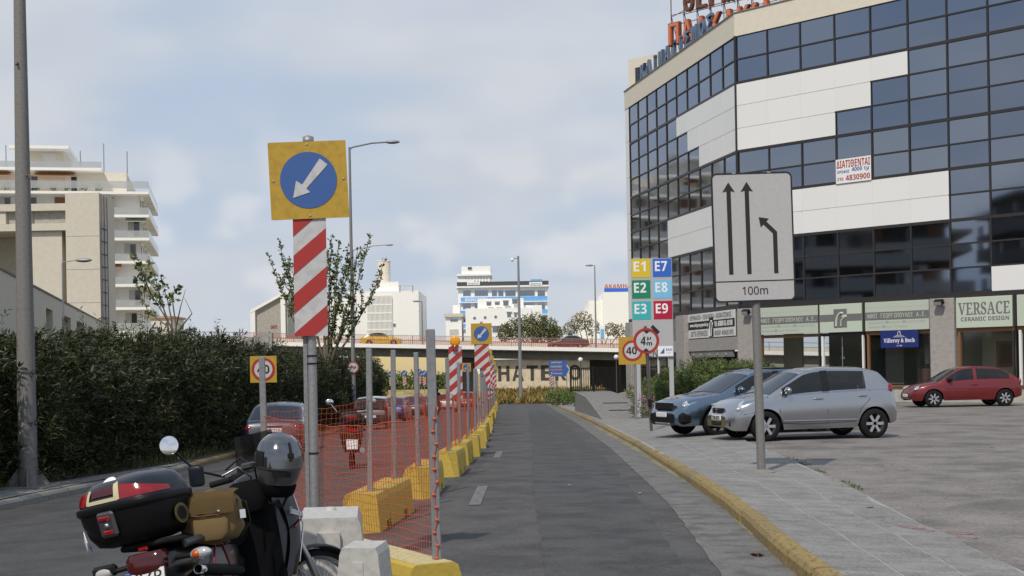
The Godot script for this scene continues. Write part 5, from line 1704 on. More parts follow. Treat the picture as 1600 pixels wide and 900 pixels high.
	for k in 4: window_px(t, 909 + k * 4.0, 911.5 + k * 4.0, 500, 506, d + 1.5, M.facade_glass_c)
	facade_box(t, "sign_board", 945, 990, 450, 455.6, d, 0.4, M.e_blue, -1.0)
	p = at_px(966, 446.5, d) - t.position
	letters("ΑΚΑΜΗΛ", 3.9, 0.62, Vector3(p.x, p.y, -1.2), M.neon_orange, t, 700, "Droid Sans", Basis(), 0.15)
	obj("sign_frame", one_tube([at_px(945, 450, d) - t.position - Vector3(0, 0, 1.3), at_px(990, 450, d) - t.position - Vector3(0, 0, 1.3)], 0.06, 5), M.steel, t)
	# pale sign panel at the foot of the tower
	d = 160.0
	var sp := thing("poster_panel", "upright pale poster panel standing on the overpass by the white tower", "sign", Vector3(at_px(941, 520, d).x, -1.9, -d))
	facade_box(sp, "panel", 937, 945, 509, 532, d, 0.3, M.white_wall)
	facade_box(sp, "post", 940, 942, 532, 590, d, 0.2, M.steel)
	facade_box(sp, "print", 938.5, 943.5, 514, 528, d, 0.05, M.e_sky, 0.06)
	# hazy low houses beside the flats
	d = 260.0
	t = thing("low_houses", "pale distant house glimpsed between the flats and the hedge", "building", Vector3(at_px(255, 560, d).x, -1.9, -d))
	facade_box(t, "wall", 236, 268, 497, 588, d, 10, M.cream_wall)
	facade_box(t, "roof", 234, 270, 494, 497.2, d, 11, M.awning_a, 0.4)
	for k in 3: window_px(t, 240 + k * 9, 244 + k * 9, 503, 508, d, M.facade_glass_c)
	# golden slope seen under the overpass
	var gm := MB.new()
	gm.quad(Vector3(-60, -1.9, -158), Vector3(20, -1.9, -158), Vector3(20, 0.6, -215), Vector3(-60, 0.6, -215))
	struct("slope", gm, M.dry_slope if M.has("dry_slope") else worn("dry_slope", 0.46, 0.36, 0.12, M.grain_tex, 3.0, M.coarse_tex, 12.0, 0.95))
	t = thing("yellow_wall", "long pale yellow wall seen under the overpass", "wall", Vector3(at_px(640, 560, 218.0).x, -1.9, -218))
	facade_box(t, "wall", 560, 730, 556, 590, 218, 1.0, M.e_cream if M.has("e_cream") else mat("e_cream", 0.74, 0.62, 0.34, 0.8))


# ------------------------------------------------------------------ plants
func rand_in_ball(r: float) -> Vector3:
	while true:
		var p := Vector3(rng.randf_range(-1, 1), rng.randf_range(-1, 1), rng.randf_range(-1, 1))
		if p.length_squared() < 1: return p * r
	return Vector3.ZERO

func rand_dir() -> Vector3:
	return (rand_in_ball(1.0) + Vector3(0, 0.001, 0)).normalized()

# one leaf: a folded diamond from p along dir
func leaf_to(m: MB, p: Vector3, dir: Vector3, l: float, w: float) -> void:
	var side := dir.cross(rand_dir()).normalized() * w * 0.5
	var up := side.cross(dir).normalized()
	var a := p; var b := p + dir * l * 0.45 + side; var c := p + dir * l - up * l * 0.08; var e := p + dir * l * 0.45 - side
	var i := m.v.size()
	m.put(a, up); m.put(b, (up + side.normalized() * 0.3).normalized()); m.put(c, up); m.put(e, (up - side.normalized() * 0.3).normalized())
	m.ix.append_array(PackedInt32Array([i, i + 2, i + 1, i, i + 3, i + 2]))

func leaf(m: MB, p: Vector3, l: float, w: float) -> void:
	leaf_to(m, p, rand_dir(), l, w)

func leaf_colour(base: Array, vary: float) -> Color:
	var k := 1.0 + rng.randf_range(-vary, vary)
	var y := rng.randf_range(-0.12, 0.18)
	return Color(base[0] * k * (1.0 + y), base[1] * k, base[2] * k * (1.0 - y))

# dense evergreen shrub filling a box-like volume (size), foot at the origin
func oleander_shrub(size: Vector3, clusters: int, per: int, ll: float, lw: float, base: Array) -> MB:
	var m := MB.new()
	m.use_tint = true
	var h := size * 0.5
	for k in clusters:
		var d := Vector3(rng.randf_range(-1, 1), rng.randf_range(0, 1), rng.randf_range(-1, 1))
		# push most clumps to the outside, keep some within
		var e := maxf(maxf(absf(d.x), absf(d.z)), d.y)
		var f := lerpf(e, 1.0, rng.randf()) / maxf(e, 0.05)
		d *= f
		var lump := 0.86 + 0.16 * sin(d.x * 5.0 + d.y * 3.0 + k % 3) + 0.10 * sin(d.z * 9.0 + d.y * 4.0) 
		var p := Vector3(d.x * h.x * lump, d.y * size.y * (0.85 + 0.11 * sin(d.x * 4.0 + d.z * 3.3) + 0.07 * sin(d.x * 9.0 + d.z * 8.0)), d.z * h.z * 1.1)
		var out := Vector3(d.x * 0.7, 0.55, d.z * 0.7).normalized()
		m.tint = leaf_colour(base, 0.35)
		var axis := (out + rand_dir() * 0.45).normalized()
		for j in per:
			var dir := (axis * 0.75 + rand_dir() * 0.85).normalized()
			leaf_to(m, p + axis * (j * 0.022) + rand_dir() * 0.03, dir, ll * rng.randf_range(0.7, 1.15), lw)
	return m

func plants() -> void:
	mat("leafy", 1, 1, 1, 0.5, 0.0, 0.45)
	M.leafy.vertex_color_use_as_albedo = true
	M.leafy.cull_mode = BaseMaterial3D.CULL_DISABLED
	M.leafy.backlight_enabled = true
	M.leafy.backlight = lin(0.22, 0.22, 0.22)
	# ---- oleander hedge, shrub by shrub
	var variants := []
	for k in 4:
		variants.append(oleander_shrub(Vector3(2.6, 3.2, 3.0), 1150, 15, 0.185, 0.036, [0.036, 0.046, 0.016]).mesh())
	var shoots := []
	for v in 3:
		var sm := MB.new(); sm.use_tint = true
		for q in 15:
			var p := Vector3(rng.randf_range(-0.9, 0.9), rng.randf_range(2.3, 2.9), rng.randf_range(-1.4, 1.4))
			var dir := (Vector3.UP + rand_dir() * 0.45).normalized()
			var l := rng.randf_range(0.4, 1.1)
			sm.tint = leaf_colour([0.07, 0.085, 0.03], 0.3)
			for j in 26:
				leaf_to(sm, p + dir * l * j / 26.0, (dir * 0.6 + rand_dir()).normalized(), rng.randf_range(0.11, 0.18), 0.03)
		shoots.append(sm.mesh())
	var stems := MB.new()
	for k in 9:
		var a := rng.randf() * TAU
		stems.tube([Vector3(cos(a) * 0.3, 0, sin(a) * 0.4), Vector3(cos(a) * 0.7, 1.3, sin(a) * 0.9), Vector3(cos(a) * 0.9, 2.5, sin(a) * 1.1)], [0.035, 0.025, 0.012], 5)
	var stem_mesh := stems.mesh()
	var d := 14.0
	var k := 0
	while d < 100.0:
		var x := left_x(d) - 2.25 + 0.12 * sin(d)
		if d < 22: x -= (22 - d) * 0.12
		var base := on_ground(x, d)
		var top: float = along([18, 2.75, 22, 2.6, 26, 2.3, 32, 2.4, 45, 2.45, 70, 2.25], d) + rng.randf_range(-0.42, 0.22)
		var t := thing("oleander_shrub", "dense dark green oleander shrub in the tall roadside hedge", "shrub", base, [0.0, PI, 0.0, PI][k % 4] + rng.randf_range(-0.1, 0.1), "oleander shrubs of the roadside hedge")
		t.scale = Vector3(rng.randf_range(0.9, 1.15), (top - base.y) / 3.2, rng.randf_range(0.95, 1.15))
		obj("foliage", variants[k % 4], M.leafy, t)
		obj("sprays", shoots[(k * 2 + 1) % 3], M.leafy, t)
		obj("stem", stem_mesh, M.hedge_twig, t)
		d += 2.1 if d < 60 else 2.6
		k += 1
	# ---- grass on the verge
	var g := MB.new()
	g.use_tint = true
	for i in 9000:
		var dd := 18.0 + pow(rng.randf(), 1.6) * 45.0
		var x := left_x(dd) - (0.3 + (1.0 - clampf((dd - 20.0) / 14.0, 0, 1)) * 1.0) - rng.randf() * 1.4
		g.tint = leaf_colour([0.075, 0.088, 0.03], 0.4)
		var p := on_ground(x, dd) + Vector3(0, 0.015, 0)
		leaf_to(g, p, (Vector3(0, 1, 0) + rand_dir() * 0.6).normalized(), rng.randf_range(0.10, 0.34), 0.022)
	var go := obj("verge_grass", g, M.leafy)
	go.set_meta("kind", "stuff"); tag(go, "rough grass along the verge below the hedge", "grass")
	# ---- young tree with upright branches
	var tp := at_px(508, 545, 70.0)
	young_tree("young_tree", "sparse young tree with upright branches and small new leaves behind the striped board", on_ground(tp.x, 70.0), tp.y + 0.4)
	bare_tree()
	# ---- round grey-green tree and scrub beyond the overpass
	round_tree("round_tree", "round olive green tree beyond the overpass beside the porthole house", [[790, 520, 0.62], [805, 514, 0.75], [822, 511, 0.85], [840, 509, 0.9], [856, 513, 0.8], [866, 521, 0.6], [830, 520, 1.0], [850, 522, 0.9]], 170.0, [0.15, 0.16, 0.065], 5200)
	round_tree("pale_tree", "thin pale spring tree beside the white tower's foot", [[890, 515, 0.5], [902, 505, 0.6], [913, 500, 0.6], [925, 512, 0.6], [955, 515, 0.5], [968, 518, 0.5]], 172.0, [0.26, 0.24, 0.15], 1500)
	# ---- planted bed before the shorter facade
	var bed := oleander_shrub(Vector3(1.7, 1.5, 1.6), 620, 12, 0.10, 0.035, [0.105, 0.15, 0.045]).mesh()
	var bed2 := oleander_shrub(Vector3(1.7, 1.5, 1.6), 620, 12, 0.11, 0.03, [0.12, 0.16, 0.05]).mesh()
	for q in [[5.75, 54.5, 1.25], [6.5, 54.0, 1.5], [7.4, 54.4, 1.6], [8.3, 54.8, 1.7], [9.1, 55.6, 1.6], [7.0, 56.0, 1.7], [8.0, 56.6, 1.8], [6.0, 56.5, 1.5]]:
		var t := thing("bed_shrub", "leafy green shrub in the bed before the shorter glass facade", "shrub", on_ground(q[0], q[1]), rng.randf() * TAU, "shrubs in the bed before the glass building")
		t.scale = Vector3(1, q[2] / 1.5, 1)
		obj("foliage", bed if rng.randf() < 0.5 else bed2, M.leafy, t)
		obj("stem", stem_mesh, M.hedge_twig, t).scale = Vector3(0.5, 0.5, 0.5)
	var fl := thing("flowering_plant", "small pink flowering plant at the foot of the exits board", "plant", on_ground(4.75, 50.2))
	var m := MB.new()
	for i in 160: leaf(m, Vector3(0, 0.35, 0) + rand_in_ball(0.33), 0.12, 0.05)
	obj("foliage", m, M.shrub_leaf, fl)
	m = MB.new()
	for i in 150: leaf(m, Vector3(0, 0.5, 0) + rand_in_ball(0.42), 0.07, 0.06)
	obj("blossom", m, M.pink_petal, fl)
	# ---- wild bank in front of the graffiti wall
	m = MB.new()
	m.use_tint = true
	for i in 9000:
		var p := Vector3(rng.randf_range(-2.8, 9.0), 0, -rng.randf_range(132.0, 142.6))
		p.y = -1.95 + clampf((-p.z - 132.0) / 10.6, 0, 1) * 0.9
		var c := rng.randf()
		m.tint = leaf_colour([0.40, 0.22, 0.07] if c < 0.45 else ([0.13, 0.17, 0.05] if c < 0.85 else [0.35, 0.30, 0.10]), 0.3)
		leaf_to(m, p, (Vector3.UP + rand_dir() * 0.8).normalized(), rng.randf_range(0.3, 0.9), 0.16)
	var wb := obj("wild_growth", m, M.leafy)
	wb.set_meta("kind", "stuff"); tag(wb, "orange and green weeds on the bank before the graffiti wall", "weeds")
	var bank := MB.new()
	bank.quad(Vector3(-3.2, -1.96, -132.5), Vector3(9.5, -1.96, -132.5), Vector3(9.5, -1.05, -143.2), Vector3(-3.2, -1.05, -143.2))
	struct("bank", bank, M.far_soil)
	for q in [[588, 592], [604, 594], [622, 590], [646, 588], [672, 590], [690, 592]]:
		var p := at_px(q[0], q[1], 178.0)
		var t := thing("far_bush", "small green bush on the sunny slope beyond the overpass", "bush", Vector3(p.x, -1.25, -178.0), 0, "bushes on the slope beyond the overpass")
		m = MB.new(); m.use_tint = true
		for i in 350:
			m.tint = leaf_colour([0.11, 0.155, 0.045], 0.3)
			var b := rand_in_ball(1.0)
			leaf(m, Vector3(b.x * 1.4, 1.2 + b.y * 1.2, b.z * 1.4), 0.5, 0.25)
		obj("foliage", m, M.leafy, t)
		obj("stem", stem_mesh, M.hedge_twig, t).scale = Vector3(0.5, 0.5, 0.5)
	for q in [[877, 606, 108.0, 1.3], [905, 608, 100.0, 1.1]]:
		var p := at_px(q[0], q[1], q[2])
		var t := thing("roadside_bush", "round green bush beside the concrete ramp", "bush", on_ground(p.x, q[2]), 0, "bushes beside the concrete ramp")
		m = MB.new(); m.use_tint = true
		for i in 900:
			m.tint = leaf_colour([0.11, 0.16, 0.045], 0.3)
			var b := rand_in_ball(1.0)
			leaf(m, Vector3(b.x * 1.3, 0.65 + b.y * 0.65, b.z * 1.3), 0.24, 0.10)
		obj("foliage", m, M.leafy, t)
		obj("stem", stem_mesh, M.hedge_twig, t).scale = Vector3(0.5, 0.35, 0.5)

func young_tree(called: String, label: String, base: Vector3, fork: float) -> void:
	var t := thing(called, label, "tree", base)
	var fy := maxf(fork - base.y - 0.2, 1.2)
	var wood := MB.new()
	wood.tube([Vector3(0, -0.05, 0), Vector3(0.02, fy * 0.5, 0), Vector3(0, fy, 0)], [0.16, 0.13, 0.11], 8)
	obj("trunk", wood, M.bark, t)
	var tips := []
	for px in [418, 436, 452, 468, 497, 517, 530, 545, 560, 578, 604]:
		tips.append(at_px(px, [392, 372, 400, 380, 372, 366, 374, 378, 388, 362, 402][tips.size()], 70.0 + rng.randf_range(-1.6, 1.6)) - base)
	var br := MB.new()
	var lv := MB.new()
	lv.use_tint = true
	for tip in tips:
		var a := Vector3(tip.x * 0.06, fy * rng.randf_range(0.55, 1.0), 0)
		var mid := Vector3(lerpf(a.x, tip.x, 0.62), lerpf(a.y, tip.y, 0.42), tip.z * 0.5)
		var pts := []
		for k in 9:
			var f := k / 8.0
			pts.append(a.lerp(mid, f).lerp(mid.lerp(tip, f), f) + rand_dir() * 0.04)
		br.tube(pts, [0.07, 0.062, 0.055, 0.046, 0.038, 0.03, 0.024, 0.018, 0.01], 5)
		twig_leaves(lv, pts, 0.22)
		for j in 5:
			var s: Vector3 = pts[2 + j]
			var dir := Vector3(rng.randf_range(-0.7, 0.7), 1.1, rng.randf_range(-0.6, 0.6)).normalized()
			var l := rng.randf_range(0.7, 1.7)
			var q := [s, s + dir * l * 0.5 + Vector3(dir.x * 0.15, 0, 0), s + dir * l + Vector3(0, 0.12, 0)]
			br.tube(q, [0.025, 0.017, 0.008], 4)
			twig_leaves(lv, q, 0.0)
	obj("branches", br, M.bark, t)
	var c := obj("crown", lv, M.leafy, t)

func twig_leaves(lv: MB, pts: Array, from: float) -> void:
	for k in pts.size() - 1:
		var n := int(pts[k].distance_to(pts[k + 1]) / 0.15) + 1
		for j in n:
			var f := (k + float(j) / n) / (pts.size() - 1)
			if f < from or rng.randf() < 0.12: continue
			var p: Vector3 = pts[k].lerp(pts[k + 1], float(j) / n) + rand_dir() * 0.07
			lv.tint = leaf_colour([0.115, 0.15, 0.05], 0.3)
			for i in 4 + rng.randi() % 4:
				leaf_to(lv, p + rand_dir() * 0.06, (rand_dir() + Vector3(0, 0.4, 0)).normalized(), rng.randf_range(0.11, 0.20), 0.11)

func bare_tree() -> void:
	var foot := at_px(268, 560, 46.0)
	var base := on_ground(foot.x, 46.0)
	var t := thing("bare_tree", "straggly half-bare tree poking out of the hedge before the flats", "tree", base)
	var br := MB.new(); var lv := MB.new()
	lv.use_tint = true
	var f0 := Vector3(0, 2.6, 0)
	obj("trunk", one_tube([Vector3.ZERO, Vector3(0.05, 1.5, 0), f0], [0.09, 0.07, 0.055], 6), M.bark, t)
	for q in [[[270, 520], [245, 455], [205, 402]], [[270, 515], [243, 470], [222, 445]], [[275, 510], [268, 460], [287, 448]], [[275, 512], [282, 480], [290, 452]], [[262, 510], [232, 488], [208, 432]], [[240, 470], [226, 435], [212, 395]], [[262, 505], [244, 440], [232, 400]], [[268, 500], [262, 470], [250, 430]], [[280, 515], [300, 490], [288, 465]]]:
		var pts := [f0 if q[0][1] > 498 else at_px(q[0][0], q[0][1], 46.0) - base]
		for p in q: pts.append(at_px(p[0], p[1], 46.0 + rng.randf_range(-0.4, 0.4)) - base)
		br.tube(pts, [0.035, 0.028, 0.018, 0.007], 4)
		if q[2][1] < 450: twig_leaves(lv, pts.slice(1), 0.35)
	obj("branches", br, M.bark, t)
	obj("crown", lv, M.leafy, t)

func round_tree(called: String, label: String, lumps: Array, d: float, base: Array, leaves: int) -> void:
	var p := at_px(lumps[lumps.size() / 2][0], 560, d)
	var t := thing(called, label, "tree", Vector3(p.x, -1.95, -d))
	var m := MB.new(); m.use_tint = true
	var wood := MB.new()
	var crown_y := 0.0
	for l in lumps:
		var c := at_px(l[0], l[1], d) - t.position
		crown_y = maxf(crown_y, c.y)
		wood.tube([Vector3(0, c.y * 0.45, 0), c * 0.7 + Vector3(0, c.y * 0.1, 0), c], [0.10, 0.06, 0.02], 5)
		for k in leaves / lumps.size():
			var b := rand_in_ball(1.0)
			m.tint = leaf_colour(base, 0.35)
			leaf(m, c + b.normalized() * pow(b.length(), 0.6) * Vector3(1.4, 1.1, 1.4).length() * 0.62 * l[2] * 1.25, 0.30, 0.16)
	wood.tube([Vector3.ZERO, Vector3(0, crown_y * 0.5, 0)], [0.22, 0.14], 7)
	obj("trunk", wood, M.bark, t)
	obj("crown", m, M.leafy, t)


# ------------------------------------------------------------------ cars (local: +x forward, z across, wheels on y = 0)
func curve(pts: Array, x: float) -> float:
	# smooth through [x, y] pairs sorted by x
	if x <= pts[0][0]: return pts[0][1]
	for k in range(1, pts.size()):
		if x <= pts[k][0]:
			var t: float = (x - pts[k - 1][0]) / (pts[k][0] - pts[k - 1][0])
			return lerpf(pts[k - 1][1], pts[k][1], t)
	return pts[-1][1]

func soft(pts: Array, x: float, r: float) -> float:
	return (curve(pts, x - r) + 2.0 * curve(pts, x) + curve(pts, x + r)) * 0.25

class Car:
	var L: float; var W: float; var H: float; var r: float
	var xf: float; var xr: float
	var hood: Array      # centre line of bonnet / boot
	var belt: Array      # shoulder height
	var plan: Array      # half width as a share of W / 2
	var low: Array       # lower edge
	var roof: Array      # roof line of the cabin
	var paint: Material; var trim: Material
	var arch_pad := 0.05

func car_side(c: Car, x: float, f: float) -> Vector3:      # cabin side, f from belt to roof edge
	var ys := soft(c.belt, x, 0.06); var yr := soft(c.roof, x, 0.05)
	var wb := soft(c.plan, x, 0.08) * c.W / 2 * 0.93
	var k := clampf((yr - ys) / (c.H - ys), 0, 1)
	var wr := lerpf(wb, c.W / 2 * 0.73, k)
	return Vector3(x, lerpf(ys - 0.012, maxf(yr - 0.05, ys - 0.012), f), lerpf(wb, wr, pow(f, 1.25)))

func car_top(c: Car, x: float, g: float) -> Vector3:        # cabin top, g from -1 to 1 across
	var e := car_side(c, x, 1.0)
	var yr := soft(c.roof, x, 0.05)
	return Vector3(x, lerpf(maxf(yr, e.y), e.y, g * g), e.z * g)

func car_body(c: Car) -> MB:
	var m := MB.new()
	var rows := []
	var n := 90
	for i in n + 1:
		var x := -c.L / 2 + c.L * i / n
		var w := soft(c.plan, x, 0.05) * c.W / 2
		var ys := soft(c.belt, x, 0.06); var yh := maxf(soft(c.hood, x, 0.05), ys)
		var yb := soft(c.low, x, 0.04)
		for ax in [c.xf, c.xr]:
			var dx: float = absf(x - ax); var ra: float = c.r + c.arch_pad
			if dx < ra: yb = maxf(yb, c.r + sqrt(ra * ra - dx * dx))
		yb = minf(yb, ys - 0.06)
		var half := []
		var lo := soft(c.low, x, 0.04)
		for q in [[0.0, 0.93], [0.12, 0.965], [0.34, 0.992], [0.55, 1.0], [0.76, 0.985], [0.92, 0.958], [1.0, 0.93]]:
			var y: float = lerpf(yb, ys, q[0])
			# widths follow true height so that arches do not pinch the sides
			var tt := clampf((y - lo) / (ys - lo), 0, 1)
			half.append(Vector3(x, y, w * curve([[0.0, 0.93], [0.12, 0.965], [0.34, 0.992], [0.55, 1.0], [0.76, 0.985], [0.92, 0.958], [1.0, 0.93]], tt)))
		half.append(Vector3(x, lerpf(ys, yh, 0.45), w * 0.86))
		half.append(Vector3(x, lerpf(ys, yh, 0.85), w * 0.55))
		var row := []
		for p in half: row.append(Vector3(p.x, p.y, -p.z))
		row.append(Vector3(x, yh, 0))
		half.reverse()
		for p in half: row.append(p)
		rows.append(row)
	m.sheet(rows, false, false)
	m.fan(rows[0], true); m.fan(rows[n])
	return m

func car_cabin(c: Car, o: Dictionary) -> MB:
	# stations and rings are aligned with the window openings, whose cells are left out
	var m := MB.new()
	var x0: float = c.roof[0][0]; var x1: float = c.roof[-1][0]
	var xs := []
	for i in 45: xs.append(lerpf(x0, x1, i / 44.0))
	var wins: Array = o.windows
	for w in wins: xs.append(w[0]); xs.append(w[1])
	for k in ["windscreen", "rear_window"]:
		if o.has(k): xs.append(o[k][0]); xs.append(o[k][1])
	xs.sort()
	var ring := [[0, 0.0], [0, 0.07], [0, 0.3], [0, 0.6], [0, 0.90], [1, -1.0], [1, -0.90], [1, -0.7], [1, -0.4], [1, 0.0], [1, 0.4], [1, 0.7], [1, 0.90], [1, 1.0], [2, 0.90], [2, 0.6], [2, 0.3], [2, 0.07], [2, 0.0]]
	var rows := []
	for x in xs:
		var row := []
		for q in ring:
			var p := car_top(c, x, q[1]) if q[0] == 1 else car_side(c, x, q[1])
			if q[0] == 0: p.z = -p.z
			row.append(p)
		rows.append(row)
	m.sheet(rows)
	var keep := PackedInt32Array()
	var at := 0
	for i in rows.size() - 1:
		var xm: float = (xs[i] + xs[i + 1]) / 2
		var in_side := false
		for w in wins: in_side = in_side or (xm > w[0] and xm < w[1])
		var in_top := false
		for k in ["windscreen", "rear_window"]:
			if o.has(k): in_top = in_top or (xm > o[k][0] and xm < o[k][1])
		for k in ring.size() - 1:
			var open: bool = (in_side and (k in [1, 2, 3] or k in [14, 15, 16])) or (in_top and k >= 6 and k <= 11)
			if not open: keep.append_array(m.ix.slice(at, at + 6))
			at += 6
	m.ix = keep
	return m

func side_glass(c: Car, xa: float, xb: float, f0: float, f1: float, s: int, off := 0.007) -> MB:
	var m := MB.new()
	var rows := []
	for j in 6:
		var row := []
		for i in 15:
			var p := car_side(c, lerpf(xa, xb, i / 14.0), lerpf(f0, f1, j / 5.0))
			row.append(Vector3(p.x, p.y + off * 0.4, (p.z + off) * s))
		rows.append(row)
	m.sheet(rows, false, s < 0)
	return m

func top_glass(c: Car, xa: float, xb: float, g: float, fwd: float) -> MB:
	var m := MB.new()
	var rows := []
	for j in 9:
		var row := []
		for i in 9:
			var p := car_top(c, lerpf(xa, xb, j / 8.0), lerpf(-g, g, i / 8.0))
			row.append(p + Vector3(0.006 * fwd, 0.006, 0))
		rows.append(row)
	m.sheet(rows)
	return m

# thin dark line drawn on the body side through points [x, y]
func seam(c: Car, pts: Array, s: int, wdt := 0.006) -> MB:
	var m := MB.new()
	var path := []
	for p in pts:
		path.append(Vector3(p[0], p[1], body_z(c, p[0], p[1]) * s))
	m.tube(path, wdt, 4, false)
	return m

func body_z(c: Car, x: float, y: float) -> float:
	var ys := soft(c.belt, x, 0.06)
	if y > ys: 
		var f := clampf((y - ys) / maxf(soft(c.roof, x, 0.05) - 0.05 - ys, 0.01), 0, 1)
		return car_side(c, x, f).z
	var lo := soft(c.low, x, 0.04)
	return soft(c.plan, x, 0.05) * c.W / 2 * curve([[0.0, 0.93], [0.12, 0.965], [0.34, 0.992], [0.55, 1.0], [0.76, 0.985], [0.92, 0.958], [1.0, 0.93]], clampf((y - lo) / (ys - lo), 0, 1))

var wheel_cache := {}
func add_wheel(t: Node3D, at: Vector3, r: float, s: int, spokes: int) -> void:
	var key := "%f %d" % [r, spokes]
	if not wheel_cache.has(key):
		var ty := MB.new()
		var w := r * 0.33
		var turn := Transform3D(Basis(Vector3.RIGHT, PI / 2), Vector3.ZERO)
		ty.lathe([Vector2(r * 0.66, -w), Vector2(r * 0.80, -w * 1.04), Vector2(r * 0.95, -w * 0.9), Vector2(r, -w * 0.6), Vector2(r, w * 0.6), Vector2(r * 0.95, w * 0.9), Vector2(r * 0.80, w * 1.04), Vector2(r * 0.66, w)], turn, 36)
		var rim := MB.new()
		rim.lathe([Vector2(r * 0.67, -w * 0.9), Vector2(r * 0.67, w * 0.98), Vector2(r * 0.62, w * 0.98), Vector2(r * 0.60, w * 0.55), Vector2(r * 0.60, -w * 0.9)], turn, 36)
		for k in spokes:
			var a := TAU * k / spokes
			var b := Basis(Vector3(0, 0, 1), a)
			rim.prism(PackedVector2Array([Vector2(0.0, -r * 0.085), Vector2(r * 0.63, -r * 0.10), Vector2(r * 0.63, r * 0.10), Vector2(0.0, r * 0.085)]), -w * 0.85, -w * 0.60, Transform3D(b, Vector3.ZERO))
		rim.lathe([Vector2(r * 0.2, w * 0.55), Vector2(r * 0.2, w * 0.86), Vector2(r * 0.12, w * 0.98), Vector2(0, w * 0.98)], turn, 16)
		var drum := MB.new()
		drum.lathe([Vector2(r * 0.61, w * 0.2), Vector2(0.0, w * 0.21)], turn, 24)
		wheel_cache[key] = [ty.mesh(), rim.mesh(), drum.mesh()]
	var o := obj("wheel", wheel_cache[key][0], M.rubber, t)
	o.transform = Transform3D(Basis(Vector3.UP, 0.0 if s < 0 else PI), at)
	obj("rim", wheel_cache[key][1], M.rim_silver, o)
	obj("brake_drum", wheel_cache[key][2], M.black_matt, o)

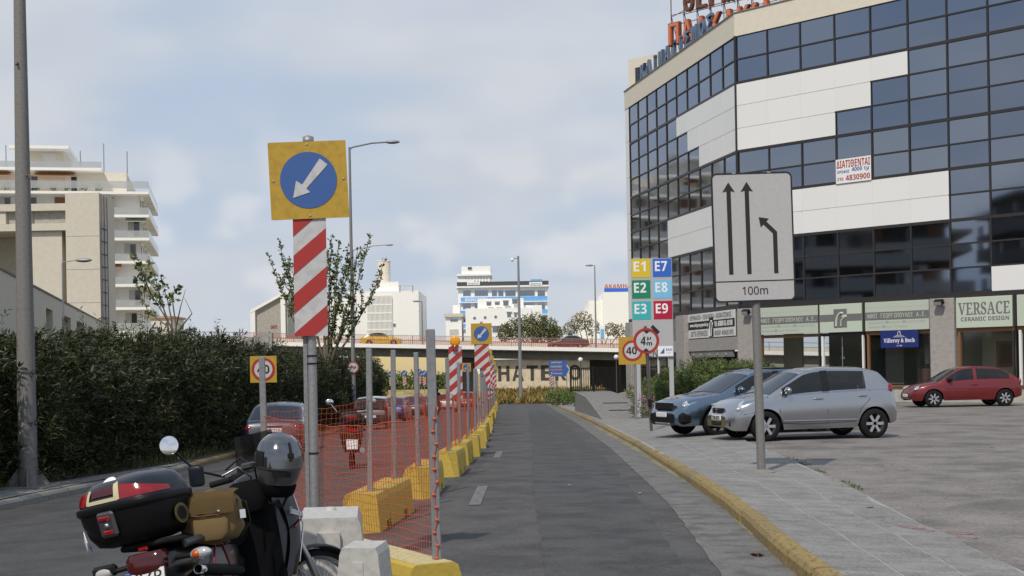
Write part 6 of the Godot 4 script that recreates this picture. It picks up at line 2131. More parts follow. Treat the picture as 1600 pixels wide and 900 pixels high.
func make_car(called: String, label: String, c: Car, at: Vector3, turn: float, o: Dictionary) -> Node3D:
	var t := thing(called, label, "car", at, turn, o.get("group", ""))
	obj("body", car_body(c), c.paint, t)
	obj("cabin", car_cabin(c, o), c.paint, t)
	# what shows through the glass: seats, headrests, dashboard, wheel
	var floor_y: float = soft(c.belt, 0.0, 0.05)
	for x in [-0.15, -0.95]:
		for z in [-0.34, 0.34]:
			obj("seat", one_cbox(Vector3(x, floor_y + 0.06, z), Vector3(0.16, 0.30, 0.44), 0.05, Basis(Vector3(0, 0, 1), 0.2)), M.car_seat, t)
			obj("headrest", one_cbox(Vector3(x - 0.06, floor_y + 0.27, z), Vector3(0.10, 0.16, 0.24), 0.04, Basis(Vector3(0, 0, 1), 0.2)), M.car_seat, t)
	obj("dashboard", one_cbox(Vector3(0.72, floor_y + 0.0, 0), Vector3(0.34, 0.10, c.W * 0.74), 0.04), M.car_seat, t)
	var sw := MB.new()
	var loop := []
	for k in 17: loop.append(Vector3(0.42 - sin(TAU * k / 16.0) * 0.07, floor_y + 0.05 + sin(TAU * k / 16.0) * 0.16, -0.34 + cos(TAU * k / 16.0) * 0.18))
	sw.tube(loop, 0.014, 5, false)
	obj("steering_wheel", sw, M.car_seat, t)
	obj("inner_floor", one_box(Vector3(-0.4, floor_y - 0.035, 0), Vector3(2.2, 0.02, c.W * 0.8)), M.car_seat, t)
	# dark floor and wheel wells inside the shell
	obj("underbody", one_box(Vector3(0, 0.34, 0), Vector3(c.L * 0.88, 0.18, c.W * 0.72)), M.black_matt, t)
	obj("underbody", one_box(Vector3(0, 0.52, 0), Vector3(c.L * 0.84, 0.30, c.W * 0.60)), M.black_matt, t)
	var spokes: int = o.get("spokes", 6)
	for s in [-1, 1]:
		for x in [c.xf, c.xr]:
			add_wheel(t, Vector3(x, c.r, s * (c.W / 2 - c.r * 0.36)), c.r, s, spokes)
			var well := MB.new()
			for k in 13:
				var a := PI * k / 12.0
				var b := PI * (k + 1) / 12.0
				if k == 12: break
				var ra := c.r + c.arch_pad - 0.004
				var z0: float = s * (body_z(c, x, 0.5) - 0.02); var z1: float = s * (c.W / 2 - 0.34)
				well.quad(Vector3(x + cos(a) * ra, c.r + sin(a) * ra, z0), Vector3(x + cos(b) * ra, c.r + sin(b) * ra, z0), Vector3(x + cos(b) * ra, c.r + sin(b) * ra, z1), Vector3(x + cos(a) * ra, c.r + sin(a) * ra, z1))
			obj("wheel_well", well, M.black_matt, t)
			if o.has("cladding"):
				var cl := MB.new()
				var pts := []
				for k in 13:
					var a := -0.12 + (PI + 0.24) * k / 12.0
					var px: float = x + cos(a) * (c.r + 0.085); var py: float = c.r + sin(a) * (c.r + 0.085)
					pts.append(Vector3(px, py, s * (body_z(c, px, maxf(py, 0.25)) - 0.008)))
				cl.tube(pts, 0.052, 6, true, 0.5)
				obj("arch_cladding", cl, M.black_matt, t)
		for w in o.windows:
			obj("side_window", side_glass(c, w[0], w[1], 0.07, 0.90, s), M.car_glass, t)
		for q in o.get("pillars", []):
			obj("pillar_cover", side_glass(c, q[0], q[1], 0.05, 0.93, s, 0.009), M.black, t)
		for q in o.get("seams", []):
			obj("door_seam", seam(c, q, s), M.black_matt, t)
		for q in o.get("handles", []):
			var z: float = body_z(c, q[0], q[1]) * s
			var h := MB.new(); h.tube([Vector3(q[0] - 0.10, q[1], z), Vector3(q[0] - 0.07, q[1] + 0.004, z + 0.028 * s), Vector3(q[0] + 0.07, q[1] + 0.004, z + 0.028 * s), Vector3(q[0] + 0.10, q[1], z)], 0.016, 6)
			obj("door_handle", h, c.paint, t)
		if o.has("mirror"):
			var q: Vector2 = o.mirror
			var z := car_side(c, q.x, 0.05).z
			var mm := MB.new(); mm.ball(Vector3(q.x - 0.02, q.y, (z + 0.10) * s), Vector3(0.07, 0.075, 0.11), Basis(), 12, 8)
			mm.tube([Vector3(q.x, q.y - 0.07, (z - 0.03) * s), Vector3(q.x, q.y - 0.03, (z + 0.07) * s)], 0.025, 6)
			obj("wing_mirror", mm, o.get("mirror_mat", c.paint), t)
		for q in o.get("mouldings", []):
			var mo := MB.new()
			var pts := []
			for k in 9:
				var x := lerpf(q[0], q[1], k / 8.0)
				pts.append(Vector3(x, q[2], body_z(c, x, q[2]) * s))
			mo.tube(pts, q[3], 5, true)
			obj("side_moulding", mo, o.get("moulding_mat", c.paint), t)
		for q in o.get("headlights", []):
			var hl := MB.new(); hl.ball(Vector3(q[0], q[1], q[2] * s), Vector3(q[3], q[4], q[5]), Basis(Vector3.UP, q[6] * s) * Basis(Vector3(0, 0, 1), q[7]), 14, 8)
			obj("headlight", hl, M.lens_clear, t)
			var hb := MB.new(); hb.ball(Vector3(q[0] + 0.012, q[1], q[2] * s), Vector3(q[3] * 0.95, q[4] * 0.5, q[5] * 0.35), Basis(Vector3.UP, q[6] * s), 10, 6)
			obj("headlight_bowl", hb, M.chrome, t)
		for q in o.get("taillights", []):
			var tl := MB.new(); tl.ball(Vector3(q[0], q[1], q[2] * s), Vector3(q[3], q[4], q[5]), Basis(Vector3(0, 0, 1), q[6]), 14, 8)
			obj("taillight", tl, M.lens_red, t)
	if o.has("windscreen"): obj("windscreen", top_glass(c, o.windscreen[0], o.windscreen[1], 0.90, 1.0), M.car_glass, t)
	if o.has("rear_window"): obj("rear_window", top_glass(c, o.rear_window[0], o.rear_window[1], 0.90, -1.0), M.car_glass, t)
	for q in o.get("boxes", []):
		obj(q[0], one_cbox(q[1], q[2], q[4] if q.size() > 4 else 0.015), M[q[3]], t)
	return t

func hatch_shape() -> Car:
	var c := Car.new()
	c.L = 3.70; c.W = 1.69; c.H = 1.50; c.r = 0.305
	c.xf = 1.09; c.xr = -1.29
	c.hood = [[-1.85, 0.62], [-1.80, 0.92], [-1.6, 1.0], [0.6, 1.0], [1.0, 0.97], [1.45, 0.87], [1.70, 0.74], [1.82, 0.60], [1.85, 0.50]]
	c.belt = [[-1.85, 0.60], [-1.80, 0.90], [-1.6, 1.02], [-0.5, 0.985], [0.6, 0.93], [1.2, 0.84], [1.62, 0.72], [1.80, 0.56], [1.85, 0.46]]
	c.plan = [[-1.85, 0.80], [-1.78, 0.90], [-1.5, 0.975], [-0.9, 1.0], [0.9, 1.0], [1.4, 0.95], [1.66, 0.86], [1.80, 0.72], [1.85, 0.60]]
	c.low = [[-1.85, 0.34], [-1.5, 0.24], [1.4, 0.22], [1.75, 0.22], [1.85, 0.30]]
	c.roof = [[-1.82, 0.98], [-1.72, 1.12], [-1.45, 1.42], [-1.2, 1.475], [-0.4, 1.50], [0.0, 1.475], [0.22, 1.42], [1.02, 0.95]]
	return c

func wagon_shape() -> Car:
	var c := Car.new()
	c.L = 4.58; c.W = 1.80; c.H = 1.52; c.r = 0.325; c.arch_pad = 0.06
	c.xf = 1.36; c.xr = -1.22
	c.hood = [[-2.29, 0.6], [-2.2, 0.95], [-2.0, 1.0], [0.9, 1.0], [1.2, 0.99], [1.85, 0.90], [2.12, 0.80], [2.26, 0.60], [2.29, 0.52]]
	c.belt = [[-2.29, 0.6], [-2.2, 0.94], [-2.0, 1.0], [0.5, 0.96], [1.2, 0.92], [1.8, 0.82], [2.1, 0.72], [2.25, 0.56], [2.29, 0.48]]
	c.plan = [[-2.29, 0.82], [-2.2, 0.90], [-1.8, 0.98], [-1.0, 1.0], [1.2, 1.0], [1.8, 0.95], [2.1, 0.86], [2.24, 0.74], [2.29, 0.66]]
	c.low = [[-2.29, 0.36], [-1.9, 0.26], [1.8, 0.26], [2.15, 0.24], [2.29, 0.30]]
	c.roof = [[-2.22, 0.98], [-2.1, 1.12], [-1.85, 1.40], [-1.6, 1.46], [-0.3, 1.52], [0.15, 1.49], [0.4, 1.42], [1.25, 0.97]]
	return c

func sedan_shape() -> Car:
	var c := Car.new()
	c.L = 4.30; c.W = 1.70; c.H = 1.46; c.r = 0.30
	c.xf = 1.32; c.xr = -1.20
	c.hood = [[-2.15, 0.55], [-2.10, 0.88], [-1.95, 1.0], [-1.4, 1.03], [0.8, 0.99], [1.2, 0.95], [1.7, 0.84], [2.0, 0.74], [2.12, 0.58], [2.15, 0.5]]
	c.belt = [[-2.15, 0.52], [-2.10, 0.84], [-1.95, 0.95], [-1.0, 0.97], [0.6, 0.92], [1.2, 0.86], [1.8, 0.74], [2.1, 0.56], [2.15, 0.48]]
	c.plan = [[-2.15, 0.80], [-2.05, 0.92], [-1.7, 0.98], [-1.0, 1.0], [1.0, 1.0], [1.6, 0.95], [1.95, 0.84], [2.1, 0.72], [2.15, 0.62]]
	c.low = [[-2.15, 0.34], [-1.8, 0.24], [1.7, 0.22], [2.15, 0.28]]
	c.roof = [[-1.72, 1.0], [-0.95, 1.38], [-0.7, 1.43], [-0.1, 1.46], [0.15, 1.42], [1.0, 0.96]]
	return c

func cars() -> void:
	paint("silver_paint", 0.40, 0.41, 0.43, 0.92, 0.24)
	paint("blue_paint", 0.15, 0.21, 0.28, 0.9, 0.24)
	paint("red_paint", 0.165, 0.011, 0.015, 0.25, 0.3)
	paint("navy_paint", 0.012, 0.016, 0.035, 0.2, 0.35)
	paint("dark_paint", 0.03, 0.03, 0.033, 0.3, 0.35)
	paint("blue_b_paint", 0.03, 0.04, 0.16, 0.2, 0.35)
	paint("maroon_paint", 0.07, 0.015, 0.018, 0.2, 0.35)
	paint("pale_paint", 0.42, 0.40, 0.38, 0.3, 0.35)
	paint("bright_red_paint", 0.30, 0.02, 0.02, 0.1, 0.35)
	paint("taxi_paint", 0.68, 0.45, 0.03, 0.0, 0.35)
	# silver hatchback: its front wheel stands 28.3 m away
	var c := hatch_shape()
	c.paint = M.silver_paint
	var turn := PI + 0.22
	var fw := at_px(1196, 690, 28.5)
	var dir := Vector3(cos(turn), 0, -sin(turn))
	var right := Vector3(sin(turn), 0, cos(turn))
	var at := Vector3(fw.x, 0, fw.z) - dir * c.xf + right * (-1) * -0.0
	# the wheel seen is the near one: shift so that it, not the axle's middle, is there
	at -= right * (c.W / 2 - 0.1) * (1 if right.z > 0 else -1)
	at.y = 0.0
	var t := make_car("hatchback", "silver five-door hatchback parked in the lot behind the lane sign", c, at, turn, {
		"windows": [[-1.12, -0.30], [-0.16, 0.72]], "pillars": [[-0.31, -0.15]], "windscreen": [0.28, 0.97], "rear_window": [-1.76, -1.46],
		"seams": [[[0.78, 0.36], [0.80, 0.62], [0.72, 0.92]], [[-0.24, 0.34], [-0.24, 0.6], [-0.25, 0.97]], [[-0.24, 0.34], [0.3, 0.335], [0.78, 0.36]], [[-0.24, 0.34], [-0.85, 0.36], [-0.98, 0.62], [-1.18, 0.8], [-1.20, 1.0]], [[1.55, 0.55], [1.35, 0.58], [1.30, 0.63]]],
		"handles": [[-0.05, 0.84], [-1.02, 0.88]], "mirror": Vector2(0.66, 1.02), "mouldings": [[-0.9, 0.72, 0.40, 0.022]],
		"headlights": [[1.52, 0.725, 0.60, 0.22, 0.075, 0.085, -0.62, -0.42]], "taillights": [[-1.66, 0.97, 0.66, 0.10, 0.17, 0.075, 0.45]],
		"boxes": [["grille", Vector3(1.80, 0.62, 0), Vector3(0.08, 0.11, 0.52), "black"], ["badge", Vector3(1.845, 0.62, 0), Vector3(0.02, 0.08, 0.08), "chrome"], ["lower_intake", Vector3(1.80, 0.36, 0.0), Vector3(0.10, 0.11, 0.60), "black_matt"], ["lower_intake", Vector3(1.745, 0.36, 0.50), Vector3(0.12, 0.10, 0.22), "black_matt"], ["lower_intake", Vector3(1.745, 0.36, -0.50), Vector3(0.12, 0.10, 0.22), "black_matt"], ["number_plate", Vector3(1.852, 0.48, 0), Vector3(0.02, 0.11, 0.50), "plate_white"], ["rear_bumper", Vector3(-1.80, 0.42, 0), Vector3(0.14, 0.22, 1.35), "silver_paint", 0.05]]})
	letters("YZB-4213", 0.40, 0.07, Vector3(1.863, 0.48, 0), M.print_black, t, 700, "Droid Sans", Basis(Vector3.UP, PI / 2), 0.006)
	# blue estate with black cladding
	c = wagon_shape()
	c.paint = M.blue_paint
	turn = PI + 0.36
	fw = at_px(1120, 684, 31.2)
	dir = Vector3(cos(turn), 0, -sin(turn)); right = Vector3(sin(turn), 0, cos(turn))
	at = Vector3(fw.x, 0, fw.z) - dir * c.xf - right * (c.W / 2 - 0.1) * (1 if right.z > 0 else -1)
	at.y = -0.03
	t = make_car("estate_car", "light blue estate car with black wheel-arch cladding nosing onto the footway", c, at, turn, {
		"windows": [[-1.95, -1.25], [-1.12, -0.28], [-0.16, 0.86]], "pillars": [[-1.26, -1.11], [-0.29, -0.15]], "windscreen": [0.46, 1.20], "rear_window": [-2.18, -1.86],
		"seams": [[[0.95, 0.40], [0.98, 0.66], [0.90, 0.94]], [[-0.22, 0.38], [-0.22, 0.96]], [[-0.22, 0.38], [0.95, 0.40]]], "handles": [[-0.02, 0.84], [-1.05, 0.86]], "mirror": Vector2(0.82, 1.03), "cladding": true,
		"mouldings": [[-0.8, 0.92, 0.36, 0.035]], "moulding_mat": M.black_matt,
		"headlights": [[1.98, 0.74, 0.62, 0.20, 0.07, 0.10, -0.62, -0.30]], "taillights": [[-2.2, 0.9, 0.72, 0.1, 0.16, 0.08, 0.3]],
		"boxes": [["bumper", Vector3(2.20, 0.42, 0), Vector3(0.20, 0.26, 1.22), "black_matt", 0.05], ["bumper_corner", Vector3(2.08, 0.42, 0.66), Vector3(0.30, 0.26, 0.28), "black_matt", 0.06], ["bumper_corner", Vector3(2.08, 0.42, -0.66), Vector3(0.30, 0.26, 0.28), "black_matt", 0.06], ["grille", Vector3(2.24, 0.68, 0), Vector3(0.10, 0.15, 0.74), "black"], ["grille_trim", Vector3(2.25, 0.765, 0), Vector3(0.08, 0.025, 0.80), "chrome"], ["skid_plate", Vector3(2.20, 0.29, 0), Vector3(0.22, 0.06, 0.7), "steel"], ["number_plate", Vector3(2.315, 0.50, 0), Vector3(0.02, 0.11, 0.50), "plate_white"], ["roof_rail", Vector3(-0.7, 1.49, 0.62), Vector3(2.2, 0.035, 0.04), "black"], ["roof_rail", Vector3(-0.7, 1.49, -0.62), Vector3(2.2, 0.035, 0.04), "black"]]})
	# red three-door hatchback before the shops
	c = hatch_shape()
	c.L = 3.72; c.W = 1.60; c.H = 1.37; c.r = 0.285
	c.xf = 1.13; c.xr = -1.255
	c.hood = [[-1.86, 0.62], [-1.82, 0.86], [-1.6, 0.94], [0.6, 0.92], [1.0, 0.88], [1.5, 0.76], [1.74, 0.66], [1.84, 0.54], [1.86, 0.46]]
	c.belt = [[-1.86, 0.6], [-1.82, 0.84], [-1.6, 0.93], [-0.5, 0.91], [0.7, 0.85], [1.2, 0.77], [1.6, 0.67], [1.82, 0.52], [1.86, 0.44]]
	c.roof = [[-1.84, 0.90], [-1.55, 1.08], [-1.15, 1.31], [-0.9, 1.345], [-0.2, 1.37], [0.1, 1.34], [0.28, 1.29], [1.0, 0.86]]
	c.paint = M.red_paint
	fw = at_px(1459, 635, 46.8)
	at = Vector3(fw.x + c.xf, 0, fw.z - c.W / 2)
	make_car("hatchback", "dark red three-door hatchback standing side-on before the shop windows", c, at, PI + 0.02, {
		"windows": [[-1.42, -0.36], [-0.22, 0.70]], "pillars": [[-0.36, -0.33]], "windscreen": [0.34, 0.95], "rear_window": [-1.80, -1.2], "spokes": 7,
		"seams": [[[0.74, 0.34], [0.77, 0.6], [0.70, 0.85]], [[-0.30, 0.32], [-0.30, 0.90]], [[-0.30, 0.32], [0.74, 0.34]]], "handles": [[-0.22, 0.74]], "mirror": Vector2(0.62, 0.93), "mirror_mat": M.black,
		"mouldings": [[-1.0, 0.75, 0.62, 0.012]],
		"headlights": [[1.62, 0.645, 0.58, 0.16, 0.06, 0.085, -0.6, -0.30]], "taillights": [[-1.78, 0.80, 0.62, 0.07, 0.13, 0.1, 0.1]],
		"boxes": [["bumper", Vector3(1.80, 0.36, 0), Vector3(0.12, 0.16, 1.1), "maroon_paint", 0.04], ["number_plate", Vector3(1.865, 0.40, 0), Vector3(0.02, 0.11, 0.5), "plate_white"]]})
	# the queue on the avenue
	c = sedan_shape()
	var tail := {"windows": [[-1.15, -0.42], [-0.28, 0.72]], "pillars": [[-0.43, -0.27]], "windscreen": [0.22, 0.95], "rear_window": [-1.66, -1.0], "mirror": Vector2(0.68, 1.0), "handles": [[-0.1, 0.82], [-1.0, 0.84]],
		"seams": [[[-0.35, 0.34], [-0.35, 0.95]]], "taillights": [[-2.02, 0.77, 0.64, 0.085, 0.10, 0.14, 0.0]],
		"boxes": [["number_plate", Vector3(-2.155, 0.72, 0), Vector3(0.02, 0.11, 0.50), "plate_white"], ["bumper", Vector3(-2.08, 0.42, 0), Vector3(0.18, 0.22, 1.4), "black_matt", 0.05], ["boot_trim", Vector3(-2.12, 0.84, 0), Vector3(0.03, 0.03, 0.5), "chrome"]]}
	c.paint = M.navy_paint
	var p := at_px(440, 660, 40.8)
	make_car("saloon_car", "dark navy saloon queuing beside the hedge, seen from behind", c, on_ground(p.x, 40.8), PI / 2 + 0.05, tail)
	c = hatch_shape()
	var ht := {"windows": [[-1.12, -0.30], [-0.16, 0.72]], "windscreen": [0.28, 0.97], "rear_window": [-1.80, -1.46], "mirror": Vector2(0.66, 1.02), "taillights": [[-1.76, 0.95, 0.68, 0.09, 0.16, 0.08, 0.4]], "boxes": [["number_plate", Vector3(-1.855, 0.62, 0), Vector3(0.02, 0.11, 0.5), "plate_white"], ["bumper", Vector3(-1.80, 0.40, 0), Vector3(0.12, 0.2, 1.3), "black_matt", 0.05]]}
	c.paint = M.dark_paint
	p = at_px(585, 640, 64.0)
	t = make_car("hatchback", "dark hatchback with a pale roof in the queue behind the net", c, on_ground(p.x, 64.0), PI / 2, ht)
	obj("roof_panel", top_glass(c, -1.40, 0.2, 0.97, 0.0), M.pale_paint, t)
	c = sedan_shape(); c.paint = M.blue_b_paint
	p = at_px(616, 632, 78.0)
	make_car("saloon_car", "bright blue car in the queue under the young tree's side", c, on_ground(p.x, 78.0), PI / 2 - 0.05, tail)
	c = sedan_shape(); c.paint = M.maroon_paint
	p = at_px(650, 630, 86.0)
	make_car("saloon_car", "maroon car in the queue towards the overpass", c, on_ground(p.x, 86.0), PI / 2, tail)
	c = hatch_shape(); c.paint = M.pale_paint
	p = at_px(697, 625, 104.0)
	make_car("hatchback", "pale grey car at the queue's head beside the striped lamp board", c, on_ground(p.x, 106.0), PI / 2, ht)
	c = hatch_shape(); c.paint = M.bright_red_paint
	p = at_px(727, 622, 112.0)
	make_car("hatchback", "bright red car at the queue's head under the overpass", c, on_ground(p.x, 114.0), PI / 2, ht)
	c = sedan_shape(); c.paint = M.taxi_paint
	p = at_px(596, 534, 146.0)
	make_car("taxi", "yellow taxi driving over the overpass", c, Vector3(p.x, deck_y(p.x) + 0.01, -146.0), 0.0, tail)
	c = sedan_shape(); c.paint = M.dark_paint
	p = at_px(888, 534, 146.0)
	make_car("saloon_car", "dark saloon driving over the overpass", c, Vector3(p.x, deck_y(p.x) + 0.01, -146.0), PI, tail)
	scooter()
	rider()

func scooter() -> void:
	var g := at_px(550, 700, 27.0)
	var t := thing("scooter", "black scooter with a top box and red tail lamp riding behind the net", "scooter", on_ground(g.x, 27.0), 0.12)
	var turn := Transform3D(Basis(Vector3(0, 0, 1), PI / 2), Vector3.ZERO)
	for z in [0.0, -1.3]:
		var m := MB.new(); m.lathe([Vector2(0.16, -0.05), Vector2(0.24, -0.055), Vector2(0.25, -0.03), Vector2(0.25, 0.03), Vector2(0.24, 0.055), Vector2(0.16, 0.05)], Transform3D(turn.basis, Vector3(0, 0.25, z)), 24)
		var w := obj("wheel", m, M.rubber, t)
		m = MB.new(); m.lathe([Vector2(0.17, -0.04), Vector2(0.0, -0.04)], Transform3D(turn.basis, Vector3(0, 0.25, z)), 20); m.lathe([Vector2(0.0, 0.04), Vector2(0.17, 0.04)], Transform3D(turn.basis, Vector3(0, 0.25, z)), 20)
		obj("rim", m, M.steel, w)
	var b := super_loft([[0.42, 0.14, 0.40, -0.15], [0.55, 0.20, 0.50, -0.18], [0.70, 0.21, 0.52, -0.22], [0.80, 0.17, 0.46, -0.26], [0.83, 0.10, 0.36, -0.28]], 2.6)
	obj("body", b, M.black, t)
	obj("front_shield", super_loft([[0.30, 0.16, 0.12, -1.05], [0.60, 0.24, 0.10, -1.08], [0.95, 0.22, 0.09, -1.02], [1.05, 0.10, 0.06, -1.0]], 2.4), M.black, t)
	obj("floorboard", one_cbox(Vector3(0, 0.33, -0.72), Vector3(0.32, 0.10, 0.62), 0.03), M.black_matt, t)
	obj("handlebar", one_tube([Vector3(-0.34, 1.06, -0.86), Vector3(0, 1.02, -0.98), Vector3(0.34, 1.06, -0.86)], 0.018, 8), M.black, t)
	for s in [-1, 1]:
		var mm := MB.new(); mm.ball(Vector3(0.42 * s, 1.26, -0.92), Vector3(0.08, 0.06, 0.02)); mm.tube([Vector3(0.28 * s, 1.07, -0.9), Vector3(0.40 * s, 1.22, -0.92)], 0.01, 5)
		obj("mirror", mm, M.chrome, t)
	obj("tail_lamp", one_cbox(Vector3(0, 0.74, 0.30), Vector3(0.24, 0.08, 0.06), 0.02), M.lens_red, t)
	obj("number_plate", one_box(Vector3(0, 0.48, 0.36), Vector3(0.21, 0.19, 0.01), Basis(Vector3.RIGHT, -0.2)), M.plate_white, t)
	obj("mudguard", one_cbox(Vector3(0, 0.47, 0.34), Vector3(0.24, 0.30, 0.02), 0.008, Basis(Vector3.RIGHT, -0.2)), M.black_matt, t)
	obj("top_box", super_loft([[0.84, 0.17, 0.16, 0.16], [0.90, 0.21, 0.20, 0.16], [1.0, 0.21, 0.20, 0.16], [1.08, 0.17, 0.16, 0.16], [1.10, 0.08, 0.08, 0.16]], 3.0), M.black, t)
	obj("top_box_lens", one_cbox(Vector3(0, 0.99, 0.355), Vector3(0.22, 0.06, 0.02), 0.01), M.lens_red, t)
	obj("exhaust", one_tube([Vector3(0.17, 0.30, -0.35), Vector3(0.19, 0.36, 0.28)], [0.045, 0.055], 10), M.steel, t)

# closed horizontal outlines [y, half x, half z, centre z] joined upwards
func super_loft(layers: Array, e: float, n := 32) -> MB:
	var m := MB.new()
	var rows := []
	for l in layers:
		var row := []
		for k in n:
			var a := TAU * k / n
			var ca := cos(a); var sa := sin(a)
			row.append(Vector3(signf(ca) * pow(absf(ca), 2.0 / e) * l[1] + (l[4] if l.size() > 4 else 0.0), l[0], -signf(sa) * pow(absf(sa), 2.0 / e) * l[2] + l[3]))
		rows.append(row)
	m.sheet(rows, true)
	m.fan(rows[0], true); m.fan(rows[-1])
	return m

# far motorcyclist in dark clothes: body as one smooth surface of joined tapered capsules
func rider() -> void:
	var g := at_px(682, 640, 90.0)
	var base := on_ground(g.x, 90.0)
	var t := thing("motorbike", "small dark motorbike with a lit red tail lamp among the queuing cars", "motorbike", base, 0.0)
	var turn := Basis(Vector3(0, 0, 1), PI / 2)
	for z in [0.0, -1.35]:
		var m := MB.new(); m.lathe([Vector2(0.2, -0.06), Vector2(0.30, -0.06), Vector2(0.31, 0.0), Vector2(0.30, 0.06), Vector2(0.2, 0.06)], Transform3D(turn, Vector3(0, 0.31, z)), 18)
		obj("wheel", m, M.rubber, t)
	obj("body", super_loft([[0.40, 0.12, 0.5, -0.5], [0.6, 0.17, 0.7, -0.5], [0.8, 0.15, 0.65, -0.5], [0.88, 0.08, 0.5, -0.5]], 2.5), M.black, t)
	obj("tail_lamp", one_cbox(Vector3(0, 0.78, 0.20), Vector3(0.2, 0.1, 0.06), 0.02), M.lens_red, t)
	obj("number_plate", one_box(Vector3(0, 0.52, 0.24), Vector3(0.22, 0.18, 0.01)), M.plate_white, t)
	obj("handlebar", one_tube([Vector3(-0.36, 1.02, -0.95), Vector3(0.36, 1.02, -0.95)], 0.02, 6), M.black, t)
	var P := thing("person", "person in dark clothes and helmet riding the far motorbike", "person", base)
	var bones := [[Vector3(0, 0.90, -0.25), 0.17, Vector3(0, 1.18, -0.33), 0.17], [Vector3(0, 1.18, -0.33), 0.17, Vector3(0, 1.42, -0.42), 0.16], [Vector3(0, 1.48, -0.44), 0.06, Vector3(0, 1.60, -0.47), 0.06], [Vector3(0, 1.68, -0.48), 0.135, Vector3(0, 1.70, -0.50), 0.135]]
	for s in [-1.0, 1.0]:
		bones.append([Vector3(0.17 * s, 1.42, -0.43), 0.075, Vector3(0.30 * s, 1.18, -0.58), 0.055])
		bones.append([Vector3(0.30 * s, 1.18, -0.58), 0.052, Vector3(0.31 * s, 1.05, -0.90), 0.042])
		bones.append([Vector3(0.12 * s, 0.90, -0.28), 0.10, Vector3(0.22 * s, 0.78, -0.70), 0.075])
		bones.append([Vector3(0.22 * s, 0.78, -0.70), 0.07, Vector3(0.19 * s, 0.36, -0.52), 0.05])
		bones.append([Vector3(0.19 * s, 0.33, -0.52), 0.045, Vector3(0.19 * s, 0.30, -0.68), 0.04])
	obj("figure", field_mesh(bones, 0.035, 0.05), M.black_matt, P)

# surface nets over a smooth union of tapered capsules
func field_mesh(bones: Array, cell: float, blend: float) -> MB:
	var lo := Vector3(1e9, 1e9, 1e9); var hi := -lo
	for b in bones:
		for q in [[b[0], b[1]], [b[2], b[3]]]:
			lo = lo.min(q[0] - Vector3.ONE * (q[1] + cell * 2)); hi = hi.max(q[0] + Vector3.ONE * (q[1] + cell * 2))
	var n := Vector3i(((hi - lo) / cell).ceil()) + Vector3i.ONE
	var val := PackedFloat32Array(); val.resize(n.x * n.y * n.z)
	for z in n.z:
		for y in n.y:
			for x in n.x:
				var p := lo + Vector3(x, y, z) * cell
				var s := 0.0
				for b in bones:
					var ab: Vector3 = b[2] - b[0]
					var h := clampf((p - b[0]).dot(ab) / maxf(ab.length_squared(), 1e-6), 0, 1)
					var dd: float = p.distance_to(b[0] + ab * h) - lerpf(b[1], b[3], h)
					s += exp(-dd / blend * 3.0)
				val[(z * n.y + y) * n.x + x] = -log(maxf(s, 1e-9)) * blend / 3.0
	var m := MB.new()
	var ids := {}
	var at := func(x: int, y: int, z: int) -> float: return val[(z * n.y + y) * n.x + x]
	for z in n.z - 1:
		for y in n.y - 1:
			for x in n.x - 1:
				var sum := Vector3.ZERO; var cnt := 0
				for e in [[0,0,0,1,0,0],[0,1,0,1,1,0],[0,0,1,1,0,1],[0,1,1,1,1,1],[0,0,0,0,1,0],[1,0,0,1,1,0],[0,0,1,0,1,1],[1,0,1,1,1,1],[0,0,0,0,0,1],[1,0,0,1,0,1],[0,1,0,0,1,1],[1,1,0,1,1,1]]:
					var a: float = at.call(x + e[0], y + e[1], z + e[2]); var b: float = at.call(x + e[3], y + e[4], z + e[5])
					if (a < 0) != (b < 0):
						var f := a / (a - b)
						sum += Vector3(e[0], e[1], e[2]).lerp(Vector3(e[3], e[4], e[5]), f); cnt += 1
				if cnt:
					var g := Vector3(at.call(x + 1, y, z) - at.call(x, y, z), at.call(x, y + 1, z) - at.call(x, y, z), at.call(x, y, z + 1) - at.call(x, y, z)).normalized()
					ids[Vector3i(x, y, z)] = m.put(lo + (Vector3(x, y, z) + sum / cnt) * cell, g)
	for z in range(1, n.z - 1):
		for y in range(1, n.y - 1):
			for x in range(1, n.x - 1):
				var a: float = at.call(x, y, z)
				for ax in 3:
					var o := Vector3i(1 if ax == 0 else 0, 1 if ax == 1 else 0, 1 if ax == 2 else 0)
					var b: float = at.call(x + o.x, y + o.y, z + o.z)
					if (a < 0) == (b < 0): continue
					var u := Vector3i(0, 1, 0) if ax == 0 else (Vector3i(0, 0, 1) if ax == 1 else Vector3i(1, 0, 0))
					var w := Vector3i(0, 0, 1) if ax == 0 else (Vector3i(1, 0, 0) if ax == 1 else Vector3i(0, 1, 0))
					var c := Vector3i(x, y, z)
					var q := [ids.get(c, -1), ids.get(c - u, -1), ids.get(c - u - w, -1), ids.get(c - w, -1)]
					if q.has(-1): continue
					if a < 0: m.ix.append_array(PackedInt32Array([q[0], q[2], q[1], q[0], q[3], q[2]]))
					else: m.ix.append_array(PackedInt32Array([q[0], q[1], q[2], q[0], q[2], q[3]]))
	return m


# ------------------------------------------------------------------ the parked motorcycle (local: x right, y up, -z forward, origin under the rear axle)
var moto_xf := Transform3D()

func ML(px: float, py: float, d: float) -> Vector3:
	return moto_xf.affine_inverse() * at_px(px, py, d)

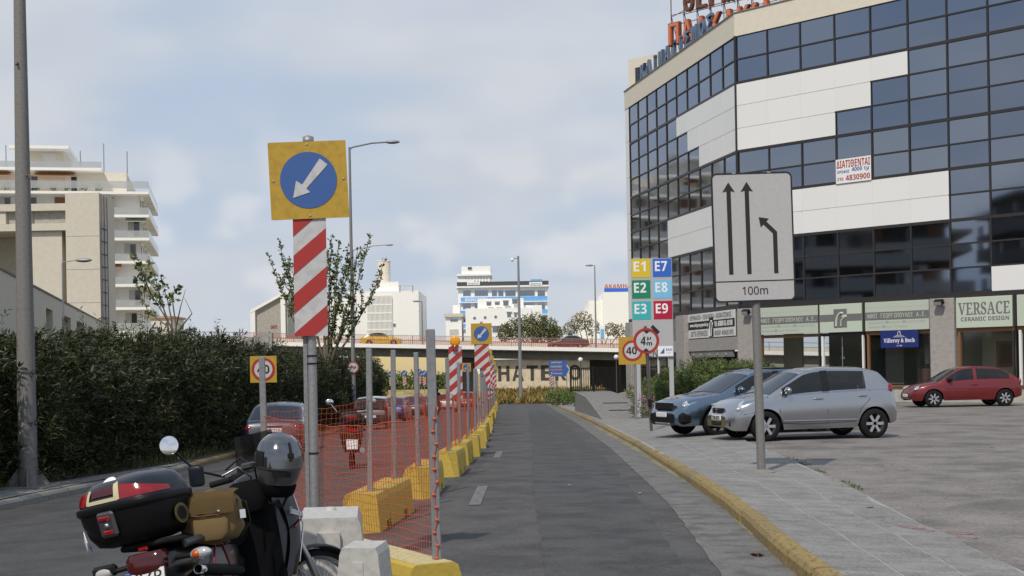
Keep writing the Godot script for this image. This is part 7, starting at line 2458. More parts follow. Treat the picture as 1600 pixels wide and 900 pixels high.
func spoked_wheel(t: Node3D, xf: Transform3D, r: float) -> void:
	var turn := Transform3D(Basis(Vector3(0, 0, 1), PI / 2), Vector3.ZERO)
	var m := MB.new()
	var pr := []
	for k in 13:
		var a := -PI * 0.5 + PI * k / 12.0
		pr.append(Vector2(r - 0.045 + cos(a) * 0.045, sin(a) * 0.037))
	m.lathe(pr, xf * turn, 48)
	var w := obj("wheel", m, M.rubber, t)
	m = MB.new()
	m.lathe([Vector2(r - 0.045, -0.028), Vector2(r - 0.062, -0.022), Vector2(r - 0.066, 0.0), Vector2(r - 0.062, 0.022), Vector2(r - 0.045, 0.028)], xf * turn, 48)
	obj("rim", m, M.chrome, w)
	m = MB.new()
	m.lathe([Vector2(0.0, -0.07), Vector2(0.05, -0.07), Vector2(0.055, -0.04), Vector2(0.03, -0.03), Vector2(0.03, 0.03), Vector2(0.055, 0.04), Vector2(0.05, 0.07), Vector2(0.0, 0.07)], xf * turn, 20)
	obj("hub", m, M.steel, w)
	m = MB.new()
	for k in 32:
		var a := TAU * k / 32.0
		var b := a + (0.45 if k % 2 else -0.45)
		var s := 0.03 if k % 4 < 2 else -0.03
		m.tube([xf * Vector3(s, sin(a) * 0.05, cos(a) * 0.05), xf * Vector3(0, sin(b) * (r - 0.062), cos(b) * (r - 0.062))], 0.0017, 4, false)
	obj("spokes", m, M.chrome, w)

func shell_patch(cx: float, cz: float, e: float, y0: float, y1: float, r0: Vector2, r1: Vector2, a0: float, a1: float, off: float, y0b := INF, y1b := INF) -> MB:
	# a piece of a rounded box's flank between two angles (0 = right side, -90 = rear) and two heights; heights may slope
	var m := MB.new()
	var rows := []
	if y0b == INF: y0b = y0
	if y1b == INF: y1b = y1
	for j in 5:
		var row := []
		for i in 15:
			var f := i / 14.0
			var a := lerpf(a0, a1, f)
			var lo := lerpf(y0, y0b, f); var hi := lerpf(y1, y1b, f)
			var y := lerpf(lo, hi, j / 4.0)
			var r := (lid_radii(y) if r0 == Vector2.ZERO else r0.lerp(r1, j / 4.0)) + Vector2(off, off)
			var ca := cos(a); var sa := sin(a)
			row.append(Vector3(cx + signf(ca) * pow(absf(ca), 2.0 / e) * r.x, y, cz - signf(sa) * pow(absf(sa), 2.0 / e) * r.y))
		rows.append(row)
	m.sheet(rows)
	return m

func lid_radii(y: float) -> Vector2:
	return Vector2(along([1.05, 0.252, 1.085, 0.245, 1.125, 0.225, 1.155, 0.190, 1.172, 0.13], y), along([1.05, 0.212, 1.085, 0.207, 1.125, 0.192, 1.155, 0.169, 1.172, 0.125], y))

func motorcycle() -> void:
	paint("bike_black", 0.006, 0.006, 0.007, 0.0, 0.3)
	M.bike_black.clearcoat = 0.4
	mat("case_black", 0.007, 0.007, 0.008, 0.4, 0.0, 0.3)
	mat("case_lid", 0.014, 0.016, 0.024, 0.28, 0.0, 0.4)
	mat("canvas_tan", 0.20, 0.135, 0.055, 0.95)
	M.canvas_tan.albedo_texture = M.grain_tex; M.canvas_tan.uv1_triplanar = true; M.canvas_tan.uv1_scale = Vector3.ONE * 9.0
	mat("leather_brown", 0.09, 0.035, 0.015, 0.6)
	mat("cream_strip", 0.52, 0.48, 0.30, 0.5)
	mat("cloth_black", 0.006, 0.006, 0.007, 0.95, 0.0, 0.2)
	var smoke := mat("smoked_screen", 0.010, 0.010, 0.011, 0.08)
	smoke.transparency = BaseMaterial3D.TRANSPARENCY_ALPHA
	smoke.albedo_color.a = 0.86
	paint("helmet_silver", 0.115, 0.118, 0.125, 0.7, 0.3)
	mat("visor_mirror", 0.19, 0.195, 0.21, 0.12, 0.95)
	mat("gunmetal", 0.09, 0.092, 0.10, 0.35, 0.6)
	mat("mirror_glass", 0.80, 0.81, 0.82, 0.03, 1.0)
	mat("hose_red", 0.20, 0.012, 0.02, 0.5)
	# stand it where its plate is seen: heading a little to the right, leaning left on its stand
	var yaw := -0.26
	var bs := Basis(Vector3.UP, yaw) * Basis(Vector3(0, 0, 1), 0.21)
	var plate_local := Vector3(0, 0.66, 0.40)
	var plate := at_px(230, 893, 6.75)
	var o := plate - bs * plate_local
	o.y = gy(o.x, -o.z) + 0.0
	moto_xf = Transform3D(bs, o)
	var t := thing("motorcycle", "black parked motorcycle with a top case, leaning on its stand", "motorcycle", o)
	t.basis = bs
	var B: Material = M.bike_black
	spoked_wheel(t, Transform3D(Basis(), Vector3(0, 0.28, 0)), 0.28)
	# front end, steered to the right
	var head := Vector3(0, 0.98, -1.02)
	var steer := Transform3D(Basis(Vector3.UP, -0.62), head) * Transform3D(Basis(), -head)
	var axle := Vector3(0, 0.28, -1.25)
	spoked_wheel(t, steer * Transform3D(Basis(), axle), 0.285)
	for s in [-1.0, 1.0]:
		var fk := MB.new()
		fk.tube([steer * Vector3(0.075 * s, 0.26, -1.25), steer * Vector3(0.075 * s, 0.52, -1.19)], 0.026, 12)
		fk.tube([steer * Vector3(0.075 * s, 0.50, -1.195), steer * Vector3(0.065 * s, 0.92, -1.06)], 0.017, 12)
		obj("fork_leg", fk, M.steel, t)
	var fen := MB.new()
	var rows := []
	for k in 13:
		var a := deg_to_rad(28) + deg_to_rad(128) * k / 12.0
		var row := []
		for j in 7:
			var z := -0.062 + 0.124 * j / 6.0
			var rr := 0.315 - 0.9 * z * z * 6.0
			row.append(steer * (axle + Vector3(z, sin(a) * rr, -cos(a) * rr)))
		rows.append(row)
	fen.sheet(rows, false, true); fen.sheet(rows, false, false)
	obj("front_fender", fen, M.gunmetal, t)
	# leg shield and cowl
	obj("leg_shield", super_loft([[0.36, 0.09, 0.10, -0.86], [0.50, 0.15, 0.12, -0.90], [0.72, 0.185, 0.14, -0.94], [0.88, 0.17, 0.13, -0.98], [0.96, 0.12, 0.11, -1.0], [0.98, 0.05, 0.06, -1.0]], 2.3), B, t)
	obj("cowl", super_loft([[0.90, 0.15, 0.13, -1.02], [0.98, 0.17, 0.15, -1.03], [1.05, 0.14, 0.12, -1.02], [1.08, 0.06, 0.06, -1.02]], 2.4), B, t)
	for s in [-1.0, 1.0]:
		# swept fairing beside the fork, a curved blade with decals
		var rows2 := []
		for j in 11:
			var f := j / 10.0
			var y := lerpf(0.93, 0.46, f)
			var z0 := lerpf(-1.08, -0.93, f) ; var z1 := lerpf(-0.86, -0.80, f) - 0.05 * sin(PI * f)
			var row := []
			for i in 8:
				var g := i / 7.0
				row.append(Vector3(s * (0.10 + 0.085 * sin(PI * (0.25 + 0.6 * f)) + 0.035 * sin(PI * g)), y, lerpf(z0, z1, g)))
			rows2.append(row)
		var blade := MB.new()
		blade.sheet(rows2, false, s > 0)
		var wg := obj("side_cowl", blade, B, t)
		letters("innova", 0.15, 0.04, Vector3(0.219 * s, 0.80, -0.95), M.print_white, wg, 400, "Droid Serif", Basis(Vector3.UP, PI / 2 * s) * Basis(Vector3(0, 0, 1), -0.25), 0.012)
		obj("stripe", one_tube([Vector3(0.222 * s, 0.765, -1.0), Vector3(0.229 * s, 0.74, -0.93), Vector3(0.226 * s, 0.72, -0.87)], 0.006, 5), M.lens_red, wg)
		obj("chrome_strip", one_tube([Vector3(0.16 * s, 0.90, -1.085), Vector3(0.20 * s, 0.72, -1.05), Vector3(0.165 * s, 0.52, -0.97)], 0.005, 6), M.chrome, wg)
	# frame, engine, seat, tail
	obj("main_tube", one_tube([Vector3(0, 0.86, -0.95), Vector3(0, 0.60, -0.65), Vector3(0, 0.62, -0.30), Vector3(0, 0.70, 0.22)], 0.055, 10), M.black_matt, t)
	obj("engine", super_loft([[0.22, 0.10, 0.12, -0.58], [0.30, 0.15, 0.18, -0.56], [0.42, 0.14, 0.16, -0.56], [0.50, 0.08, 0.10, -0.58]], 3.0), M.gunmetal, t)
	obj("foot_peg_bar", one_tube([Vector3(-0.28, 0.26, -0.55), Vector3(0.28, 0.26, -0.55)], 0.014, 8), M.steel, t)
	obj("side_panel", super_loft([[0.46, 0.08, 0.20, -0.15], [0.56, 0.135, 0.34, -0.10], [0.68, 0.14, 0.42, -0.06], [0.74, 0.12, 0.42, -0.06]], 2.5), B, t)
	obj("seat", super_loft([[0.70, 0.10, 0.36, -0.20], [0.74, 0.135, 0.42, -0.20], [0.79, 0.14, 0.43, -0.20], [0.815, 0.10, 0.40, -0.20]], 2.8), M.cloth_black, t)
	obj("tail_cowl", super_loft([[0.60, 0.08, 0.14, 0.20], [0.66, 0.135, 0.19, 0.20], [0.74, 0.14, 0.20, 0.19], [0.78, 0.11, 0.18, 0.17]], 2.6), B, t)
	obj("tail_lamp", super_loft([[0.685, 0.080, 0.05, 0.365], [0.70, 0.100, 0.06, 0.365], [0.76, 0.105, 0.06, 0.36], [0.785, 0.09, 0.05, 0.35]], 3.2), M.lens_red_dark, t)
	obj("reflector", one_cbox(Vector3(0, 0.803, 0.38), Vector3(0.05, 0.02, 0.02), 0.005), M.lens_red, t)
	var mud := MB.new()
	mud.sheet([[Vector3(-0.10, 0.66, 0.33), Vector3(0.10, 0.66, 0.33)], [Vector3(-0.105, 0.52, 0.385), Vector3(0.105, 0.52, 0.385)], [Vector3(-0.10, 0.36, 0.41), Vector3(0.10, 0.36, 0.41)]], false, true)
	obj("rear_mudguard", mud, M.black_matt, t)
	var PB := Basis(Vector3.RIGHT, -0.22)
	var np := obj("number_plate", one_box(Vector3(0, 0.625, 0.425), Vector3(0.21, 0.16, 0.006), PB), M.plate_white, t)
	obj("plate_frame", one_box(Vector3(0, 0.625, 0.418), Vector3(0.22, 0.17, 0.006), PB), M.black, np)
	obj("blue_strip", one_box(Vector3(-0.087, 0.625, 0.4265), Vector3(0.034, 0.158, 0.006), PB), M.plate_blue, np)
	letters("XZP", 0.145, 0.055, Vector3(0.018, 0.668, 0.421), M.print_black, np, 400, "Droid Sans", PB, 0.004)
	letters("273", 0.145, 0.055, Vector3(0.018, 0.585, 0.440), M.print_black, np, 400, "Droid Sans", PB, 0.004)
	# indicators on stalks
	for s in [-1.0, 1.0]:
		var ind := MB.new()
		ind.tube([Vector3(0.10 * s, 0.73, 0.30), Vector3(0.22 * s, 0.725, 0.32)], 0.013, 8)
		var st := obj("indicator", ind, M.black, t)
		var lens := MB.new()
		lens.ball(Vector3(0.265 * s, 0.725, 0.325), Vector3(0.058, 0.030, 0.028), Basis(), 14, 8)
		obj("lens", lens, M.lens_clear if s > 0 else M.board_grey, st)
		if s > 0:
			lens = MB.new(); lens.ball(Vector3(0.25, 0.725, 0.338), Vector3(0.026, 0.022, 0.022), Basis(), 10, 6)
			obj("bulb", lens, M.lens_orange, st)
		else:
			obj("shade", one_cbox(Vector3(-0.265, 0.735, 0.318), Vector3(0.13, 0.058, 0.05), 0.015), M.black, st)
	# twin silencers on the right
	for y in [0.645, 0.585]:
		var ex := MB.new()
		ex.lathe([Vector2(0.018, -0.40), Vector2(0.027, -0.34), Vector2(0.029, -0.10), Vector2(0.025, -0.04), Vector2(0.023, 0.04), Vector2(0.024, 0.045), Vector2(0.019, 0.045), Vector2(0.018, -0.02)], Transform3D(Basis(Vector3.RIGHT, PI / 2 - 0.16), Vector3(0.225, y, 0.26)), 20)
		var e := obj("silencer", ex, M.black_matt, t)
		var mouth := MB.new(); mouth.lathe([Vector2(0.0235, 0.0), Vector2(0.027, 0.02), Vector2(0.0265, 0.052), Vector2(0.020, 0.052), Vector2(0.018, 0.0)], Transform3D(Basis(Vector3.RIGHT, PI / 2 - 0.16), Vector3(0.225, y, 0.26)), 20)
		obj("tip", mouth, M.chrome, e)
	obj("tie_cord", one_tube([Vector3(0.17, 0.76, -0.02), Vector3(0.20, 0.64, 0.10), Vector3(0.23, 0.50, 0.02), Vector3(0.20, 0.42, 0.12)], 0.007, 6), M.hose_red, t)
	obj("tie_cord", one_tube([Vector3(0.16, 0.75, -0.10), Vector3(0.22, 0.58, -0.05), Vector3(0.235, 0.42, 0.05)], 0.007, 6), M.hose_red, t)
	# carrier
	var rack := MB.new()
	rack.tube([Vector3(-0.13, 0.76, -0.1), Vector3(-0.15, 0.80, 0.1), Vector3(-0.13, 0.82, 0.34), Vector3(0.13, 0.82, 0.34), Vector3(0.15, 0.80, 0.1), Vector3(0.13, 0.76, -0.1)], 0.016, 8)
	rack.box(Vector3(0, 0.82, 0.16), Vector3(0.24, 0.02, 0.34))
	obj("carrier", rack, M.black_matt, t)
	var grab := MB.new()
	grab.tube([Vector3(0.13, 0.74, -0.22), Vector3(0.19, 0.79, -0.06), Vector3(0.20, 0.80, 0.10), Vector3(0.15, 0.785, 0.25)], 0.020, 8)
	obj("grab_rail", grab, M.gunmetal, t)
	# ---- top case
	var cz := 0.22
	var case_t := obj("top_case", super_loft([[0.835, 0.13, 0.12, cz], [0.85, 0.19, 0.165, cz], [0.90, 0.225, 0.19, cz], [0.97, 0.245, 0.205, cz], [1.015, 0.25, 0.21, cz]], 3.4, 56), M.case_black, t)
	obj("case_rim", super_loft([[1.012, 0.254, 0.214, cz], [1.022, 0.262, 0.222, cz], [1.045, 0.262, 0.222, cz], [1.052, 0.254, 0.214, cz]], 3.4, 56), M.case_black, case_t)
	obj("lid", super_loft([[1.050, 0.252, 0.212, cz], [1.085, 0.245, 0.205, cz - 0.003], [1.125, 0.225, 0.187, cz - 0.01], [1.155, 0.190, 0.155, cz - 0.02], [1.172, 0.13, 0.105, cz - 0.03], [1.180, 0.05, 0.04, cz - 0.035]], 3.0, 56), M.case_lid, case_t)
	# red reflectors round the lid
	obj("reflector", shell_patch(0, cz - 0.004, 3.0, 1.062, 1.135, Vector2.ZERO, Vector2.ZERO, -PI * 0.50 + 0.20, -0.06, 0.0045, 1.062, 1.085), M.lens_red, case_t)
	obj("reflector", shell_patch(0, cz - 0.004, 3.0, 1.062, 1.085, Vector2.ZERO, Vector2.ZERO, -PI + 0.06, -PI * 0.5 - 0.30, 0.0045, 1.062, 1.130), M.lens_red, case_t)
	obj("reflector", shell_patch(0, cz - 0.004, 3.0, 1.092, 1.132, Vector2.ZERO, Vector2.ZERO, -PI * 0.5 - 0.22, -PI * 0.5 + 0.10, 0.005), M.lens_red_dark, case_t)
	# pale V on the back of the lid
	obj("emblem", shell_patch(0, cz - 0.004, 3.0, 1.060, 1.078, Vector2.ZERO, Vector2.ZERO, -PI * 0.5 - 0.30, -PI * 0.5 + 0.17, 0.007), M.cream_strip, case_t)
	obj("emblem", shell_patch(0, cz - 0.004, 3.0, 1.070, 1.140, Vector2.ZERO, Vector2.ZERO, -PI * 0.5 + 0.10, -PI * 0.5 + 0.20, 0.007, 1.062, 1.150), M.cream_strip, case_t)
	obj("emblem", shell_patch(0, cz - 0.004, 3.0, 1.062, 1.130, Vector2.ZERO, Vector2.ZERO, -PI * 0.5 - 0.34, -PI * 0.5 - 0.26, 0.007), M.cream_strip, case_t)
	obj("latch", one_cbox(Vector3(-0.01, 0.955, cz + 0.212), Vector3(0.105, 0.125, 0.03), 0.012, Basis(Vector3.RIGHT, 0.12)), M.gunmetal, case_t)
	obj("latch_button", one_cbox(Vector3(-0.01, 0.985, cz + 0.232), Vector3(0.075, 0.022, 0.012), 0.005, Basis(Vector3.RIGHT, 0.12)), M.lens_red, case_t)
	obj("latch_button", one_cbox(Vector3(-0.005, 0.915, cz + 0.224), Vector3(0.06, 0.024, 0.012), 0.005, Basis(Vector3.RIGHT, 0.12)), M.lens_red, case_t)
	var lk := MB.new(); lk.lathe([Vector2(0.012, 0.0), Vector2(0.012, 0.012), Vector2(0.0, 0.013)], Transform3D(Basis(Vector3.RIGHT, PI / 2 + 0.12), Vector3(-0.005, 0.95, cz + 0.222)), 12)
	obj("lock", lk, M.chrome, case_t)
	obj("sticker", one_prism(disc(0.034, 24), 0.0, 0.003, Transform3D(Basis(Vector3.RIGHT, -0.72).scaled(Vector3(1.2, 1, 1)), Vector3(-0.03, 1.152, cz + 0.118))), M.print_white, case_t)
	obj("sticker", one_prism(disc(0.05, 28), 0.0, 0.004, Transform3D(Basis(Vector3.UP, PI / 2), Vector3(0.249, 0.935, cz - 0.02))), M.sticker_yellow if M.has("sticker_yellow") else mat("sticker_yellow", 0.075, 0.068, 0.012, 0.6), case_t)
	obj("sticker_core", one_prism(disc(0.034, 24), 0.0, 0.002, Transform3D(Basis(Vector3.UP, PI / 2), Vector3(0.2535, 0.935, cz - 0.02))), M.case_black, case_t)
	obj("label", one_box(Vector3(-0.205, 0.895, cz + 0.165), Vector3(0.085, 0.06, 0.003), Basis(Vector3.UP, -0.75) * Basis(Vector3(0, 0, 1), -0.7)), M.print_white, case_t)
	obj("label", one_box(Vector3(-0.175, 0.865, cz + 0.172), Vector3(0.05, 0.03, 0.003), Basis(Vector3.UP, -0.75) * Basis(Vector3(0, 0, 1), -0.5)), M.sign_blue, case_t)
	case_t.transform = Transform3D(Basis(), Vector3(-0.085, 0, 0.2)) * Transform3D(Basis(Vector3.UP, -0.16), Vector3.ZERO) * Transform3D(Basis(), Vector3(0, 0, -0.2))
	# ---- handlebar, mirrors, screen
	var bar := MB.new()
	bar.tube([steer * Vector3(-0.34, 1.06, -0.90), steer * Vector3(-0.14, 1.07, -1.0), steer * Vector3(0.14, 1.07, -1.0), steer * Vector3(0.34, 1.06, -0.90)], 0.012, 8)
	obj("handlebar", bar, M.black, t)
	for s in [-1.0, 1.0]:
		obj("grip", one_tube([steer * Vector3(0.22 * s, 1.066, -0.96), steer * Vector3(0.35 * s, 1.06, -0.895)], 0.019, 10), M.rubber, t)
		obj("lever", one_tube([steer * Vector3(0.18 * s, 1.07, -1.0), steer * Vector3(0.33 * s, 1.06, -0.96)], 0.006, 6), M.steel, t)
		obj("switch_box", one_cbox(steer * Vector3(0.18 * s, 1.07, -0.985), Vector3(0.07, 0.05, 0.05), 0.01), M.black, t)
	obj("screen", shell_patch(0, -1.02, 2.2, 1.05, 1.30, Vector2(0.17, 0.14), Vector2(0.13, 0.10), 0.12 * PI, 0.88 * PI, 0.0), M.smoked_screen, t)
	var mp := ML(264, 696, 7.75)
	var mi := MB.new()
	var mb := moto_xf.basis.inverse()
	mi.lathe([Vector2(0.0, -0.012), Vector2(0.045, -0.010), Vector2(0.054, 0.0)], Transform3D(mb * Basis(Vector3.RIGHT, PI / 2 - 0.12) , mp), 28)
	var mr := obj("mirror", mi, M.black, t)
	mi = MB.new(); mi.lathe([Vector2(0.052, 0.0), Vector2(0.03, 0.004), Vector2(0.0, 0.005)], Transform3D(mb * Basis(Vector3.RIGHT, PI / 2 - 0.12), mp), 28)
	obj("mirror_glass", mi, M.mirror_glass, mr)
	obj("mirror_stalk", one_tube([mp + mb * Vector3(0.03, -0.04, -0.02), ML(290, 722, 7.8), ML(312, 738, 7.85)], 0.006, 6), M.black, mr)
	var mq := ML(306, 744, 7.2)
	mr = obj("mirror", one_prism(round_rect(0.075, 0.11, 0.018), -0.02, 0.0, Transform3D(mb * Basis(Vector3.UP, -0.15) * Basis(Vector3(0, 0, 1), 0.1), mq)), M.black, t)
	obj("mirror_glass", one_prism(round_rect(0.062, 0.096, 0.014), 0.001, 0.003, Transform3D(mb * Basis(Vector3.UP, -0.15) * Basis(Vector3(0, 0, 1), 0.1), mq)), M.mirror_glass, mr)
	obj("mirror_stalk", one_tube([mq, ML(318, 738, 7.5), ML(350, 745, 7.8)], 0.007, 6), M.black, mr)
	obj("brake_reservoir", one_cbox(ML(388, 728, 7.75), Vector3(0.07, 0.04, 0.06), 0.01), M.gunmetal, t)
	obj("cable", one_tube([ML(352, 735, 7.8), ML(375, 715, 7.8), ML(398, 730, 7.8), ML(405, 770, 7.85)], 0.006, 6), M.black, t)
	obj("cable", one_tube([ML(345, 745, 7.75), ML(372, 730, 7.75), ML(392, 745, 7.8), ML(396, 790, 7.85)], 0.006, 6), M.steel, t)
	obj("side_stand", one_tube([Vector3(-0.10, 0.26, -0.50), Vector3(-0.24, 0.03, -0.42)], 0.012, 8), M.steel, t)
	# ---- dark leg cover hung over the front
	var cover := thing("leg_cover", "black padded leg cover draped over the motorcycle's front", "leg cover", o)
	cover.basis = bs
	var fold := func(j: int, i: int) -> float: return 0.02 * sin(i * 1.9 + j * 0.9) + 0.012 * sin(i * 3.7 + j * 2.1)
	var cr := []
	for j in 9:
		var row := []
		var f := j / 8.0
		for i in 21:
			var a := lerpf(-0.15, PI + 0.15, i / 20.0)
			var w := 0.165 + 0.02 * sin(PI * f) + float(fold.call(j, i)) * (0.3 + f)
			row.append(Vector3(cos(a) * w, lerpf(0.98, 0.42, f) - 0.03 * sin(a) * f, -0.72 + sin(a) * 0.17 * (1.0 + 0.3 * f) * 1.0))
		cr.append(row)
	var cm := MB.new(); cm.sheet(cr, false, true)
	cm.fan(cr[0])
	obj("cloth", cm, M.cloth_black, cover)
	obj("pocket", super_loft([[0.86, 0.11, 0.08, -0.60, 0.10], [0.92, 0.14, 0.10, -0.60, 0.10], [1.0, 0.12, 0.09, -0.62, 0.10], [1.03, 0.06, 0.05, -0.63, 0.10]], 3.0), M.cloth_black, cover)
	# ---- tan canvas bag on the seat
	var bp := ML(331, 808, 7.10)
	var bag := thing("canvas_bag", "tan canvas shoulder bag with leather trim resting on the motorcycle's seat", "bag", moto_xf * bp)
	bag.basis = bs * Basis(Vector3.UP, 0.35) * Basis(Vector3(0, 0, 1), -0.10)
	obj("body", bag_mesh(0.155, 0.138, 0.135), M.canvas_tan, bag)
	obj("flap", bag_flap(), M.canvas_tan, bag)
	obj("front_pocket", super_loft([[-0.11, 0.06, 0.012, 0.118], [-0.08, 0.09, 0.022, 0.122], [-0.02, 0.095, 0.024, 0.124], [0.01, 0.08, 0.014, 0.124]], 2.6), M.canvas_tan, bag)
	obj("trim", one_tube([Vector3(-0.135, 0.03, 0.142), Vector3(-0.05, 0.012, 0.152), Vector3(0.05, 0.012, 0.152), Vector3(0.13, 0.035, 0.14), Vector3(0.14, 0.09, 0.12)], 0.004, 6), M.leather_brown, bag)
	for x in [0.055]:
		var stud := MB.new(); stud.ball(Vector3(x, 0.028, 0.156), Vector3(0.008, 0.008, 0.005), Basis(), 10, 6)
		obj("stud", stud, M.chrome, bag)
	obj("strap", strap_mesh([Vector3(0.13, 0.08, 0.06), Vector3(0.185, 0.06, 0.07), Vector3(0.20, -0.04, 0.09), Vector3(0.15, -0.11, 0.12), Vector3(0.06, -0.135, 0.135), Vector3(0.0, -0.13, 0.13)], 0.024), M.canvas_tan, bag)
	obj("buckle", one_cbox(Vector3(0.165, 0.0, 0.10), Vector3(0.03, 0.045, 0.006), 0.002), M.chrome, bag)
	helmet()

func bag_mesh(rx: float, ry: float, rz: float) -> MB:
	var layers := []
	for k in 13:
		var f := -1.0 + 2.0 * k / 12.0
		var s := pow(maxf(1.0 - pow(absf(f), 3.6), 0.0), 0.36)
		layers.append([f * ry, maxf(rx * s * (1.0 + 0.03 * sin(k * 2.2)), 0.01), maxf(rz * s * (1.0 + 0.06 * sin(k * 1.3)), 0.01), 0.0])
	var m := super_loft(layers, 2.5, 40)
	for i in m.v.size():
		var p := m.v[i]
		m.v[i] = p + Vector3(sin(p.y * 60.0 + p.z * 30.0), 0, sin(p.x * 45.0 + p.y * 35.0)) * 0.0035
	return m

func bag_flap() -> MB:
	var rows := []
	for j in 10:
		var f := j / 9.0
		var row := []
		for i in 13:
			var x := lerpf(-0.137, 0.137, i / 12.0) * (1.0 - 0.06 * f * f)
			var a := lerpf(-0.5, 1.0, f)
			var edge := 0.02 * pow(absf(x) / 0.137, 3.0)
			if f < 0.5: row.append(Vector3(x, 0.141 - edge * 0.6 - 0.03 * f, lerpf(-0.10, 0.118, f * 2.0)))
			else: row.append(Vector3(x, lerpf(0.123, 0.02, (f - 0.5) * 2.0) - edge * 0.3 + 0.004 * sin(i * 1.7), 0.132 + 0.022 * sin(PI * (f - 0.5)) - edge * 0.5))
		rows.append(row)
	var m := MB.new()
	m.sheet(rows, false, true)
	m.sheet(rows, false, false)
	return m

func strap_mesh(pts: Array, w: float) -> MB:
	var c := Curve3D.new()
	for k in pts.size():
		var tan: Vector3 = (pts[mini(k + 1, pts.size() - 1)] - pts[maxi(k - 1, 0)]) * 0.22
		c.add_point(pts[k], -tan, tan)
	var m := MB.new()
	var rows := []
	var n := 28
	for k in n + 1:
		var p := c.sample_baked(c.get_baked_length() * k / n)
		var q := c.sample_baked(minf(c.get_baked_length() * (k + 0.5) / n, c.get_baked_length()))
		var side := Vector3(0, 0, 1) * w * 0.5
		rows.append([p - side, p + side])
	m.sheet(rows, false, true); m.sheet(rows, false, false)
	return m

# full-face helmet hung on the right grip: crown up, face to the right of the picture
func helmet() -> void:
	var c := at_px(436, 716, 7.70)
	var t := thing("helmet", "silver full-face helmet hanging on the motorcycle's handlebar", "helmet", c)
	t.basis = Basis(Vector3.UP, 0.28) * Basis(Vector3(0, 0, 1), -0.06) * Basis(Vector3.RIGHT, 0.06)      # +z is the helmet's face
	# shell by latitude rows; z forward gets a chin below
	var shell := []
	for j in 17:
		var f := j / 16.0
		var y := lerpf(-0.135, 0.145, f)
		var row := []
		for k in 44:
			var a := TAU * k / 44.0
			var up := clampf((y - 0.0) / 0.145, -1, 1)
			var s := sqrt(maxf(1.0 - pow(maxf(up, 0.0), 2.2), 0.0))
			var low := clampf(-y / 0.135, 0, 1)
			var rx := 0.128 * s * (1.0 - 0.22 * low * low)
			var rz := 0.150 * s * (1.0 - 0.14 * low * low)
			var z := sin(a) * rz + (0.022 * low if sin(a) > 0 else 0.0)
			row.append(Vector3(cos(a) * maxf(rx, 0.003), y, -z))
		shell.append(row)
	var m := MB.new(); m.sheet(shell, true)
	obj("shell", m, M.helmet_silver, t)
	# visor: wraps the front between two heights
	var vis := func(y0: float, y1: float, a0: float, a1: float, off: float) -> MB:
		var rows := []
		for j in 7:
			var y := lerpf(y0, y1, j / 6.0)
			var up := clampf(y / 0.145, -1, 1)
			var s := sqrt(maxf(1.0 - pow(maxf(up, 0.0), 2.2), 0.0))
			var low := clampf(-y / 0.135, 0, 1)
			var row := []
			for k in 25:
				var a := lerpf(a0, a1, k / 24.0)
				row.append(Vector3(cos(a) * (0.128 * s * (1.0 - 0.22 * low * low) + off), y, sin(a) * (0.150 * s * (1.0 - 0.14 * low * low) + off) + (0.022 * low if sin(a) > 0 else 0.0)))
			rows.append(row)
		var mm := MB.new(); mm.sheet(rows, false, true)
		return mm
	obj("visor", vis.call(-0.040, 0.098, 0.22, PI - 0.22, 0.004), M.visor_mirror, t)
	obj("visor_edge", vis.call(-0.036, 0.045, PI - 0.75, PI - 0.26, 0.007), M.black, t)
	obj("visor_pivot", vis.call(-0.015, 0.035, PI - 0.30, PI + 0.18, 0.006), M.gunmetal, t)
	obj("visor_pivot", vis.call(-0.015, 0.035, -0.18, 0.30, 0.006), M.gunmetal, t)
	obj("chin_vent", vis.call(-0.085, -0.058, PI / 2 - 0.42, PI / 2 + 0.42, 0.005), M.black_matt, t)
	obj("crease", vis.call(-0.047, -0.042, -0.6, PI + 0.6, 0.003), M.gunmetal, t)
	obj("flash", vis.call(0.062, 0.118, PI + 0.45, PI + 0.75, 0.003), M.black, t)
	obj("flash", vis.call(0.06, 0.115, -0.75, -0.45, 0.003), M.black, t)
	obj("flash", vis.call(0.0, 0.10, PI / 2 - 0.42, PI / 2 - 0.30, 0.007), M.black, t)
	obj("flash", vis.call(0.015, 0.045, PI / 2 - 0.50, PI / 2 - 0.22, 0.0065), M.black, t)
	obj("lining", super_loft([[-0.205, 0.070, 0.085, 0.0], [-0.19, 0.088, 0.10, 0.0], [-0.15, 0.10, 0.118, 0.0], [-0.125, 0.10, 0.12, 0.0]], 2.3), M.cloth_black, t)
	obj("chin_strap", one_tube([Vector3(-0.08, -0.13, 0), Vector3(-0.05, -0.24, 0.03), Vector3(0.03, -0.26, 0.03), Vector3(0.08, -0.14, 0)], 0.009, 6), M.black, t)


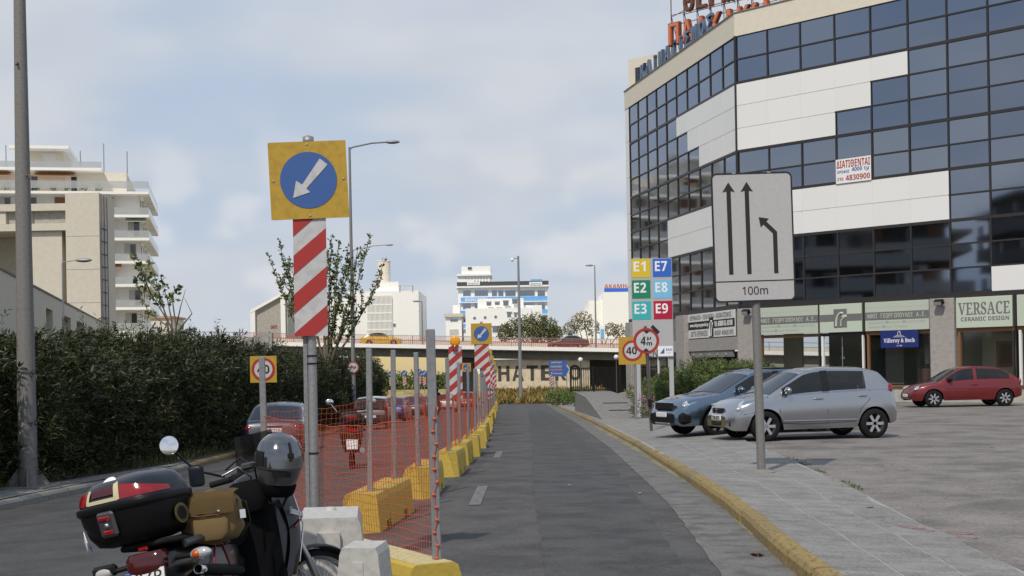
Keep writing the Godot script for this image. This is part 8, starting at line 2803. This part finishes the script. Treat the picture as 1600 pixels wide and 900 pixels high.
# ------------------------------------------------------------------ small things
func small_details() -> void:
	# concrete ramp with a railing at its top
	var t := thing("concrete_ramp", "low sloping concrete ramp beside the footway with two drain slots", "ramp", on_ground(4.4, 66.0))
	var b := t.position
	var side := PackedVector2Array()
	for q in [[54.0, road_fall(54.0) + 0.12], [66.5, 0.10], [78.0, 0.17], [78.0, -1.4], [66.0, -1.2], [54.0, -0.9]]: side.append(Vector2(-q[0] + 66.0, q[1] - b.y))
	# prism axes: outline runs along z, pushed across x
	obj("body", one_prism(side, -0.95, 1.0, Transform3D(Basis(Vector3(0, 0, -1), Vector3.UP, Vector3(1, 0, 0)) * Basis.from_scale(Vector3(-1, 1, 1)), Vector3.ZERO)), M.slab_b, t)
	for d in [58.5, 62.5]:
		var y: float = lerpf(road_fall(54.0) + 0.12, 0.10, (d - 54.0) / 12.5)
		obj("drain_slot", one_box(Vector3(0.15, y - b.y + 0.004, 66.0 - d), Vector3(1.1, 0.01, 0.35), Basis(Vector3.RIGHT, 0.065)), M.black_matt, t)
	t = thing("metal_fence", "dark metal bar fence at the top of the concrete ramp", "fence", Vector3(4.55, 0.17, -77.0))
	for y in [0.08, 1.28]: obj("rail", one_box(Vector3(0, y, 0), Vector3(2.7, 0.06, 0.06)), M.black, t)
	for k in 24: obj("bar", one_box(Vector3(-1.32 + k * 0.115, 0.67, 0), Vector3(0.045, 1.22, 0.03)), M.black, t)
	for x in [-1.35, -0.1, 1.35]: obj("post", one_cbox(Vector3(x, 0.69, 0), Vector3(0.10, 1.38, 0.10), 0.01), M.black, t)
	for q in [[963, 561, 74.0], [907, 565, 76.0]]:
		var p := at_px(q[0], q[1], q[2])
		var l := thing("globe_lamp", "thin post with a white globe lamp by the bar fence", "street lamp", Vector3(p.x, 0.1, -q[2]), 0, "globe lamps by the bar fence")
		obj("post", one_tube([Vector3.ZERO, Vector3(0, p.y - 0.1, 0)], 0.03, 6), M.post_brown, l)
		var m := MB.new(); m.ball(Vector3(0, p.y - 0.1 + 0.1, 0), Vector3(0.13, 0.13, 0.13)); obj("globe", m, M.print_white, l)
	# weeds along the broken edge of the footway
	for q in [[1262, 735], [1310, 752], [1322, 757], [1340, 762], [1232, 724], [1208, 716]]:
		var p := ray(q[0], q[1])
		var d := 1.58 / -p.y
		var w := thing("weed_tuft", "small green weed tuft at the broken edge of the footway", "weed", on_ground(edge_x(d) + 0.03, d), 0, "weed tufts along the footway edge")
		var m := MB.new(); m.use_tint = true
		for k in 90:
			m.tint = leaf_colour([0.10, 0.14, 0.035], 0.3)
			leaf_to(m, Vector3(rng.randf_range(-0.14, 0.14), 0, rng.randf_range(-0.25, 0.25)), (Vector3.UP * 0.6 + rand_dir()).normalized(), rng.randf_range(0.02, 0.06), 0.016)
		obj("leaves", m, M.leafy, w)
	# sprayed survey marks and litter
	mat("spray_red", 0.36, 0.13, 0.11, 0.8)
	for q in [[1425, 824, 0.9], [1443, 828, 0.7], [1500, 826, 0.8], [1512, 833, 0.6]]:
		var p := ray(q[0], q[1])
		var d := 1.56 / -p.y
		var m := MB.new()
		var pts := []
		for k in 10: pts.append(Vector3(cos(k * 0.75) * 0.13 * q[2], 0, sin(k * 0.9) * 0.16 * q[2]))
		for k in 9: m.quad(pts[k] + Vector3(0, 0, 0.012), pts[k + 1] + Vector3(0, 0, 0.012), pts[k + 1] - Vector3(0, 0, 0.012), pts[k] - Vector3(0, 0, 0.012))
		var o := obj("spray_mark", m, M.spray_red)
		o.set_meta("kind", "structure")
		o.position = on_ground(p.x * d, d) + Vector3(0, 0.009, 0)
	mat("leaf_red", 0.09, 0.02, 0.02, 0.8)
	var p2 := ray(1184, 871)
	var d2 := 1.6 / -p2.y
	var lf := MB.new()
	for k in 6: leaf_to(lf, Vector3(0, 0.012, 0), Vector3(cos(k * 1.05), 0.12, sin(k * 1.05)).normalized(), 0.07, 0.035)
	var lo := obj("fallen_leaf", lf, M.leaf_red)
	tag(lo, "crumpled dark red leaf lying in the concrete gutter", "leaf")
	lo.position = on_ground(p2.x * d2, d2) + Vector3(0, 0.006, 0)
	for q in [[1405, 683, 0], [1360, 800, 1], [1290, 690, 0], [1550, 700, 0], [1480, 660, 0], [890, 755, 1], [1000, 770, 1]]:
		var p := ray(q[0], q[1])
		var d := 1.6 / -p.y
		var m := MB.new()
		m.ball(Vector3(0, 0.012, 0), Vector3(0.035, 0.014, 0.025), Basis(Vector3.UP, q[0]), 7, 5)
		var o := obj("pebble", m, M.concrete_dark)
		tag(o, "loose dark pebble lying on the pale asphalt", "pebble", "loose pebbles on the asphalt")
		o.position = on_ground(p.x * d, d)
